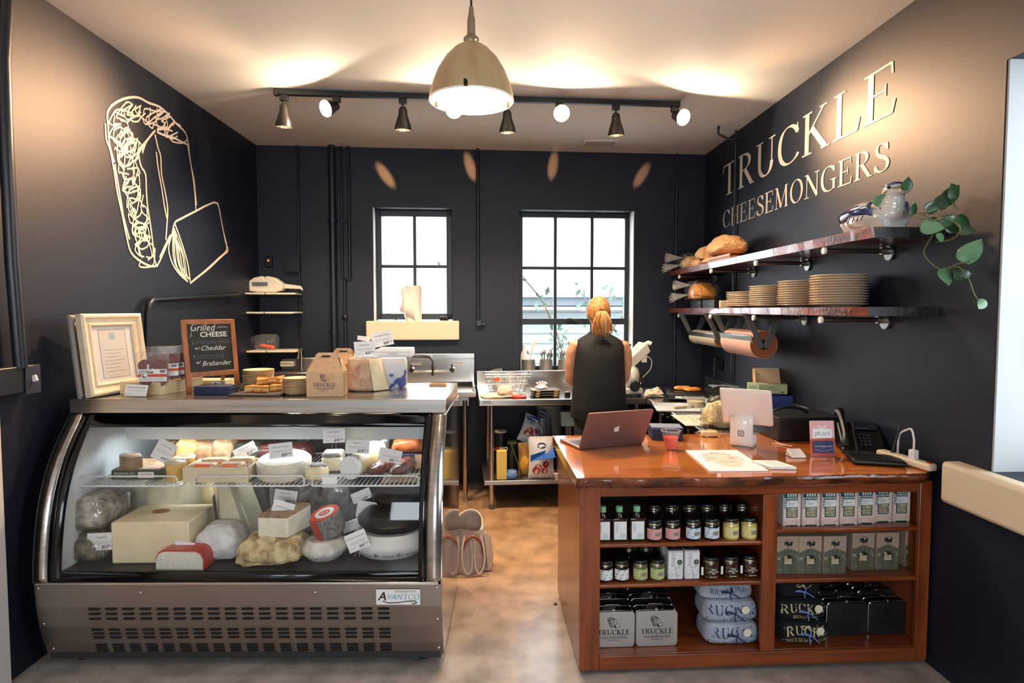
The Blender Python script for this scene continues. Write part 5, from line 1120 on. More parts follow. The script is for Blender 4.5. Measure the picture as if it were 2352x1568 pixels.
# register stand: curved white stand, tilted tablet
ps = thing('register_stand', 'white curved tablet register stand facing the till side of the counter', 'cash register', K(1702, 1028), -.58)
PW = mat('white_gloss_plastic', (226, 218, 214), .18, coat=.3)
prof = [(-.002, .002), (.10, .0), (.112, .006), (.112, .030)]
def ribbon(P, x0, x1, th, name, mm=PW, par=ps):
    m = MB(); n = len(P) - 1; m.grid(lambda u, v: (x0 + (x1 - x0) * u, P[int(round(v * n))][0], P[int(round(v * n))][1]), 1, n); return m.build(name, mm, par, solid=th, smooth=60)
back = [tuple(v) for v in smooth_line([(.118, .052), (.112, .012), (.095, .004), (.03, .003), (.008, .008), (.0, .03), (-.002, .10), (.004, .15), (.03, .168)], 3)]
ribbon(back, -.055, .055, .006, 'stand')
MB().cyl((0, .055, .001), .06, .004, n=32).build('foot_ring', mat('ring_grey', (150, 146, 144), .4), ps)
tt = M4.Translation(V((.02, .0, .205))) @ M4.Rotation(-1.12, 4, 'X')
MB().hexa([(-.118, -.10, 0), (.118, -.10, 0), (.118, .10, 0), (-.118, .10, 0), (-.128, -.11, .016), (.128, -.11, .016), (.128, .11, .016), (-.128, .11, .016)], T=tt).build('tablet_case', PW, ps, bev=.01, bseg=4)
MB().box((0, 0, .0175), (.235, .20, .003), T=tt).build('tablet_screen', mat('screen_black'), ps, bev=.002)
m = MB(); Tq = face(0, -.0095, .075); GI = mat('grey_emblem', (110, 104, 104), .4)
for k in range(24):
    pass
def rring(m, w, wi, r, mm, T):
    A_ = rrect(w, w, r, -w / 2, -w / 2); B_ = rrect(wi, wi, r * .5, -wi / 2, -wi / 2); n = len(A_)
    m.add([(x, y, .0006) for x, y in A_] + [(x, y, .0006) for x, y in B_], [(i, (i + 1) % n, n + (i + 1) % n, n + i) for i in range(n)], mm, T)
rring(m, .030, .021, .006, GI, Tq); rect(m, -.0042, -.0042, .0042, .0042, GI, Tq, .0007); m.build('emblem', None, ps, smooth=0)
p0 = K(1780, 1018); p1 = K(1812, 1026)
o = MB().tube([p0 + V((0, 0, .012)), (p0 + p1) / 2 + V((0, .005, .003)), p1 + V((0, 0, .006))], .0018, n=6).tube([p0 + V((-.02, -.01, .004)), (p0 + p1) / 2 + V((0, -.01, .003)), p1 + V((.01, -.01, .006))], .0018, n=6).build('white_cable', PW); tag(o, 'thin white cables from the register stand to the card reader', 'cable')
# card reader
t = thing('card_reader', 'small white rounded card reader on the counter', 'card reader', K(1836, 1052), -.02)
MB().hexa([(-.036, 0, 0), (.036, 0, 0), (.036, .07, 0), (-.036, .07, 0), (-.036, .002, .010), (.036, .002, .010), (.034, .062, .034), (-.034, .062, .034)]).build('reader', PW, t, bev=.007, bseg=4)
# menu poster, cards
t = thing('printed_menu', 'white printed sheet with a line-drawn smiling face lying on the counter', 'poster', (0, 0, 0)); c = [K(1574, 1036), K(1690, 1034), K(1764, 1082), K(1629, 1083)]
T = frame(c[3], c[2] - c[3], c[0] - c[3]); t.matrix_basis = T; Wp = (c[2] - c[3]).length; Hp = (c[0] - c[3]).length
skw = (T.inverted() @ c[0]).x; 
MB().hexa([(0, 0, 0), (Wp, 0, 0), (Wp + skw, Hp, 0), (skw, Hp, 0), (0, 0, .005), (Wp, 0, .005), (Wp + skw, Hp, .005), (skw, Hp, .005)]).build('board', PAPER, t)
m = MB(); SKN = mat('pale_pink_print', (232, 206, 190), .7)
cx, cy = Wp / 2 + skw / 2, Hp * .50; rr_ = random.Random(5)
m.add([(cx + Wp * .27 * math.cos(a), cy + Hp * .36 * math.sin(a), .0053) for a in [2 * PI * k / 26 for k in range(26)]], [tuple(range(26))], SKN)
def curl(x, y, r, n=7, w=.0019): a0 = rr_.uniform(0, 6); line(m, [(x + r * math.cos(a0 + k * .7) * (1 - k * .07), y + r * math.sin(a0 + k * .7) * (1 - k * .07)) for k in range(n)], w, mat('sepia_ink', (120, 86, 70), .7), None, .0056)
for k in range(26):
    a = PI * (-.05 + 1.1 * k / 25); curl(cx + Wp * .31 * math.cos(a), cy + Hp * .34 * math.sin(a), .013)
for s_ in (-1, 1):
    line(m, [(cx + s_ * .045 - .014, cy + .02), (cx + s_ * .045, cy + .027), (cx + s_ * .045 + .014, cy + .02), (cx + s_ * .045, cy + .016), (cx + s_ * .045 - .014, cy + .02)], .0026, INK, None, .0056)
    line(m, [(cx + s_ * .045 - .016, cy + .042), (cx + s_ * .045, cy + .047), (cx + s_ * .045 + .016, cy + .042)], .003, INK, None, .0056)
line(m, [(cx - .004, cy + .01), (cx - .009, cy - .02), (cx + .006, cy - .022)], .0014, INK, None, .0056); line(m, [(cx - .035, cy - .040), (cx - .01, cy - .05), (cx + .015, cy - .05), (cx + .038, cy - .038)], .0034, INK, None, .0056)
sans(m, 'HOTTER THAN PARTY CHEESE & WINE', .0095, Wp / 2 + skw * .92, Hp * .93, BRIND, None, thick=.0055); sans(m, 'A TRIBUTE', .008, Wp * .24, Hp * .06, BRIND, None, thick=.0055); sans(m, 'SATURDAY', .008, Wp * .8, Hp * .06, BRIND, None, thick=.0055)
m.build('print', None, t, smooth=0)
t = thing('card_stack', 'small stack of white printed cards between the poster and card reader', 'cards', K(1798, 1078) + V((0, .0, 0)), -.06); r = random.Random(8)
SKW = M4(((1, -.38, 0, 0), (0, 1, 0, 0), (0, 0, 1, 0), (0, 0, 0, 1)))
for k in range(5): MB().box((r.uniform(-.002, .002), .055 + r.uniform(-.002, .002), .0015 + .0027 * k), (.115, .11, .0022), T=SKW, rz=r.uniform(-.02, .02)).build('card', PAPER, t)
m = MB(); line(m, [(-.03, .03), (.035, .03), (.035, .085), (-.03, .085), (-.03, .03)], .0015, BRIND, SKW, .014)
for k in range(4): line(m, [(-.02, .075 - .011 * k), (.025, .075 - .011 * k)], .0012, GREY, SKW, .014)
m.build('print', None, t, smooth=0)
# gift card display
gc = thing('gift_card_stand', 'clear acrylic stand with a red gift card sign', 'sign', K(1890, 1048), -.02); hs_ = .165; ws_ = .118
Tg = M4.Rotation(-.12, 4, 'X'); RED = mat('coral_red_card', (206, 72, 52), .55)
MB().box((0, 0, hs_ / 2 + .004), (ws_, .0016, hs_), T=Tg).build('sign_card', RED, gc)
MB().box((0, -.003, hs_ / 2 + .004), (ws_ + .004, .0012, hs_ + .004), T=Tg).box((0, .025, .0015), (ws_ + .004, .065, .002)).build('acrylic_stand', clear_mat('acrylic', haze=.03), gc)
MB().box((0, -.0075, .046), (ws_ * .82, .003, .056), T=Tg).build('gift_card', mat('navy_card_print', (40, 52, 106), .4), gc, bev=.0008)
m = MB(); Tq = Tg @ face(0, -.0012, 0); rect(m, -.046, .088, .046, .132, mat('card_pale', (232, 226, 224), .6), Tq); sans(m, 'gift card', .030, 0, .110, mat('dark_grey_ink', (50, 50, 54), .6), Tq, sx=.75, thick=.001, bold=.0004)
for s_ in (-1, 1): line(m, [(0, .132), (s_ * .010, .144), (s_ * .022, .147), (s_ * .020, .139), (0, .132)], .0022, PAPER, Tq)
Tq2 = Tg @ face(0, -.0092, 0); sans(m, 'Truckle Cheesemongers', .0088, 0, .050, PAPER, Tq2); sans(m, 'RICHMOND', .004, 0, .043, PAPER, Tq2); line(m, [(-.046, .034), (-.03, .034), (-.022, .028), (.022, .028), (.03, .034), (.046, .034)], .001, PAPER, Tq2)
m.build('lettering', None, gc, smooth=0)
# black cash drawer box behind
t = thing('cash_drawer', 'big matt black cash drawer behind the register stand', 'cash drawer', K(1868, 1012) + V((.0, .12, 0)), .02)
MB().box((-.02, .02, .065), (.36, .30, .125)).build('drawer_body', mat('drawer_black', (16, 16, 18), .45), t, bev=.004); MB().box((-.02, -.131, .06), (.34, .004, .09)).build('drawer_front', BLACK, t, bev=.002)
m = MB().tube([tuple((x, .0, z)) for x, z in [(-.18, .135), (-.15, .15), (-.10, .162), (-.05, .160), (0.0, .150), (.03, .133)]], .006, n=8); m.build('handle', BLACK, t)
# telephone
ph = thing('desk_phone', 'black desk telephone tilted on its stand at the wall side of the counter', 'telephone', K(1990, 1040) + V((0, .04, 0)), -.35)
BG = mat('phone_black', (9, 9, 11), .38)
MB().hexa([(-.10, -.09, 0), (.09, -.09, 0), (.09, .10, 0), (-.10, .10, 0), (-.10, -.085, .02), (.09, -.085, .02), (.09, .09, .13), (-.10, .09, .13)]).build('phone_body', BG, ph, bev=.008, bseg=3)
MB().box((.02, .055, .118), (.10, .05, .01), rx=.53).build('display', mat('phone_screen', (30, 34, 44), .1), ph, bev=.002)
kp = MB().box((0, 0, 0), (.013, .010, .006), rx=.53).build('key', mat('phone_key', (44, 44, 48), .4), ph, bev=.001, loc=(-.01, -.05, .045))
for k in range(1, 12): q = kp.copy(); COL.objects.link(q); q.parent = ph; q.location = (-.01 + .02 * (k % 3), -.05 + .02 * (k // 3), .045 + .0118 * (k // 3))
MB().tube([tuple(v) for v in smooth_line([(-.085, -.10, .04), (-.085, -.075, .085), (-.085, .0, .135), (-.085, .085, .175), (-.085, .115, .165)], 4)], .017, n=12, taper=[1.5, 1.5, 1.4, 1.2, 1, .85, .8, .8, .8, .8, .85, 1, 1.2, 1.4, 1.5, 1.5, 1.3]).build('handset', BG, ph)
# router, antennas, power strip, cables
rt = thing('wifi_router', 'flat black router with two antennas and tiny blue lights', 'router', K(2040, 1072) + V((-.01, .08, 0)), -.30)
MB().box((0, 0, .014), (.22, .15, .024)).build('router_body', BG, rt, bev=.010, bseg=3)
for x, tl_ in ((-.05, -.03), (.088, .04)): MB().tube([(x, .075, .02), (x + tl_, .085, .17)], .006, n=8, taper=[1.2, .6]).build('antenna', BG, rt)
for x in (-.065, -.05): MB().ball((x - .01, -.072, .018), (.008, .004, .006), n=10, k=6).build('status_light', mat('blue_led', (150, 170, 255), emis=5), rt)
a = K(2058, 1030); b = K(2195, 1064)
st = thing('power_strip', 'cream power strip along the wall with a white plug in it', 'power strip', (1.868, 2.70, ZK), -1.42)
MB().box((0, 0, .018), (.30, .052, .034)).build('strip_body', mat('cream_plastic', (222, 204, 176), .4), st, bev=.012, bseg=3)
MB().box((.045, 0, .05), (.03, .03, .05)).build('plug', WHITE, st, bev=.004)
MB().box((.13, 0, .036), (.02, .016, .006)).build('rocker_switch', mat('red_wax'), st)
MB().tube([tuple(v) for v in smooth_line([(.045, 0, .07), (.045, .0, .12), (.02, .01, .16), (-.02, .02, .15), (-.07, .03, .115), (-.075, .03, .03)], 4)], .0045, n=8).build('white_cord', WHITE, st)
r = random.Random(12)
for k, (dx, lab) in enumerate([(-.06, 'black cable looping between the router and the power strip, nearest the phone'), (.0, 'black cable looping over the middle of the power strip'), (.05, 'black cable hanging over the corner of the counter by the white window sill')]):
    c0 = K(2078 + 16 * k, 1062); pts = [c0 + V((0, 0, .008)), c0 + V((.02, .03, .04 + .01 * k)), c0 + V((.05, .05, .03)), c0 + V((.055, .02, .01)), c0 + V((.06, -.03 - .03 * k, .006))]
    o = MB().tube([tuple(v) for v in smooth_line(pts, 5)], .0026, n=6).build('black_cable', BG); tag(o, lab, 'cable')
# ================================================================== GOODS IN THE CABINET (cabinet-local coordinates)
def kx(px, Y=2.66): 
    return (KT.inverted() @ at(px, Y, .5)).x
def kthing(name, label, cat, x, y, z, group=None, rz=0): return thing(name, label, cat, KT @ V((x, y, z)), KR + rz, group)
SA, SB, SC, SD, SB0 = .575, .397, .625, .402, .086
JG = clear_mat('jar_glass', tint=(235, 235, 230), haze=.03)
def jar(x, y, z, lab, fill, lc, lc2, group, r=.029, h=.058, lidc=None, patt=None, text=None, nolabel=False):
    t = kthing('jar', lab, 'jar', x, y, z, group)
    MB().lathe([(.0001, 0), (r * .92, 0), (r, .005), (r, h), (r * .86, h + .008), (.0001, h + .008)], 26, caps=False).build('glass_jar', fill, t)
    MB().lathe([(.0001, h + .006), (r * .98, h + .006), (r * 1.0, h + .010), (r, h + .022), (r * .94, h + .025), (.0001, h + .025)], 26, caps=False).build('lid', BLACK if lidc is None else lidc, t)
    MB().lathe([(r * 1.01, h + .004), (r * 1.02, h + .008), (r * .99, h + .011)], 26, caps=False).build('lid_rim', mat('lid_rim_metal', (190, 180, 150), .25, 1), t)
    if not nolabel:
        m = MB(); z0, z1 = h * .14, h * .82; A0, A1 = -PI / 2 - 1.25, -PI / 2 + 1.25
        m.grid(lambda u, v: ((r + .0006) * math.cos(A0 + (A1 - A0) * u), (r + .0006) * math.sin(A0 + (A1 - A0) * u), z0 + (z1 - z0) * v), 14, 1, lc)
        rr2 = random.Random(int(x * 1e4))
        def wrap(pts, wd, mm, off=.001):
            L, R = [], []
            for i in range(len(pts)):
                a_ = V(pts[max(i - 1, 0)]); b_ = V(pts[min(i + 1, len(pts) - 1)]); d = (b_ - a_).normalized(); q = V((-d.y, d.x)) * wd / 2; L.append(V(pts[i]) + q); R.append(V(pts[i]) - q)
            f = lambda p: ((r + off) * math.sin(p.x / r), -(r + off) * math.cos(p.x / r), p.y)
            for i in range(len(pts) - 1): m.add([f(L[i]), f(R[i]), f(R[i + 1]), f(L[i + 1])], [(0, 1, 2, 3)], mm)
        if patt:
            for k in range(9):
                cx_ = -r * 1.1 + r * .27 * k; cz_ = z0 + .006 + (z1 - z0 - .012) * (k % 3) / 2
                if patt == 'swirl': wrap([(cx_ + .004 * math.cos(q * .8) * (1 + q * .12), cz_ + .0035 * math.sin(q * .8) * (1 + q * .12)) for q in range(9)], .0009, lc2)
                elif patt == 'leaf': wrap([(cx_ - .005, cz_ - .004), (cx_, cz_ + .002), (cx_ + .006, cz_ + .005)], .0035, lc2)
                elif patt == 'check' : wrap([(cx_, cz_), (cx_ + .006, cz_)], .006, lc2)
        if text != 'none':
            wrap([(-.004 + .001 * q, (z0 + z1) / 2) for q in range(int(r * 1150 * .75))], (z1 - z0) * .38, mat('grey_brown_label', (150, 134, 120), .6), .0014)
            for k in range(2): wrap([(.002 + .001 * q, (z0 + z1) / 2 + .002 - .005 * k) for q in range(int(12))], .0008, INK, .0018)
        m.build('label', None, t, smooth=0)
    return t
DKF = mat('dark_contents', (26, 14, 12), .1, coat=.5); AMB = mat('brown_amber_glass', (34, 12, 8), .06, coat=.8); OLV = mat('olive_contents', (70, 40, 26), .15, c2=(30, 18, 14), sc=(60, 60, 60), coat=.6); YLF = mat('yellow_contents', (196, 176, 92), .2, coat=.5); GRF = mat('green_contents', (96, 92, 56), .2, coat=.5)
PINK = mat('pink_label', (216, 160, 156), .55); PINK2 = mat('pink_label_dark', (180, 96, 100), .55); BLUL = mat('pale_blue_label', (206, 220, 232), .55); BLU2 = mat('blue_label', (104, 148, 184), .55)
YELL = mat('yellow_label', (214, 204, 130), .55); YEL2 = mat('lilac_label', (226, 206, 220), .55); GRNL = mat('green_label', (180, 192, 132), .55); GRN2 = mat('green_label_dark', (142, 162, 96), .55); WHTL = mat('white_label', (226, 228, 228), .55); GRN3 = mat('leaf_green_print', (110, 140, 120), .55)
MINT = mat('mint_cap', (120, 176, 134), .45)
# bottles
for k, px in enumerate((1382, 1420, 1460)):
    t = kthing('bottle', ['dark square bottle with mint cap, half hidden by the cabinet stile', 'dark square bottle with mint cap, middle of three', 'dark square bottle with mint cap, beside the pink-labelled jars'][k], 'bottle', kx(px, 2.62), .055, SA, 'dark bottles on the top shelf')
    MB().box((0, 0, .051), (.070, .05, .102)).build('bottle_body', AMB, t, bev=.005, bseg=3)
    MB().lathe([(.024, .098), (.016, .108), (.0125, .116), (.0125, .135)], 20, caps=False).build('neck', AMB, t)
    MB().lathe([(.015, .125), (.015, .146), (.013, .149), (.0001, .149)], 20).build('cap', MINT, t)
    m = MB(); Tq = face(0, -.0256, .048); rect(m, -.027, -.040, .027, .040, WHTL, Tq); rect(m, -.027, -.040, .027, -.037, MINT, Tq, .0006)
    roman(m, 'OMED', .0095, NAVYINK, Tq @ M4.Translation(V((-.010, .012, .0004))) @ M4.Rotation(PI / 2, 4, 'Z'), th=.8)
    for q in range(7): line(m, [(-.004 + .0035 * q, -.032), (.0 + .0033 * q + .002 * math.sin(q * 2), -.022 + .003 * math.sin(q)), (-.002 + .0036 * q, -.012 + .004 * math.sin(q * 3))], .0009, GRN3, Tq, .0007)
    m.build('label', None, t, smooth=0)
for k, (px, a1, a2, f, p, nm) in enumerate([(1499, PINK, PINK2, DKF, 'swirl', 'pink-labelled jar'), (1541, PINK, PINK2, DKF, 'swirl', 'pink-labelled jar'), (1588, BLUL, BLU2, DKF, 'leaf', 'pale blue-labelled jar'), (1631, BLUL, BLU2, DKF, 'leaf', 'pale blue-labelled jar'), (1676, YELL, YEL2, YLF, 'check', 'yellow-labelled jar'), (1718, YELL, YEL2, YLF, 'check', 'yellow-labelled jar')]):
    jar(kx(px, 2.62), .05, SA, nm + [' next to the bottles', ' next to the pale blue ones', ' next to the pink ones', ' next to the yellow ones', ' next to the pale blue ones', ' nearest the middle divider'][k] + ' on the top shelf', f, a1, a2, None, r=.034, h=.068, patt=p)
for k in range(7):
    jar(kx(1494, 2.80) + k * .0835, .20, SA, 'dark-lidded jar in the back row of the top shelf, %s from the bottles' % ORD[k], DKF, WHTL, GRN3, 'back row jars on the top shelf', r=.033, h=.085, nolabel=True)
# middle shelf
for k, (px, a1, a2, f, p, nm) in enumerate([(1389, WHTL, GRN3, DKF, 'leaf', 'white jar with a leaf pattern, cut off by the cabinet stile'), (1426, WHTL, GRN3, DKF, 'leaf', 'white jar with a leaf pattern, fully in view'), (1469, GRNL, GRN2, GRF, 'leaf', 'green-labelled jar beside the leaf-pattern jars'), (1508, GRNL, GRN2, GRF, 'leaf', 'green-labelled jar beside the white tins')]):
    jar(kx(px, 2.62), .055, SB, nm + ' on the middle shelf', f, a1, a2, None, r=.0325, h=.066, patt=p, text='none' if k < 2 else None)
for k in range(3): jar(kx(1440, 2.8) + k * .08, .21, SB, 'dark-lidded jar behind the green ones, %s from the stile' % ORD[k], DKF, WHTL, GRN3, 'back row jars on the middle shelf', r=.034, h=.072, nolabel=True)
for k, px in enumerate((1548, 1586)):
    t = kthing('oil_tin', ['tall white oil tin printed with a tree, beside the green jars', 'tall white oil tin printed with a tree, beside the olive jars'][k], 'tin', kx(px, 2.62), .06, SB)
    MB().box((0, 0, .066), (.067, .055, .132)).build('tin_body', mat('white_tin', (222, 224, 226), .3), t, bev=.006, bseg=3)
    MB().box((0, 0, .134), (.062, .05, .012)).cyl((0, .0, .142), .018, .01).build('tin_top', BLACKM, t, bev=.003)
    m = MB(); Tq = face(0, -.0282, .066); roman(m, 'OMED', .014, GREY, Tq @ M4.Translation(V((-.004, .030, .0004))) @ M4.Rotation(PI / 2, 4, 'Z'), th=.8)
    disc(m, .017, .014, .0115, mat('dark_green_seal', (50, 66, 46), .5), Tq, .0008); disc(m, .017, .014, .006, mat('pale_green_seal', (110, 128, 100), .5), Tq, .0010)
    line(m, [(.004, -.06), (.004, -.04), (.0, -.02), (-.004, -.005)], .0012, INK, Tq)
    rr = random.Random(5)
    for q in range(26): x_, y_ = rr.uniform(-.03, .03), rr.uniform(-.055, -.002); line(m, [(x_, y_), (x_ + rr.uniform(-.004, .004), y_ + .004), (x_ + rr.uniform(-.005, .005), y_ + .007)], .0008, INK, Tq, .0007)
    for z_ in (-.061, .061): line(m, [(-.031, z_), (.031, z_)], .0016, NAVYINK, Tq)
    m.build('print', None, t, smooth=0)
MB_ = MB
t = kthing('white_carton', 'white carton standing behind the two white tins', 'box', kx(1530, 2.75), .17, SB); MB().box((0, 0, .07), (.06, .07, .14)).build('box', PAPER, t, bev=.002)
for k, px in enumerate((1632, 1678, 1724)):
    t = jar(kx(px, 2.62), .055 + .004 * k, SB, 'dark jar of olives with white print, ' + ['next to the white tins', 'middle of the three', 'nearest the middle divider'][k], OLV, None, None, None, r=.034, h=.072, nolabel=True)
    for q in range(14):
        a = -PI / 2 + (q % 5 - 2) * .42; MB().ball((.027 * math.cos(a), .027 * math.sin(a), .010 + .019 * (q // 5)), (.020, .018, .018), n=8, k=6).build('olive', mat('olive_brown', (92, 54, 34), .3), t)
    m = MB(); Tq = face(.0, -.0372, .036)
    for q, (s_, z_, w_) in enumerate([('Pitted', .013, .0085), ('Natural Olives', .004, .0072), ('Mix', -.005, .0085), ('NET WT 200g', -.02, .005)]): sans(m, s_, w_, .0, z_, WHTL, Tq, bold=.0002)
    rect(m, -.050, -.016, -.040, .02, WHTL, Tq @ M4.Rotation(-.6, 4, 'Y') if 0 else Tq, -.014); m.build('print', None, t, smooth=0)
# lunch tins
TIN = mat('silver_tin', (196, 192, 188), .48, .75); DTIN = mat('black_tin', (24, 24, 26), .32, .6)
def lunch(x, y, z, lab, mm, gr, inkm, w_=.185, h_=.145, front=True):
    t = kthing('lunch_tin', lab, 'tin', x, y, z, gr)
    T = M4.Translation(V((-w_ / 2, 0, 0))) @ FRONT
    MB().prism(rrect(w_, h_, .018), .062, T=T @ M4.Translation(V((0, 0, -.068)))).build('tin_body', DTIN, t, bev=.003)
    MB().prism(rrect(w_, h_, .018), .006, T=T @ M4.Translation(V((0, 0, -.006)))).build('front_panel', mm, t, bev=.002)
    m = MB()
    for yy in (.010, .055): 
        P = rrect(w_ + .002, h_ + .002, .019, -w_ / 2 - .001, -.001); m.tube([(a, yy, b) for a, b in P], .0016, n=5, closed=True)
    m.build('rolled_rims', CHROME, t)
    MB().tube([(-.035, .034, h_ + .003), (-.03, .034, h_ + .018), (.03, .034, h_ + .018), (.035, .034, h_ + .003)], .0022, n=6).build('handle', CHROME, t)
    MB().box((0, .012, h_ - .0), (.014, .012, .014)).build('clasp', CHROME, t, bev=.002)
    if front:
        m = MB(); logo(m, w_ * .74, inkm, face(0, -.0005, h_ * .36), th=1.25); m.build('print', None, t, smooth=0)
w_ = .187
for c in range(2):
    for k in range(4):
        lunch(kx(1378, 2.66) + .055 + c * (w_ + .006), .06 + k * .085, SB0 + (.0), ['silver lunch tin with the shop name, front of the column by the stile', 'silver lunch tin with the shop name, front of the column by the grey shirts'][c] if k == 0 else '%s lunch tin behind the silver one %s' % (ORD[k - 1], ['by the stile', 'by the grey shirts'][c]), TIN if k == 0 else DTIN, 'lunch tins in the lower bay by the aisle', INK, w_, .160 + .012 * min(k, 2), front=(k == 0))
for c in range(2):
    for k in range(3):
        lunch(kx(1940, 2.72) + c * (w_ + .010), .10 + k * .085, SB0, ['dark lunch tin with the shop name, beside the black shirts', 'dark unlit lunch tin nearest the side wall'][c] if k == 0 else '%s black lunch tin behind the one %s' % (ORD[k - 1], ['beside the black shirts', 'nearest the side wall'][c]), mat('dark_tin_front', (66, 64, 64), .4, .8), 'lunch tins in the lower bay by the wall', BLACK, w_, .152 + .012 * min(k, 1), front=(k == 0))
# folded shirts
GSH = cm('grey_shirt', (178, 186, 198), (148, 158, 174), sc=(14, 14, 14), rough=.9, bump=.5); BSH = cm('black_shirt', (20, 22, 30), (12, 13, 18), rough=.9, bump=.4)
CRM = mat('cream_print', (206, 196, 140), .7); RIB = mat('navy_ribbon', (30, 40, 90), .4); RIBL = mat('pale_blue_ribbon', (130, 150, 220), .35); STK = mat('round_sticker', (232, 226, 200), .6)
def shirt(x, y, z, w_, h_, lab, mm, ink, rib, rz=0, words=('TRUCKLE', 'CHEESEMONGERS'), tilt=-.25, d_=.17, sticker=1, sk_=False, wx=1.0):
    t = kthing('folded_shirt', lab, 'shirt', x, y, z, None, rz)
    r = rough_block(w_, d_, h_, int(x * 50 + z * 300), j=.018, sx=.96); r.build('cloth', mm, t, sub=1)
    T = M4.Translation(V((0, -d_ / 2 - .012, 0))) @ M4.Rotation(tilt * .4, 4, 'X') @ FRONT; m = MB(); hh = h_ * .45
    wd = w_ * .92 / 5.9 * 1.12
    def bend(mb, fn):
        mb.v = [fn(p) for p in mb.v]; return mb
    q = MB(); roman(q, words[0], min(wd, hh) * wx, None, None, sp=.13, th=1.1); 
    for p in q.v: pass
    yb = h_ * .42
    q.v = [V((p.x, p.y + yb + .006 * math.sin(p.x * 40 + x * 9), p.z)) for p in q.v]
    g = MB(); roman(g, words[1], min(wd, hh) * .42, None, None, sp=.16, th=1.1); g.v = [V((p.x, p.y + yb - min(wd, hh) * .75 + .006 * math.sin(p.x * 40 + x * 9 + .5), p.z)) for p in g.v]
    if sk_: sketch(g, w_ * .42, None, None, .02, x=-w_ * .2, y=h_ * .62, every=3)
    def onto(p):
        # press the print onto the front and top of the folded cloth
        fy = -d_ / 2 - .05; t_ = max(0, p.y - h_ * .80); return V((p.x, fy, min(p.y, h_ * .80 + (p.y - h_ * .8) * .35) + (.002 if p.y > h_ * .8 else 0)))
    for e_ in (q, g):
        ok = [abs(p.x) < w_ * .455 and h_ * .1 < p.y < h_ * .9 for p in e_.v]; m.add([onto(p) for p in e_.v], [f for f in e_.f if all(ok[i] for i in f)])
    o = m.build('print', ink, t, smooth=0); sw = o.modifiers.new('w', 'SHRINKWRAP'); sw.target = t.children[0]; sw.wrap_method = 'PROJECT'; sw.use_project_y = True; sw.use_negative_direction = False; sw.use_positive_direction = True; sw.offset = .002; sw.project_limit = .14
    MB().tube([tuple(v) for v in smooth_line([(.01, .02, h_ + .004), (.012, -d_ / 2 - .004, h_ * .7), (.006, -d_ / 2 - .010, h_ * .4), (.014, -d_ / 2 - .004, h_ * .08)], 4)], .0026, n=6).tube([tuple(v) for v in smooth_line([(.006, -d_ / 2 - .012, h_ * .5), (-.02, -d_ / 2 - .016, h_ * .62), (-.035, -d_ / 2 - .012, h_ * .55), (.006, -d_ / 2 - .014, h_ * .5), (.035, -d_ / 2 - .016, h_ * .3), (.05, -d_ / 2 - .012, h_ * .16)], 4)], .0024, n=6).build('ribbon', rib, t)
    if sticker: MB().cyl((.055, -d_ / 2 - .010, h_ * .66), .018, .0012, axis='y', n=24).build('sticker', STK, t)
    return t
gx = kx(1672, 2.68)
shirt(gx + .005, .125, SB0, .255, .100, 'rolled grey shirt with the shop name in navy, bottom of the grey pile', GSH, NAVYINK, RIB)
shirt(gx, .135, SB0 + .098, .255, .100, 'rolled grey shirt with the shop name in navy, middle of the grey pile', GSH, NAVYINK, RIB, words=('RUCKLE', 'CHEESEMONGERS'))
shirt(gx - .015, .15, SB0 + .196, .25, .080, 'grey shirt printed RICHMOND, top of the grey pile', GSH, NAVYINK, RIB, words=('RICHMOND', ''), sticker=0, wx=.62)
bx = kx(1838, 2.68)
shirt(bx, .115, SB0, .235, .105, 'rolled black shirt with pale yellow print, bottom of the black pile', BSH, CRM, RIBL, sk_=True)
shirt(bx - .005, .125, SB0 + .103, .225, .095, 'rolled black shirt with pale yellow print, middle of the black pile', BSH, CRM, RIBL, words=('RUCKLE', 'MONGERS'))
shirt(bx - .01, .15, SB0 + .196, .20, .075, 'rolled black shirt, top of the black pile', BSH, CRM, RIBL, words=('', ''), sticker=0, sk_=True)
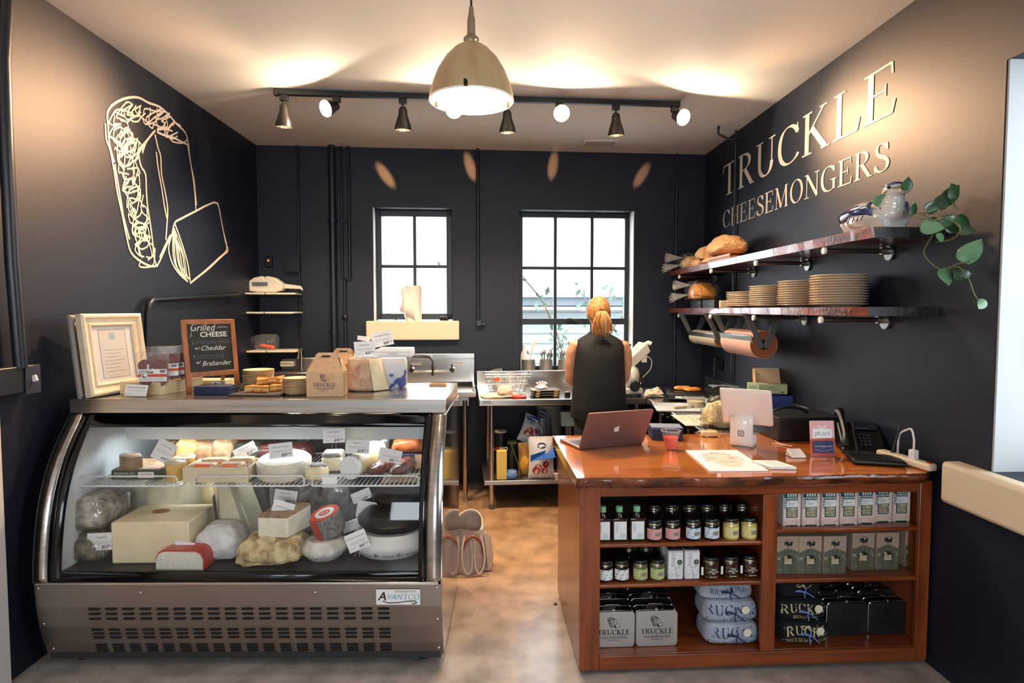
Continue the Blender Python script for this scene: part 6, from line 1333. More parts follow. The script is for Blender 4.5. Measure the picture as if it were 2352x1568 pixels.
# cracker boxes
CBX = mat('cracker_box_card', (228, 214, 204), .6); TL_ = mat('teal_ink', (16, 74, 80), .6); ORL = mat('orange_line_print', (214, 150, 118), .6)
x0 = kx(1789, 2.64); cwid = .0845; proto = None
for k in range(7):
    lab = 'box of crackers with a striped teal top, ' + ['next to the middle divider', 'second from the divider', 'third from the divider', 'middle of the row of seven', 'third from the wall end', 'second from the wall end', 'nearest the side wall'][k]
    y = .045 + [0, 0, 0, .004, .012, .028, .030][k]
    if proto is None:
        t = proto = kthing('cracker_box', lab, 'carton', x0 + cwid / 2, y, SC, 'cracker boxes on the top shelf'); w_, h_ = .079, .145
        MB().box((0, .03, h_ / 2), (w_, .06, h_)).build('carton', CBX, t, bev=.001)
        m = MB(); Tq = face(0, -.0002, 0)
        rect(m, -.038, .098, .026, .143, TL_, Tq); rect(m, -.038, .075, -.026, .12, TL_, Tq)
        for q in range(4): rect(m, -.022 + .0115 * q, .130, -.015 + .0115 * q, .143, WHTL, Tq, .0007)
        for q in range(6): rect(m, -.038, .078 + .0085 * q, -.027, .0822 + .0085 * q, WHTL, Tq, .0007)
        sans(m, 'SHERIDANS', .0112, -.0, .122, WHTL, Tq, thick=.001, bold=.0002, sx=.82)
        rect(m, -.025, .084, .025, .114, WHTL, Tq, .0008); rect(m, -.026, .036, .026, .084, TL_, Tq, .0005); rect(m, .028, .0, .039, .143, CBX, Tq, .0005)
        for q, s_ in enumerate(('Irish', 'mixed seed', 'crackers')): sans(m, s_, .0075, -.022, .108 - q * .007, INK, Tq, align='LEFT', thick=.001)
        for cx_, cy_ in ((0, .018), (-.026, .028), (.026, .026), (.034, .05), (.034, .08), (.034, .11), (.034, .135), (-.032, .06), (-.032, .006), (.03, .008)):
            for rr in (.005, .009, .013):
                if cx_ and rr > .009 and cy_ > .04: continue
                P = [(cx_ + rr * math.cos(a), cy_ + rr * math.sin(a)) for a in [PI * q / 8 for q in range(17)]]; P = [(max(-.0385, min(.0385, a)), max(.006, b)) for a, b in P if b < .034 or abs(a) > .0275]
                if len(P) > 2:
                    for i in range(len(P) - 1):
                        if (V(P[i]) - V(P[i + 1])).length < .006: line(m, [P[i], P[i + 1]], .0011, ORL, Tq, .0006)
        rect(m, -.025, -.0, .025, .004, TL_, Tq, .0012)
        m.build('print', None, t, smooth=0)
        m = MB(); 
        for q in range(6): MB().box((.001 * math.sin(q * 5), -.0006, .043 + q * .0072), (.045 - .003 * (q % 2), .003, .0052), ry=.04 * math.sin(q * 3)).build('cracker', cm('cracker', (214, 204, 170), (150, 140, 112), sc=(90, 90, 90)), t, bev=.001)
    else: t = dup(proto, KT @ V((x0 + cwid / 2 + k * (cwid + .0028), y, SC)), KR, lab)
# green and kraft cartons
GKC = mat('hemp_card', (176, 156, 136), .8, c2=(164, 142, 122), sc=(70, 70, 70)); HILL = mat('green_hill_print', (100, 102, 86), .8, c2=(78, 82, 68), sc=(120, 120, 12)); TREE = mat('dark_tree_print', (22, 26, 34), .7)
xs = [(1808, .075, .055), (1860, .098, .05), (1917, .098, .045), (1983, .098, .075), (2040, .098, .075), (2107, .10, .10)]
proto = None
for k, (px, w0, y) in enumerate(xs):
    lab = 'kraft cracker carton with a dark tree over a green hill, ' + ['next to the middle divider', 'second from the divider', 'third from the divider', 'third from the side wall', 'second from the side wall', 'nearest the side wall'][k]
    t = kthing('tree_carton', lab, 'carton', kx(px, 2.55 + y + .03), y, SD, 'tree-printed cartons on the middle shelf'); h_ = .172; w_ = .103
    if proto is None:
        proto = t; MB().box((0, .045, h_ / 2), (w_, .09, h_)).build('carton', GKC, t, bev=.0015)
        m = MB(); Tq = face(0, -.0002, 0)
        m.add([(-w_ / 2 + .001, .001, .0004), (w_ / 2 - .001, .001, .0004)] + [(w_ / 2 - .001 - (w_ - .002) * q / 12, .098 + .016 * math.sin(PI * q / 12), .0004) for q in range(13)], [tuple(range(15))], HILL, Tq)
        line(m, [(0, .112), (.001, .128)], .0022, TREE, Tq); rr = random.Random(2)
        for q in range(26): disc(m, rr.uniform(-.016, .016), .136 + rr.uniform(-.008, .009), rr.uniform(.003, .006), TREE, Tq, .0007 + q * 1e-6, n=7)
        for q in range(9): a = math.radians(150 - 15 * q); line(m, [(.026 * math.cos(a), .132 + .024 * math.sin(a)), (.026 * math.cos(a) + .003, .132 + .024 * math.sin(a) + .001)], .0016, INK, Tq)
        sans(m, 'MACK  &  HEMP', .0065, 0, .115, INK, Tq)
        disc(m, .0, .064, .0235, mat('window_shadow', (24, 22, 18), .7), Tq, .0008, sq=1.0)
        line(m, [(.036, .088), (.040, .076), (.048, .066)], .004, mat('grey_leaf_print', (150, 156, 136), .7), Tq); disc(m, -.042, .072, .007, mat('grey_leaf_print'), Tq, .0007); disc(m, -.036, .02, .010, mat('grey_leaf_print2', (104, 110, 90), .7), Tq, .0007)
        m.build('print', None, t, smooth=0)
        for q in range(7): MB().box(((q % 3 - 1) * .011, -.0012, .052 + (q // 3) * .012), (.014, .003, .013), ry=.4 * math.sin(q * 2.3)).build('crisp', cm('crisp', (206, 194, 160), (160, 146, 116)), t, bev=.002)
    else:
        for ch in list(proto.children): dup(ch, parent=t)
# ================================================================== ON THE WALL SHELVES
def stackplates(px, Y, n, dz, r, where, grp_):
    base = at(px, Y, 1.5925); p0 = None; rnd = random.Random(int(px)); CRP = mat('cream_plate', (238, 218, 194), .3, coat=.3)
    for k in range(n):
        lab = where % ((ordl(n - 1 - k) + ' from the top') if k < n - 1 else 'topmost'); p = (1.765 + rnd.uniform(-.002, .002), base.y + rnd.uniform(-.002, .002), 1.5925 + k * dz)
        if p0 is None:
            p0 = thing('dinner_plate', lab, 'plate', p, 0, grp_)
            MB().lathe([(.0001, 0), (r * .62, 0), (r * .66, .003), (r * .92, .0125), (r, .0165), (r * .99, .0185), (r * .88, .0145), (r * .6, .006), (.0001, .005)], 36, caps=False).build('dish', CRP, p0, smooth=60)
        else: dup(p0, p, rnd.uniform(0, 6), lab)
for px, Y, n, dz, nm in ((1934, 3.10, 12, .0132, 'tallest plate stack, nearest the shelf end'), (1860, 3.46, 11, .0132, 'second tallest plate stack'), (1790, 3.86, 10, .0132, 'second lowest plate stack'), (1730, 4.25, 8, .0132, 'lowest plate stack')):
    Yc = Y; stackplates(px, Yc, n, dz, .138, 'cream dinner plate, %s of the ' + nm, nm)
for k in range(2):
    p = at(1585 + 45 * k, 4.95 - .30 * k, 1.5925)
    for q in range(6):
        t = thing('black_tray', 'black plastic tray, %s from the top of the flat pile %s' % (ORD[5 - q], ['under the bread bag', 'by the lowest plate stack'][k]), 'tray', (1.75, p.y, 1.5925 + q * .0105), 0, 'black trays on the lower shelf')
        MB().box((0, 0, .004), (.23, .26, .008)).build('tray', BLACK, t, bev=.002)
t = thing('napkin_block', 'cream block of napkins between the black trays and the plates', 'napkins', (1.72, at(1664, 4.48, 1.6).y, 1.5925)); MB().box((0, 0, .028), (.12, .03, .055)).build('block', mat('cream_block', (228, 200, 166), .6), t, bev=.003)
BAGM = mat('kraft_bag', (226, 178, 124), .7, c2=(206, 152, 98), sc=(9, 9, 9), bump=1)
def crumple(w_, d, h, seed, j=.16):
    m = rough_block(w_, d, h, seed, j=j, sx=.7); r = random.Random(seed)
    m.v = [V((p.x * (1 + .05 * noise.noise(p * 22)), p.y * (1 + .05 * noise.noise(p * 25 + V((3, 3, 3)))), max(0, p.z + .10 * h * noise.noise(p * 20)))) for p in m.v]; return m
UZ = 1.9325
for (px, Y, dz, w_, d, h, lab) in ((1668, 4.60, .062, .24, .34, .135, 'biggest kraft bread bag, on top of the pile on the upper shelf'), (1612, 4.95, .05, .22, .22, .11, 'kraft bread bag half behind the biggest one'), (1640, 4.75, .0, .24, .24, .065, 'flattened kraft bag at the bottom of the bread pile'), (1600, 5.02, .0, .24, .16, .07, 'small kraft bag beside the plastic-wrapped loaves')):
    t = thing('bread_bag', lab, 'bag', (1.75, at(px, Y, 2).y, UZ + dz)); crumple(w_, d, h, int(px)).build('bag', BAGM, t, sub=1)
t = thing('bread_tray', 'tan wooden tray under the biggest bread bag', 'tray', (1.75, 4.40, UZ)); MB().box((0, 0, .012), (.26, .42, .018)).build('tray', mat('tan_tray', (190, 122, 78), .4), t, bev=.006); MB().box((-.13, 0, .028), (.008, .42, .02)).build('rim', mat('tan_tray'), t, bev=.003)
for (x, y, z, w_, d, h, lab, sx) in ((1.72, 5.28, UZ, .24, .26, .13, 'plastic-wrapped loaf at the far end of the upper shelf', 1), (1.74, 5.10, 1.5925 + .066, .24, .30, .17, 'golden loaf in a clear bag on the black trays of the lower shelf', 2)):
    t = thing('wrapped_loaf', lab, 'bread', (x, y, z)); rough_block(w_ * .85, d * .85, h * .85, int(y * 10), j=.12, sx=.7).build('loaf', BREAD if sx == 2 else cm('pale_loaf', (222, 172, 110), (204, 146, 84)), t, sub=1)
    crumple(w_, d, h, 7, .2).build('bag', FILM, t)
    for q in range(2):
        m = MB(); c0 = V((-.13, .05 * q, h * (.75 - .45 * q))); r2 = random.Random(q + 3)
        for f in range(9):
            a = f * .7; e = c0 + V((-.11 - .02 * q, .045 * math.cos(a), .045 * math.sin(a) - .03 * q)); a2 = a + .7; e2 = c0 + V((-.11, .045 * math.cos(a2), .045 * math.sin(a2) - .03 * q)); m.add([c0 + V((.04, 0, 0)), c0, e, e2], [(0, 1, 2), (1, 3, 2)])
        m.build('twisted_end', clear_mat('thick_film', rough=.12, haze=.2), t)
# paper roll dispensers hung under the lower shelf
def rolls(x, ya, yb, z, r, c, lab):
    t = thing('paper_dispenser', lab, 'paper dispenser', (x, ya, 1.5505)); L_ = yb - ya; zz = z - 1.552; BM = mat('dispenser_metal', (112, 108, 106), .4, .6)
    MB().lathe([(r * .38, 0), (r, 0), (r, L_), (r * .38, L_)], 36, T=M4.Translation(V((0, 0, zz))) @ M4.Rotation(-PI / 2, 4, 'X'), caps=False, m=c).build('paper_roll', c, t)
    MB().lathe([(r * .36, -.001), (r * .98, -.001), (r * .98, .0), (r * .36, .0)], 36, T=M4.Translation(V((0, 0, zz))) @ M4.Rotation(-PI / 2, 4, 'X'), caps=False).build('roll_end', mat('roll_end_brown', (150, 84, 52), .8), t)
    MB().cyl((0, L_ / 2, zz), r * .38, L_ + .002, axis='y').build('core', mat('roll_core', (24, 18, 16), .8), t)
    for y in (-.018, L_ + .018):
        MB().hexa([(-.035, y - .003, zz - .02), (.0, y - .003, zz - .03), (0, y + .003, zz - .03), (-.035, y + .003, zz - .02), (-.15, y - .003, 0), (-.10, y - .003, 0), (-.10, y + .003, 0), (-.15, y + .003, 0)]).hexa([(-.02, y - .003, zz - .03), (.02, y - .003, zz - .02), (.02, y + .003, zz - .02), (-.02, y + .003, zz - .03), (.06, y - .003, 0), (.12, y - .003, 0), (.12, y + .003, 0), (.06, y + .003, 0)]).build('bracket_arm', BM, t, bev=.001)
    MB().box((-r * .92, L_ / 2, zz + r * .35), (.012, L_ + .03, .055), ry=-.25).build('cutter_bar', mat('cutter_steel', (196, 194, 190), .25, 1), t, bev=.003)
    MB().tube([(-.15, -.018, -.004), (-.15, L_ + .018, -.004)], .004, n=6).build('tie_rod', BM, t)
rolls(1.74, 3.90, 4.42, 1.355, .092, mat('pink_butcher_paper', (214, 164, 146), .7), 'large pink butcher paper roll in a dispenser under the lower shelf')
rolls(1.74, 4.64, 5.25, 1.35, .06, mat('beige_paper', (198, 180, 150), .7), 'slimmer beige paper roll in a dispenser under the lower shelf')
# duck planter and trailing plant
dk = thing('duck_planter', 'blue and white glazed duck-shaped planter at the end of the upper shelf', 'planter', (1.73, 2.76, UZ), 0); dk.scale = (1.12, 1.15, 1)
GLZ = mat('white_glaze', (214, 208, 200), .12, coat=.8, c2=(196, 194, 196), sc=(10, 10, 10)); BGL = mat('blue_glaze', (34, 46, 92), .12, coat=.8, c2=(70, 84, 132), sc=(22, 22, 22), ramp=(.45, .7))
m = MB(); m.ball((0, 0, .065), (.17, .30, .135), n=28, k=16); m.hexa([(-.05, -.12, .0), (.05, -.12, 0), (.05, .12, 0), (-.05, .12, 0), (-.07, -.13, .06), (.07, -.13, .06), (.07, .14, .06), (-.07, .14, .06)])
m.ball((0, .14, .095), (.09, .09, .05)); m.hexa([(-.035, .12, .07), (.035, .12, .07), (.03, .19, .10), (-.03, .19, .10), (-.035, .12, .10), (.035, .12, .10), (.02, .20, .125), (-.02, .20, .125)]); m.ball((0, -.10, .11), (.09, .10, .13)); m.ball((0, -.115, .160), (.08, .095, .08), n=20, k=12); m.ball((0, -.172, .150), (.045, .06, .025))
b_ = m.build('body', GLZ, dk, smooth=80); rm = b_.modifiers.new('r', 'REMESH'); rm.mode = 'VOXEL'; rm.voxel_size = .006; rm.use_smooth_shade = True; sm = b_.modifiers.new('s', 'SMOOTH'); sm.factor = .8; sm.iterations = 6
for s_ in (-1, 1):
    m = MB(); m.grid(lambda u, v: (s_ * (.066 + .026 * math.cos((v - .5) * 2.6) * math.cos((u - .45) * 2.2)) , -.09 + .22 * u, .060 + .066 * v * (1 - .5 * (u - .3) ** 2)), 12, 8); m.build('wing', BGL, dk, smooth=80, solid=.006)
    for q in range(6): MB().tube([(s_ * .092, -.07 + q * .03, .064), (s_ * .090, -.055 + q * .03, .046)], .0018, n=5).build('painted_feather', BGL, dk)
    MB().tube([(s_ * (.045 + .001 * q), -.10 + .016 * math.cos(q * .7) * (1 - q * .06), .08 + .016 * math.sin(q * .7) * (1 - q * .06)) for q in range(12)], .0028, n=5).build('painted_curl', BGL, dk)
    MB().ball((s_ * .036, -.135, .172), (.016, .016, .014), n=10, k=6).build('eye', BLACK, dk)
MB().ball((0, -.112, .182), (.068, .08, .042)).build('crown', BGL, dk)
pl = thing('trailing_plant', 'glossy green pothos growing out of the duck planter and trailing down the wall', 'plant', (1.74, 2.74, UZ + .10))
inv = V(pl.location); ST = mat('vine_stem', (104, 110, 70), .5); LFD = mat('pothos_leaf', (44, 84, 44), .3, c2=(26, 56, 30), sc=(14, 14, 14), coat=.3); LFL = mat('pale_pothos_leaf', (104, 146, 108), .3, c2=(80, 124, 88), sc=(14, 14, 14), coat=.3)
def vine(P): MB().tube([tuple(v - inv) for v in smooth_line([V(p) for p in P], 4)] , .0030, n=6).build('vine', ST, pl)
def sl3(P, n=4):
    out = []
    for i in range(len(P) - 1):
        p0, p1, p2, p3 = P[max(i - 1, 0)], P[i], P[i + 1], P[min(i + 2, len(P) - 1)]
        for k in range(n): t = k / n; out.append(.5 * ((2 * p1) + (-p0 + p2) * t + (2 * p0 - 5 * p1 + 4 * p2 - p3) * t * t + (-p0 + 3 * p1 - 3 * p2 + p3) * t ** 3))
    return out + [P[-1]]
def pv(px, py, x): return PX(px, py, x)
def vine(P, r=.003): P = [V(p) - inv for p in P]; MB().tube(sl3(P), r, n=6).build('vine', ST, pl)
hd = V((1.74, 2.76, UZ + .115))
vine([hd, pv(2085, 430, 1.72), pv(2050, 432, 1.70), pv(2028, 445, 1.68), pv(2010, 468, 1.66)])
vine([hd, pv(2118, 490, 1.76), pv(2150, 470, 1.80), pv(2180, 462, 1.84), pv(2200, 480, 1.84)])
vine([hd, pv(2130, 505, 1.76), pv(2165, 500, 1.80), pv(2205, 520, 1.84), pv(2190, 548, 1.85), pv(2150, 556, 1.84)])
vine([pv(2120, 490, 1.76), pv(2145, 530, 1.80), pv(2122, 575, 1.82), pv(2135, 600, 1.83), pv(2168, 622, 1.84), pv(2195, 607, 1.85), pv(2232, 600, 1.85)])
vine([pv(2160, 618, 1.84), pv(2200, 612, 1.85), pv(2225, 640, 1.86), pv(2238, 675, 1.86), pv(2255, 697, 1.86)], .0024)
def leaf(px, py, x, s_, ang, mm=LFD, yaw=0, tilt=.4):
    m = MB(); out = [(0, .0), (.22, -.10), (.42, .06), (.48, .34), (.36, .66), (.14, .92), (0, 1.08)]
    A_ = [(a, b) for a, b in out]
    vs = []; fs = []
    for i, (a, b) in enumerate(A_): vs += [(-a, b, -.22 * a + .08 * b * b), (0, b, .04 - .06 * b + .08 * b * b * 0), (a, b, -.22 * a + .08 * b * b)]
    for i in range(len(A_) - 1):
        o = i * 3; fs += [(o, o + 1, o + 4, o + 3), (o + 1, o + 2, o + 5, o + 4)]
    T = M4.Translation(pv(px, py, x) - inv) @ M4.Rotation(yaw, 4, 'Z') @ FRONT @ M4.Rotation(math.radians(ang - 90), 4, 'Z') @ M4.Rotation(tilt, 4, 'X') @ M4.Diagonal((s_, s_, s_, 1))
    o = m.add(vs, fs, None, T).build('leaf', mm, pl, smooth=80, solid=.0006); q = o.modifiers.new('u', 'SUBSURF'); q.levels = 1; q.render_levels = 1
LS = [(2083, 436, 1.70, .052, 95, LFD), (2010, 470, 1.66, .055, 55, LFL), (2098, 492, 1.72, .050, 110, LFD), (2155, 478, 1.80, .068, 70, LFD), (2182, 470, 1.84, .060, 110, LFD), (2165, 512, 1.80, .060, 20, LFD), (2118, 518, 1.74, .075, -15, LFL), (2160, 536, 1.80, .040, -100, LFL), (2176, 520, 1.84, .05, -30, LFD), (2215, 600, 1.85, .095, 65, LFL), (2172, 618, 1.84, .072, -95, LFL), (2192, 630, 1.85, .062, 0, LFD), (2262, 690, 1.86, .045, -130, LFL), (2200, 496, 1.85, .06, -60, LFD), (2140, 500, 1.78, .05, -70, LFD), (2172, 462, 1.82, .07, 60, LFD), (2196, 452, 1.84, .065, 130, LFD), (2130, 484, 1.76, .06, 40, LFD), (2205, 528, 1.85, .05, -10, LFD)]
for k, (px, py, x, s_, a, mm) in enumerate(LS): leaf(px, py, x, s_, a, mm, yaw=-.3 + .2 * (k % 3))
# ================================================================== CORNER SHELVES AT THE BACK LEFT
u0 = PB(550, 700, .30)[0] + .03
TRW = mat('white_tray', (226, 214, 196), .4)
zs = [PB(610, 675, .15)[1], PB(610, 718, .15)[1], PB(610, 805, .15)[1]]
u1 = PB(667, 700, .15)[0]; uc = (u0 + u1) / 2
uc += .02; rk = thing('corner_rack', 'black wall-hung wire rack in the back left corner', 'shelf', bpt(uc, zs[2] - .02, .16), ra)
for z in zs + [zs[2] - .0]:
    dz = z - (zs[2] - .02) - .012
    MB().tube([(-.20, -.15, dz), (.20, -.15, dz), (.20, .13, dz), (-.20, .13, dz)], .004, n=6, closed=True).build('rack_rim', BLACKM, rk)
for x in (-.2, .2): MB().cyl((x, .135, .26), .006, .62).build('rack_post', BLACKM, rk)
tnames = ['top white board of the corner rack, under the white grater', 'middle white board of the corner rack', 'bottom white board of the corner rack, under the glass jar']
for k, z in enumerate(zs):
    t = thing('white_board', tnames[k], 'shelf board', bpt(uc, z, .16), ra + (.05, -.04, .06)[k])
    MB().box((0, 0, 0), (.44, .26, .016)).build('board', TRW, t, bev=.005); MB().box((-.02, -.131, 0), (.006, .003, .02)).build('edge_clip', BLACK, t)
gz = zs[0] + .012; t = thing('mandoline', 'white plastic mandoline slicer with a handle on the top corner board', 'kitchen slicer', bpt(uc - .02, gz, .16), ra)
WPL = mat('cream_white_plastic', (232, 220, 200), .35)
MB().prism([(-.21, .03), (-.17, .085), (-.11, .125), (-.04, .14), (-.025, .115), (-.01, .14), (.06, .125), (.11, .09), (.13, .07), (.12, .02), (.06, .0), (-.08, -.0), (-.17, .012)], .10, T=face(0, .05, .0)).build('body', WPL, t, bev=.012, bseg=3)
MB().prism([(.12, .035), (.13, .075), (.26, .058), (.28, .03), (.275, .012), (.26, .03)], .03, T=face(0, .02, 0)).build('handle', WPL, t, bev=.006)
MB().box((-.06, -.052, .072), (.13, .004, .03)).build('blade', STEEL, t, bev=.001); 
for q in range(6): MB().box((-.105 + .018 * q, -.054, .058), (.004, .004, .02)).build('blade_tooth', BLACKM, t)
t = thing('glass_jar', 'big clear jar lying on its side with an orange-handled tool, on the bottom corner board', 'jar', bpt(uc - .06, zs[2] + .075, .16), ra)
MB().lathe([(.045, -.13), (.05, -.12), (.045, -.10), (.062, -.07), (.068, -.02), (.068, .09), (.06, .10), (.0001, .10)], 30, T=M4.Rotation(PI / 2, 4, 'Y') @ M4.Rotation(0, 4, 'X'), caps=False).build('jar_body', clear_mat('jar_clear', haze=.06), t)
MB().cyl((-.13, 0, 0), .048, .012, axis='x').build('jar_mouth', mat('jar_mouth_tan', (160, 130, 104), .4), t, bev=.003); MB().box((.02, -.02, -.035), (.12, .03, .025), ry=.18).build('orange_handle', mat('orange_plastic', (250, 88, 20), .4), t, bev=.008)
# ================================================================== SILL OBJECTS
uu, zz = PB(950, 736, -.06); t = thing('paper_towel_roll', 'white paper towel roll standing on the small window sill', 'paper towels', bpt(uu, w1[2], -.05))
tz_ = PB(950, 657, -.05)[1] - w1[2]
PTM = mat('paper_towel', (240, 232, 218), .8, bump=.2)
MB().cyl((0, 0, tz_ / 2 + .002), .074, tz_, n=32).build('roll', PTM, t); MB().cyl((0, 0, tz_ / 2 + .004), .02, tz_ + .002).build('core', KRAFT, t)
MB().grid(lambda u, v: (-.074 - .03 * u * (1 - v) + .13 * v * u * .2 , -.075 + .0 * v - .012 * math.sin(u * 3), tz_ * (.95 - .95 * v * (1 - .15 * (1 - u))) - .0), 6, 8).add([(-.074, -.072, tz_ * .9), (-.112, -.07, tz_ * .28), (-.05, -.082, tz_ * .18), (.03, -.078, -.002), (.0, -.078, tz_ * .5)], [(0, 1, 2, 3, 4)]).build('loose_sheet', PTM, t, solid=.001)
t = thing('wrench', 'small dark tool lying on the sill beside the paper towel roll', 'tool', bpt(PB(918, 733, 0)[0], w1[2] + .012, -.03), ra); MB().tube([(-.05, -.02, -.002), (.0, 0, .01), (.05, .0, .018)], .006, n=8).build('shaft', BLACKM, t); MB().cyl((-.052, -.02, -.0), .012, .008).build('head', CHROME, t)
t = thing('stapler', 'small black stapler on the sill by the window frame', 'stapler', bpt(PB(1020, 733, 0)[0], w1[2] + .001, -.02), ra - .4); MB().box((0, 0, .02), (.09, .03, .035)).build('stapler_body', BLACK, t, bev=.010)
for k, (px, lab, tools) in enumerate([(1214, 'steel canister with a long spatula, nearest the wall pipe', 'spatula'), (1254, 'steel canister full of whisks and spoons, middle of three', 'spoon'), (1296, 'steel canister half hidden by the person', 'fork')]):
    uu = PB(px, 850, -.09)[0]; t = thing('utensil_canister', lab, 'canister', bpt(uu, 1.0015, -.085)); hc = PB(px, 826, -.085)[1] - 1.0015
    MB().lathe([(.0001, .001), (.062, .001), (.062, hc), (.064, hc + .003), (.060, hc + .003), (.059, .006), (.0001, .006)], 32, caps=False).build('canister', mat('canister_steel', (206, 200, 194), .3, .75), t)
    rr = random.Random(k); n = 1 if k == 0 else 6
    for q in range(n):
        a = rr.uniform(0, 6.3); b0 = V((.03 * math.cos(a), .03 * math.sin(a), .02)); e = V((.05 * math.cos(a) + .01, .03 * math.sin(a), hc + rr.uniform(.04, .08)))
        if k == 0: e = V((.045, 0, hc + .14)); b0 = V((-.02, 0, .02))
        m = MB(); m.tube([b0, e], .006 if k else .007, n=7)
        if k == 0: m.box(tuple(e - V((.003, 0, .01))), (.022, .005, .10), ry=.28)
        else: m.ball(tuple(e), (.026, .01, .05), n=10, k=6)
        m.build('utensil', WPL if k == 0 else STEEL, t)
t = thing('white_bottle', 'white squeeze bottle on the tall window sill behind the first canister', 'bottle', bpt(PB(1203, 840, -.12)[0], 1.0015, -.13)); MB().lathe([(.0001, 0), (.032, 0), (.034, .12), (.028, .17), (.012, .20), (.01, .25), (.0001, .25)], 20, caps=False).build('bottle', mat('milky_bottle', (226, 222, 218), .4), t)
# ================================================================== ON THE PREP TABLE (table-local coordinates)
T1 = M4.Translation(t1.location) @ M4.Rotation(ra, 4, 'Z')
def t1p(px, py): return PZ(px, py, .8805)
wb = thing('wire_basket', 'chrome wire basket of plastic tubs at the free end of the prep table', 'basket', t1p(1165, 905) + V((0, .06, 0)), ra)
CW_ = mat('chrome_wire', (190, 186, 182), .2, 1)
A0 = [(-.14, -.09), (.14, -.09), (.14, .09), (-.14, .09)]; B0 = [(-.19, -.12), (.19, -.12), (.19, .13), (-.19, .13)]
for q, z in ((0, .015), (.5, .09), (.85, .15), (1, .17)): P = [(a[0] + (b[0] - a[0]) * q, a[1] + (b[1] - a[1]) * q, z) for a, b in zip(A0, B0)]; MB().tube(P, .003 if q < 1 else .004, n=6, closed=True).build('wire_ring', CW_, wb)
for i in range(12):
    f = (i % 3 + .5) / 3; s_ = i // 3; a, b = A0[s_], A0[(s_ + 1) % 4]; c, d = B0[s_], B0[(s_ + 1) % 4]
    MB().tube([(a[0] + (b[0] - a[0]) * f, a[1] + (b[1] - a[1]) * f, .015), (c[0] + (d[0] - c[0]) * f, c[1] + (d[1] - c[1]) * f, .17)], .002, n=5).build('wire', CW_, wb)
TUB = clear_mat('tub_plastic', rough=.1, haze=.22)
for k, (dx, dy, dz, rx, ry, sc_, lab) in enumerate([(-.07, .0, .06, .1, -.25, 1.15, 'large clear tub tipped in the wire basket'), (.03, .03, .06, .0, -.1, 1.0, 'clear tub standing upright in the wire basket'), (.10, -.0, .03, .2, .3, .8, 'small clear tub at the side of the wire basket')]):
    t = thing('plastic_tub', lab, 'tub', wb.location + V((dx, dy, dz)), rot=(rx, ry, 0)); t.scale = (sc_,) * 3
    MB().lathe([(.0001, 0), (.042, 0), (.052, .11), (.055, .112), (.055, .118), (.051, .118)], 28, caps=False).build('tub', TUB, t); m = MB(); rect(m, -.02, .05, .02, .075, mat('orange_sticker'), face(0, -.05, 0)); 
    if k == 0: m.build('sticker', None, t, smooth=0)
t = thing('dish_towel', 'crumpled cream towel under the wire basket, at the table corner', 'towel', t1p(1150, 912) + V((0, .05, 0)), ra); crumple(.30, .18, .02, 44, .2).build('cloth', mat('cream_towel', (226, 204, 182), .9, bump=.6, bsc=30), t)
t = thing('dish_towel', 'crumpled cream cloth bunched in front of the tubs', 'towel', t1p(1160, 912) + V((.0, .02, .02)), ra); crumple(.13, .09, .075, 48, .3).build('cloth', mat('cream_towel'), t, sub=1)
t = thing('round_cover', 'red plastic lid lying at the prep table edge', 'lid', t1p(1193, 915) + V((0, .04, 0))); MB().lathe([(.0001, 0), (.055, 0), (.058, .006), (.058, .016), (.05, .018), (.0001, .016)], 30, caps=False).build('lid', mat('red_plastic', (226, 60, 30), .35), t)
for k in range(3):
    t = thing('food_container', 'black clear-lidded takeaway box, %s of the pile of three' % ['bottom', 'middle', 'top'][k], 'container', t1p(1253, 912) + V((0, .08, .019 * k)), ra + .04 * k); MB().hexa([(-.10, -.07, 0), (.10, -.07, 0), (.10, .07, 0), (-.10, .07, 0), (-.115, -.085, .015), (.115, -.085, .015), (.115, .085, .015), (-.115, .085, .015)]).build('base', mat('dark_brown_plastic', (34, 16, 12), .25), t, bev=.002)
    MB().box((0, 0, .017), (.23, .17, .003)).build('lid', clear_mat('lid_clear', haze=.15), t)
    for s_ in (-.07, .075): MB().box((s_, -.087, .012), (.03, .003, .014)).build('label', mat('gold_label', (170, 134, 90), .5), t)
t = thing('plastic_gloves', 'bunch of white disposable gloves on the takeaway boxes', 'gloves', t1p(1245, 912) + V((0, .08, .060)), .2)
m = MB(); m.ball((0, 0, .012), (.10, .07, .03), bumpy=.4, seed=2)
for a in (-.6, -.2, .25, .7, 1.2): m.tube([(0, 0, .012), (.03 * math.cos(a + 1), .0, .03), (.055 * math.cos(a + 1.2), -.01, .03 + .03 * math.sin(a + 1.2))], .008, n=6)
m.build('gloves', mat('glove_white', (232, 232, 236), .5), t)
t = thing('tea_light', 'small lit-looking amber cup beside the person on the prep table', 'cup', t1p(1304, 912) + V((0, .03, 0))); MB().box((0, 0, .02), (.045, .05, .04)).build('tray', mat('dark_brown_plastic'), t, bev=.004); MB().ball((0, -.005, .035), (.03, .03, .02)).build('fruit', mat('orange_fruit', (240, 120, 40), .4), t)
t = thing('cutting_board', 'black and white board under the person\'s work on the prep table', 'cutting board', t1p(1390, 908) + V((0, .14, 0)), ra); MB().box((0, 0, .008), (.40, .26, .014)).build('board', mat('white_board_plastic', (220, 220, 220), .4), t, bev=.004)
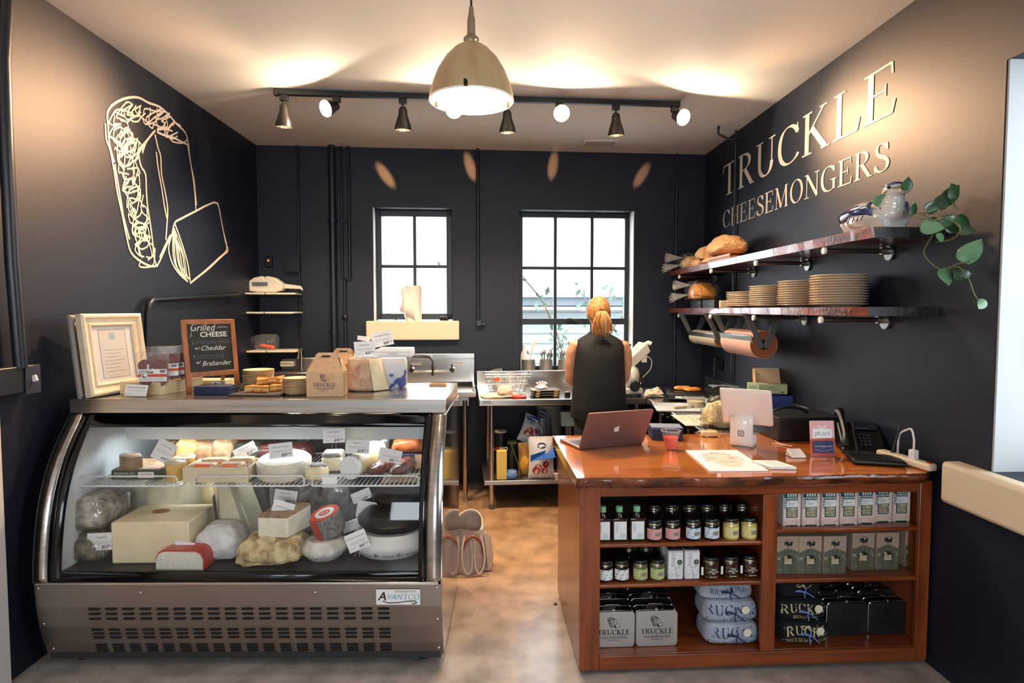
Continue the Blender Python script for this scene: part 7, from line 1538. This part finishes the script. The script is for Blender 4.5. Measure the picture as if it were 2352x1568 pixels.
# meat slicer
SLW = mat('slicer_enamel', (206, 204, 196), .3, .2); slc = thing('meat_slicer', 'pale meat slicer with a tilted carriage and black knob, right of the person', 'meat slicer', (1.10, 4.88, .8805), .1)
MB().box((0, .12, .045), (.16, .34, .05)).build('base', SLW, slc, bev=.012, bseg=3)
for x in (-.06, .06):
    for y in (-.02, .26): MB().cyl((x, y, .01), .014, .02).build('foot', BLACK, slc)
MB().box((0, .10, .14), (.13, .22, .20)).ball((0, .0, .16), (.13, .16, .18)).build('motor_housing', SLW, slc, bev=.03, bseg=4)
MB().cyl((.0, -.08, .09), .042, .03, axis='y', n=28).build('thickness_knob', BLACK, slc, bev=.006); MB().cyl((.0, -.098, .09), .03, .01, axis='y').build('knob_face', BLACKM, slc)
MB().cyl((-.05, .12, .26), .13, .01, axis='x', n=36).build('blade', STEEL, slc)
MB().hexa([(-.06, .02, .22), (-.03, -.03, .20), (.16, .0, .36), (.12, .10, .38), (-.08, .02, .30), (-.05, -.03, .285), (.13, .0, .43), (.09, .10, .44)]).build('carriage', SLW, slc, bev=.006)
MB().tube([(.10, .05, .40), (.15, .03, .43), (.17, .02, .42)], .02, n=10).build('carriage_grip', mat('pale_grip', (220, 218, 212), .4), slc); MB().tube([(.0, -.02, .21), (.09, -.04, .12)], .02, n=10).build('arm', BLACK, slc)
MB().tube([(-.03, .03, .38), (.0, .03, .42)], .008, n=8).build('lever', BLACKM, slc)
# outlets and wires on the walls
for (px, py, lab, wl) in ((1480, 822, 'pale wall outlet behind the meat slicer with a drooping white cord', 'b'), (1655, 835, 'black outlet with plugs on the right wall under the small paper roll', 'r')):
    if wl == 'b': uu, zq = PB(px, py, .01); t = thing('wall_outlet', lab, 'outlet', bpt(uu, zq, .008)); MB().box((0, 0, 0), (.05, .012, .085)).build('plate', mat('almond_plate', (214, 196, 176), .4), t, bev=.004); MB().tube([tuple(v) for v in sl3([V((.02, -.02, .02)), V((.06, -.03, -.02)), V((.05, -.03, -.10)), V((-.02, -.03, -.18)), V((-.04, -.03, -.24))])], .004, n=6).build('cord', PW, t)
    else:
        q = PX(px, py, XR - .01); t = thing('wall_outlet', lab, 'outlet', q); MB().box((0, 0, 0), (.015, .075, .115)).build('plate', BLACK, t, bev=.004)
        for z in (-.03, .03): MB().box((-.03, 0, z), (.05, .035, .035)).build('plug', BLACK, t, bev=.006); MB().tube([tuple(v) for v in sl3([V((-.05, 0, z)), V((-.06, -.02, z - .10)), V((-.03, .06, z - .28)), V((-.05, .10, -.36))])], .004, n=6).build('cord', BLACK, t)
# ================================================================== UNDER THE PREP TABLE
def t1s(px, Y=4.95): return at(px, Y, .2335)
def can(px, Y, lab, nm, cat, parts):
    t = thing(nm, lab, cat, t1s(px, Y), ra)
    for n_, mb_, mm_, kw in parts: mb_.build(n_, mm_, t, **kw)
    return t
t = can(1150, 4.98, 'black canister with white lettering at the end of the lower shelf', 'canister', 'canister', [('can', MB().cyl((0, 0, .17), .055, .34, n=28), BLACK, {}), ('lid', MB().cyl((0, 0, .345), .05, .014, n=28), mat('pale_lid', (190, 184, 180), .4), {})]); m = MB(); sans(m, 'MO', .045, .02, .21, PAPER, face(0, -.056, 0), bold=.002); disc(m, -.035, .21, .018, RWAX, face(0, -.050, 0)); m.build('lettering', None, t, smooth=0)
t = can(1142, 5.1, 'orange bottle half behind the table leg', 'bottle', 'bottle', [('bottle', MB().lathe([(.0001, 0), (.03, 0), (.03, .2), (.012, .25), (.012, .29), (.0001, .29)], 20, caps=False), mat('orange_bottle', (196, 84, 30), .3), {})])
t = can(1152, 4.80, 'yellow carton on the lower shelf by the table leg', 'carton', 'box', [('carton', MB().box((0, 0, .115), (.082, .06, .23)), mat('yellow_carton', (214, 188, 96), .5), dict(bev=.003))])
t = can(1176, 5.0, 'dark olive jar with a pale lid between the canister and the dark tray', 'jar', 'jar', [('jar', MB().cyl((0, 0, .12), .045, .24, n=24), mat('olive_dark', (52, 52, 26), .3), {}), ('lid', MB().cyl((0, 0, .25), .046, .02, n=24), mat('olive_lid', (150, 146, 84), .4), {})])
t = can(1185, 4.86, 'dark grey tray leaning diagonally on the lower shelf', 'tray', 'tray', [('tray', MB().box((0, .02, .15), (.012, .16, .30), ry=-.32), mat('dark_grey_tray', (60, 56, 54), .5), dict(bev=.004))])
t = can(1174, 4.82, 'crumpled light blue pack at the shelf edge', 'blue_pack', 'packet', [('pack', crumple(.10, .10, .07, 55), mat('light_blue_pack', (84, 120, 168), .4), {})])
def pouch(px, Y, w_, h_, d_, lab, mm, rz=0, dz=0, rx=0, ry=0, craisin=False, cat='bag'):
    t = thing('food_pouch', lab, cat, t1s(px, Y) + V((0, 0, dz)), rot=(rx, ry, ra + rz)); m = MB()
    def f(u, v, s_):
        x = (u - .5) * w_ * (1 - .10 * math.sin(PI * v)) ; b = math.sin(PI * u) ** .6 * (math.sin(PI * min(1, v * 1.04 + .02)) ** .5 if 0 < v < 1 else 0) if 0 < u < 1 else 0
        return (x, s_ * d_ / 2 * b * (1.25 - .6 * v) + .006 * noise.noise(V((u * 6, v * 6, px))), h_ * v)
    m.grid(lambda u, v: f(u, v, -1), 14, 14); m.grid(lambda u, v: f(u, v, 1), 14, 14); b_ = m.build('pouch', mm, t, smooth=70)
    if craisin:
        g = MB(); B2 = mat('blue_pouch_band', (44, 92, 168), .35); Y0 = -d_ / 2 * 1.25 - .04; Tq = face(0, Y0, 0)
        g.add([(-.098, .165, .0), (.098, .195, .0), (.098, .245, 0), (-.098, .215, 0)], [(0, 1, 2, 3)], B2, Tq); rr = M4.Translation(V((0, 0, 0)))
        sans(g, 'Craisins', .036, 0, .212, PAPER, Tq, rot=.14, bold=.001, thick=.001); disc(g, .0, .272, .036, mat('dark_blue_oval', (24, 44, 92), .4), Tq, .0006, sq=.62); sans(g, 'Ocean Spray', .012, 0, .272, PAPER, Tq, thick=.0012, bold=.0004); sans(g, 'DRIED CRANBERRIES', .011, 0, .182, PAPER, Tq, rot=.14, thick=.001)
        CR = mat('cranberry', (150, 16, 26), .2, coat=.5)
        for (x, z, r) in ((-.03, .10, .028), (.03, .125, .026), (.02, .075, .026), (-.045, .075, .030)): disc(g, x, z, r, CR, Tq, .0008 + x * .002); disc(g, x + .008, z + .008, r * .25, mat('berry_glint', (226, 120, 110), .5), Tq, .0014)
        g.build('print', None, t, smooth=0)
        sw = t.children[-1].modifiers.new('w', 'SHRINKWRAP'); sw.target = b_; sw.wrap_method = 'PROJECT'; sw.use_project_y = True; sw.use_positive_direction = True; sw.use_negative_direction = False; sw.offset = .0015; sw.project_limit = .16
    return t
WPM = mat('white_pouch', (206, 204, 206), .35, bump=.2, bsc=14)
pouch(1206, 4.90, .12, .27, .07, 'orange and yellow pouch beside the big cranberry pouch', mat('orange_pouch_foil', (232, 150, 50), .35, c2=(214, 186, 84), sc=(7, 7, 7), bump=.3, bsc=16))
pouch(1243, 4.80, .215, .34, .11, 'upright white and blue dried cranberry pouch at the front of the lower shelf', WPM, craisin=True)
pouch(1212, 4.98, .21, .24, .09, 'white and blue cranberry pouch lying tilted on the goods behind', WPM, rz=.1, dz=.24, rx=-.35, ry=.45, craisin=True)
pouch(1266, 5.02, .16, .40, .09, 'crumpled grey plastic sack behind the cranberry pouches', mat('grey_sack', (110, 108, 118), .3, bump=.6, bsc=14, c2=(66, 62, 74), sc=(9, 9, 9)), dz=.05, ry=-.25)
pouch(1296, 4.82, .14, .30, .07, 'clear bag of nuts at the shelf end by the cabinet', mat('nut_bag', (120, 92, 78), .3, c2=(60, 44, 40), sc=(26, 26, 26), bump=.5), rz=.1)
t = can(1284, 4.76, 'small cream dish of nuts at the lower shelf edge', 'dish', 'dish', [('dish', MB().hexa([(-.03, -.03, 0), (.03, -.03, 0), (.03, .03, 0), (-.03, .03, 0), (-.05, -.05, .065), (.05, -.05, .065), (.05, .05, .065), (-.05, .05, .065)]), mat('cream_dish', (226, 220, 200), .3), dict(bev=.004)), ('nuts', MB().ball((0, 0, .066), (.085, .085, .03), bumpy=.5, seed=3), cm('nuts', (170, 104, 60), (120, 60, 36)), {})])
t = thing('waste_bin', 'tall grey bin standing at the back of the prep table\'s lower shelf', 'bin', at(1262, 5.22, 0), ra); MB().lathe([(.0001, 0), (.09, 0), (.095, .02), (.11, .50), (.118, .51), (.118, .53), (.10, .53)], 32, caps=False).build('bin', mat('grey_bin', (150, 146, 146), .4, .3), t)
t.location.z = .2335
t = thing('mesh_carton', 'white box with a printed label on a post behind the person', 'box', at(1306, 5.05, .2335), ra); MB().box((0, 0, .44), (.14, .1, .12)).build('box', mat('pale_green_card', (190, 200, 190), .6), t, bev=.003); MB().box((0, .03, .19), (.05, .03, .38)).build('stand', STEEL2, t)
# ================================================================== ON THE SIDE TABLE
def t2(px, py): return PZ(px, py, .8805)
gr = thing('panini_press', 'black electric griddle with toasted bread on the side table', 'griddle', t2(1572, 921) + V((.02, .0, 0)), -.28)
MB().box((0, .12, .035), (.30, .28, .05)).build('base', BLACK, gr, bev=.012, bseg=3); MB().box((0, .12, .064), (.27, .25, .008)).build('hot_plate', mat('griddle_black', (20, 18, 18), .3), gr, bev=.003); MB().box((0, -.025, .03), (.18, .02, .02)).build('drip_tray', mat('chrome'), gr, bev=.003)
for k, (x, y) in enumerate([(-.03, .15), (.04, .08)]):
    t = thing('toasted_sandwich', ['toasted flatbread at the back of the griddle', 'toasted flatbread at the front of the griddle'][k], 'sandwich', gr.matrix_basis @ V((x, y, .069)), .3 * k); rough_block(.13, .08, .028, 90 + k, j=.1).build('bread', BREAD, t, sub=1)
t = thing('kitchen_cloth', 'cream knotted cloth on the corner between the two steel tables', 'towel', t2(1498, 912) + V((.02, .03, 0)), .2); crumple(.14, .12, .06, 101, .35).build('cloth', mat('cream_towel'), t, sub=1)
m = MB(); m.tube([(-.10, -.03, .01), (-.05, -.02, .025), (.0, .0, .05), (.04, .02, .06), (.06, .05, .03)], .018, n=8); m.build('knot', mat('cream_towel'), t)
t = thing('turner', 'blue-grey slotted turner lying behind the knotted cloth', 'utensil', t2(1490, 905) + V((.05, -.05, .0)), .3); MB().box((0, 0, .03), (.09, .004, .06)).build('blade', mat('blue_grey_plastic', (96, 112, 132), .3), t, bev=.001)
t = thing('white_cutting_board', 'long pale cutting board on the side table near the griddle', 'cutting board', t2(1545, 938) + V((.05, .03, 0)), -.15); MB().box((0, 0, .005), (.34, .36, .010)).build('board', mat('pale_board', (188, 196, 204), .35), t, bev=.003)
t = thing('parchment_sheet', 'sheet of paper with cheese crumbs on the side table', 'paper', t2(1590, 965) + V((.08, .0, 0)), -.05); MB().box((0, 0, .001), (.34, .38, .002)).build('sheet', mat('pale_sheet', (196, 196, 188), .5), t)
m = MB(); r = random.Random(6)
for k in range(170): a = r.gauss(0, .08); b = r.gauss(.02, .08); m.box((a, b, .004), (r.uniform(.003, .010), .003, .004), rz=r.uniform(0, 3))
o = m.build('cheese_crumbs', mat('crumb_yellow', (226, 206, 160), .7), t); o['kind'] = 'stuff'
t = thing('kitchen_knife', 'wooden-handled knife lying beside the cheese tub', 'knife', t2(1570, 942) + V((.0, .02, .011)), .35); MB().tube([(-.07, 0, .008), (-.02, 0, .009), (.03, 0, .008)], .009, n=8).build('handle', mat('tan_handle', (170, 150, 116), .5), t); MB().prism([(.03, -.012), (.17, -.004), (.18, .004), (.03, .010)], .0015, T=M4.Translation(V((0, 0, .007)))).build('blade', STEEL, t)
t = thing('cheese_tub', 'round clear tub of grated cheese on the side table', 'tub', t2(1604, 940) + V((0, .06, .0)), 0); MB().lathe([(.0001, 0), (.052, 0), (.064, .062), (.066, .066), (.066, .07)], 28, caps=False).build('tub', TUB, t); MB().lathe([(.0001, .003), (.05, .003), (.059, .050), (.0001, .056)], 28, caps=False).build('grated_cheese', cm('grated', (230, 212, 162), (210, 186, 130), sc=(60, 60, 60), bump=.9), t); MB().box((-.01, 0, .073), (.16, .12, .003)).build('lid', clear_mat('lid_clear'), t)
t = thing('cheese_bag', 'fat clear bag of grated cheese behind the register stand', 'bag', t2(1648, 985) + V((.03, .05, 0)), 0); crumple(.18, .14, .15, 120, .25).build('grated_cheese', MATS['grated'], t, sub=1); crumple(.195, .155, .18, 123, .3).build('bag', FILM, t)
for k, (px, py, w_, d_, lab) in enumerate([(1680, 905, .36, .20, 'shiny heap of zip bags lying on the side table by the wall'), (1715, 915, .28, .18, 'second shiny zip bag lapped over the first')]):
    t = thing('zip_bags', lab, 'plastic bags', t2(px, py) + V((.02, .03, .03 + .02 * k)), -.15); MB().grid(lambda u, v: ((u - .5) * w_, (v - .5) * d_, .03 + .02 * math.sin(u * 5 + k) * (1 - v) + .010 * noise.noise(V((u * 5, v * 5, k)))), 16, 8).build('bag', clear_mat('shiny_film', rough=.12, haze=.45, hc=(190, 200, 220)), t, solid=.002)
bx_ = thing('open_carton', 'open navy carton with its tan lid raised against the wall', 'box', t2(1792, 958) + V((-.01, .08, .0)), -.12)
NVC = mat('navy_carton_print', (32, 54, 126), .5)
for c, d in (((0, -.08, .07), (.19, .003, .14)), ((0, .08, .07), (.19, .003, .14)), ((-.095, 0, .07), (.003, .16, .14)), ((.095, 0, .07), (.003, .16, .14)), ((0, 0, .002), (.19, .16, .003))): MB().box(c, d).build('side', NVC, bx_)
MB().box((.0, .105, .22), (.20, .004, .17), rx=-.25).build('lid', mat('tan_board', (218, 180, 138), .7), bx_); MB().box((-.10, .085, .215), (.003, .055, .17), rx=-.25).build('lid_flap', KRAFT, bx_); MB().box((.10, .085, .215), (.003, .06, .17), rx=-.25).build('lid_flap', NVC, bx_)
for q in range(3): pass
m = MB(); Tq = face(0, -.082, .06); sans(m, 'FRAGILE', .012, .02, .01, mat('pale_blue_ink', (120, 140, 200), .6), Tq); sans(m, 'THIS SIDE UP', .008, .02, -.005, mat('pale_blue_ink'), Tq); m.build('lettering', None, bx_, smooth=0)
gb = thing('green_carton', 'pale green foil-wrap carton lying on the open navy carton', 'box', bx_.location + V((-.06, -.03, .155)), -.35); MB().box((0, 0, .03), (.24, .09, .06)).build('carton', mat('sage_card', (150, 156, 120), .55), gb, bev=.002); MB().box((-.085, -.0455, .03), (.07, .002, .058)).build('label', mat('pale_green_label', (206, 220, 178), .55), gb)
m = MB(); Tq = face(0, -.0468, .03); sans(m, 'KIRKLE', .016, -.085, .008, mat('dark_green_seal'), Tq); sans(m, 'KIRKLE', .013, .03, .012, mat('dark_green_seal'), Tq); sans(m, 'freeze-free paper liners', .009, .03, -.003, mat('dark_green_seal'), Tq); disc(m, -.06, -.016, .006, INK, Tq); disc(m, .09, -.018, .009, INK, Tq, sq=.6); m.build('lettering', None, gb, smooth=0)
# ================================================================== THE PERSON
pr = thing('person', 'person seen from behind in a black sleeveless top with a blond ponytail', 'person', (.752, 4.40, 0), .03)
SKIN = mat('skin', (206, 146, 112), .5, sss=.1); m = MB()
def limb(P, R, n=14): m.tube([V(p) for p in P], 1, n=n, taper=R)
limb([(0, .01, .86), (0, .015, .95), (0, .01, 1.05), (0, .0, 1.18), (0, .0, 1.28), (0, .005, 1.35), (0, .01, 1.39)], [.12, .13, .10, .105, .105, .085, .055])
limb([(0, .005, 1.33), (0, .015, 1.40), (0, .03, 1.47), (0, .04, 1.53)], [.075, .054, .052, .055])
m.ball((0, .035, 1.555), (.148, .185, .215), n=24, k=16); m.ball((0, .085, 1.50), (.105, .10, .10), n=18, k=12)
m.ball((0, .135, 1.535), (.026, .032, .045), n=10, k=8); m.ball((0, .118, 1.500), (.05, .03, .022), n=10, k=8)
for s_ in (-1, 1):
    m.ball((s_ * .080, .03, 1.545), (.024, .035, .06), n=10, k=8)
    m.ball((s_ * .168, .0, 1.312), (.098, .095, .10), n=16, k=10)
    limb([(s_ * .165, .0, 1.33), (s_ * .196, .005, 1.27), (s_ * .205, .015, 1.19), (s_ * .205, .04, 1.10), (s_ * .200, .06, 1.065)], [.050, .047, .042, .037, .036])
    limb([(s_ * .200, .06, 1.065), (s_ * .175, .14, 1.045), (s_ * .135, .22, 1.03), (s_ * .105, .275, 1.02)], [.037, .035, .029, .023])
    # palm and five fingers, closing round what they hold
    m.hexa([(s_ * .085 - .0, .27, 1.008), (s_ * .125, .265, 1.008), (s_ * .118, .34, 1.0), (s_ * .070, .345, 1.0), (s_ * .085, .27, 1.032), (s_ * .125, .265, 1.032), (s_ * .118, .34, 1.022), (s_ * .070, .345, 1.022)])
    for q, (fx_, L_) in enumerate([(.118, .052), (.103, .066), (.088, .070), (.073, .060)]):
        b0 = V((s_ * fx_, .338, 1.012)); limb([b0, b0 + V((-s_ * .004, L_ * .45, -.004)), b0 + V((-s_ * .008, L_ * .75, -.022)), b0 + V((-s_ * .012, L_ * .78, -.042))], [.0095, .009, .008, .007], 8)
    b0 = V((s_ * .078, .285, 1.015)); limb([b0, b0 + V((-s_ * .022, .022, -.004)), b0 + V((-s_ * .030, .045, -.016))], [.011, .010, .008], 8)
    limb([(s_ * .085, .015, .88), (s_ * .092, .02, .70), (s_ * .092, .015, .50), (s_ * .092, .0, .42), (s_ * .094, -.01, .30), (s_ * .095, -.005, .12), (s_ * .095, .0, .07)], [.088, .078, .058, .050, .052, .036, .034])
    m.hexa([(s_ * .095 - .035, -.05, .0), (s_ * .095 + .035, -.05, 0), (s_ * .105 + .042, .17, 0), (s_ * .105 - .04, .17, 0), (s_ * .095 - .03, -.045, .07), (s_ * .095 + .03, -.045, .07), (s_ * .105 + .03, .16, .03), (s_ * .105 - .03, .16, .03)])
bd = m.build('body', SKIN, pr, smooth=80); rm = bd.modifiers.new('r', 'REMESH'); rm.mode = 'VOXEL'; rm.voxel_size = .0062; rm.use_smooth_shade = True; q = bd.modifiers.new('s', 'SMOOTH'); q.factor = .6; q.iterations = 6
for s_ in (-1, 1):
    MB().ball((s_ * .032, .118, 1.56), (.026, .018, .016), n=12, k=8).build('eye', mat('eye_white', (220, 216, 210), .2), pr)
    MB().tube([(s_ * .018, .128, 1.583), (s_ * .034, .128, 1.588), (s_ * .05, .118, 1.582)], .0035, n=6).build('eyebrow', mat('brow', (120, 80, 40), .8), pr)
MB().tube([(-.022, .127, 1.492), (0, .134, 1.494), (.022, .127, 1.492)], .005, n=6).build('lips', mat('lip', (176, 90, 80), .5), pr)
def loft(secs, n=32, cap=True):
    mb_ = MB(); vs = []; fs = []
    for (z, cx, cy, rx, ry, ex) in secs:
        for k in range(n):
            a = 2 * PI * k / n; ca, sa = math.cos(a), math.sin(a); wob = 1 + .012 * math.sin(a * 5 + z * 9) * (1 if z < 1.2 else .3)
            vs.append((cx + rx * wob * math.copysign(abs(ca) ** ex, ca), cy + ry * wob * math.copysign(abs(sa) ** ex, sa), z))
    for i in range(len(secs) - 1):
        for k in range(n): a, b = i * n + k, i * n + (k + 1) % n; fs.append((a, b, b + n, a + n))
    if cap: fs.append(tuple(range((len(secs) - 1) * n, len(secs) * n)))
    return mb_.add(vs, fs)
TOP = mat('black_top', (9, 8, 9), .8, bump=.25, bsc=30)
loft([(.80, 0, .01, .205, .155, .8), (.88, 0, .01, .200, .155, .8), (1.0, 0, .005, .192, .150, .8), (1.1, 0, .0, .186, .142, .8), (1.2, 0, -.002, .182, .135, .78), (1.27, 0, .0, .180, .128, .75), (1.32, 0, .002, .180, .114, .75), (1.352, 0, .005, .168, .094, .78), (1.38, 0, .01, .130, .078, .82), (1.402, 0, .014, .088, .070, 1), (1.42, 0, .016, .070, .066, 1)], 40, False).build('sleeveless_top', TOP, pr, smooth=70, solid=.004)
JN = mat('dark_jeans', (30, 32, 42), .85, c2=(20, 22, 30), sc=(9, 9, 9))
loft([(.74, 0, .015, .175, .125, .8), (.82, 0, .015, .175, .125, .8), (.92, 0, .012, .165, .12, .85), (.96, 0, .01, .15, .11, .85)], 32, False).build('jeans_seat', JN, pr, smooth=70, solid=.004)
for s_ in (-1, 1):
    loft([(.06, s_ * .095, .0, .055, .055, 1), (.2, s_ * .094, -.006, .058, .058, 1), (.42, s_ * .093, .0, .062, .062, 1), (.6, s_ * .092, .015, .078, .080, 1), (.80, s_ * .088, .018, .095, .105, 1)], 24, False).build('jeans_leg', JN, pr, smooth=70, solid=.003)
    loft([(.0, s_ * .10, .05, .048, .125, .8), (.02, s_ * .10, .05, .050, .128, .8), (.05, s_ * .10, .045, .046, .115, .85), (.075, s_ * .097, .01, .042, .065, 1), (.095, s_ * .095, .0, .042, .05, 1)], 24).build('shoe', mat('tan_shoe', (196, 116, 52), .6), pr, smooth=70)
    MB().box((s_ * .10, .05, .006), (.098, .25, .012)).build('shoe_sole', BLACK, pr, bev=.005)
HAIR = mat('blond_hair', (216, 156, 90), .45, c2=(166, 104, 52), sc=(70, 70, 5), bump=.5, bsc=90, ramp=(.35, .6)); HAIR2 = mat('pale_hair', (214, 186, 150), .45, c2=(176, 130, 84), sc=(70, 70, 5), bump=.4)
m = MB()
def hairf(u, v):
    a = 2 * PI * u; t = v * 2.05; ca, sa = math.cos(a), math.sin(a); cut = .62 + .38 * (1 - max(0, sa)) ; t = v * (1.15 + 1.0 * max(0, -sa) ** .7 + .35 * abs(ca) ** 2)
    x = math.sin(t) * ca; y = math.sin(t) * sa; z = math.cos(t); g = 1 + .012 * math.sin(a * 22)
    tieq = V((0, -1, .0)); return (x * .084 * g, .030 + y * .104 * g, 1.565 + z * .116)
m.grid(hairf, 88, 22); m.build('hair', HAIR, pr, smooth=80, solid=.006)
MB().tube([(.022 * math.cos(k * .524), -.075 + .010 * math.sin(k * .524) * .2, 1.565 + .020 * math.sin(k * .524)) for k in range(12)], .006, n=8, closed=True).build('hair_tie', mat('tie_brown', (120, 70, 30), .6), pr)
r = random.Random(2)
for k in range(56):
    a = r.uniform(0, 6.28); rr = r.uniform(.2, 1); ex = .066 * rr * math.cos(a); ey = .018 * rr * math.sin(a); L_ = r.uniform(.13, .18)
    P = [V((ex * .25, -.073, 1.565)), V((ex * .5, -.100 + ey, 1.555)), V((ex * .9, -.115 + ey, 1.50)), V((ex * 1.05, -.110 + ey, 1.565 - L_ * .75)), V((ex * .95, -.098 + ey, 1.565 - L_))]
    P = sl3(P, 3); MB().tube(P, .0085, n=6, taper=[.6 + .4 * math.sin(PI * min(1, (i + 2) / len(P))) if i < len(P) - 2 else .3 for i in range(len(P))]).build('ponytail_lock', HAIR2 if (k % 7 == 0 and ex < 0) or k % 11 == 0 else HAIR, pr, smooth=80)
# ================================================================== ON THE FLOOR
bg_ = thing('tote_bag', 'cream canvas tote bag with leather handles slumped against the display case', 'bag', PZ(1066, 1325, 0) + V((.035, .15, 0)), .15); bg_.scale = (.86, .86, .9)
CAN = mat('canvas', (206, 188, 176), .9, c2=(186, 166, 154), sc=(7, 7, 7), bump=.4, bsc=40); LEA = mat('leather_strap', (150, 84, 62), .55)
def bagf(u, v):
    a = 2 * PI * u; rx = .10 + .05 * (1 - v) ** 1.2; ry = .09 + .04 * (1 - v); f = 1 + .10 * (1 - v) * math.sin(3 * a + 1) + .06 * noise.noise(V((math.cos(a) * 2, math.sin(a) * 2, v * 3)))
    sag = .05 * (1 - math.sin(a)) * (1 if v > .8 else 0) * (v - .8) * 5
    return (rx * f * math.cos(a) - .02 * v, ry * f * math.sin(a), .36 * v - sag + .015 * math.sin(a * 2) * v)
MB().grid(bagf, 40, 16).build('canvas_body', CAN, bg_, smooth=80, solid=.004)
MB().tube([bagf(k / 40, 1.0) for k in range(40)], .005, n=6, closed=True).build('rolled_rim', mat('canvas_rim', (222, 208, 194), .8), bg_)
MB().box((-.0, 0, .012), (.24, .2, .02)).build('bag_floor', CAN, bg_, bev=.008)
for s_ in (-1, 1):
    P = sl3([V((s_ * .055, -.105, .25)), V((s_ * .075, -.135, .17)), V((s_ * .075, -.16, .08)), V((s_ * .045, -.17, .02)), V((s_ * .015, -.165, .05)), V((s_ * .008, -.145, .14)), V((s_ * .020, -.115, .22))], 5)
    MB().tube(P, .008, n=8).build('handle', mat('pale_strap', (214, 200, 190), .8), bg_)
    MB().hexa([(s_ * .10, -.12, .0), (s_ * .14, -.10, .0), (s_ * .17, .02, .06), (s_ * .15, .04, .06), (s_ * .08, -.09, .26), (s_ * .10, -.06, .27), (s_ * .15, .03, .20), (s_ * .12, .05, .2)]).build('side_fold', CAN, bg_, bev=.012)
MB().tube(sl3([V((-.075, -.10, .12)), V((-.06, -.118, .20)), V((.0, -.128, .255)), (V((.06, -.118, .20))), V((.075, -.10, .12))], 5), .011, n=8).build('leather_handle', LEA, bg_)
MB().box((.0, -.0, .20), (.11, .08, .05), rz=.4, rx=.3).build('dark_contents', BLACK, bg_, bev=.01)
o = MB().ball((0, 0, .004), (.02, .014, .01), bumpy=.4, seed=3).build('dry_leaf', mat('dry_leaf', (70, 50, 34), .8)); o.location = PZ(1276, 1388, 0); tag(o, 'tiny brown leaf lying alone on the concrete floor', 'leaf')
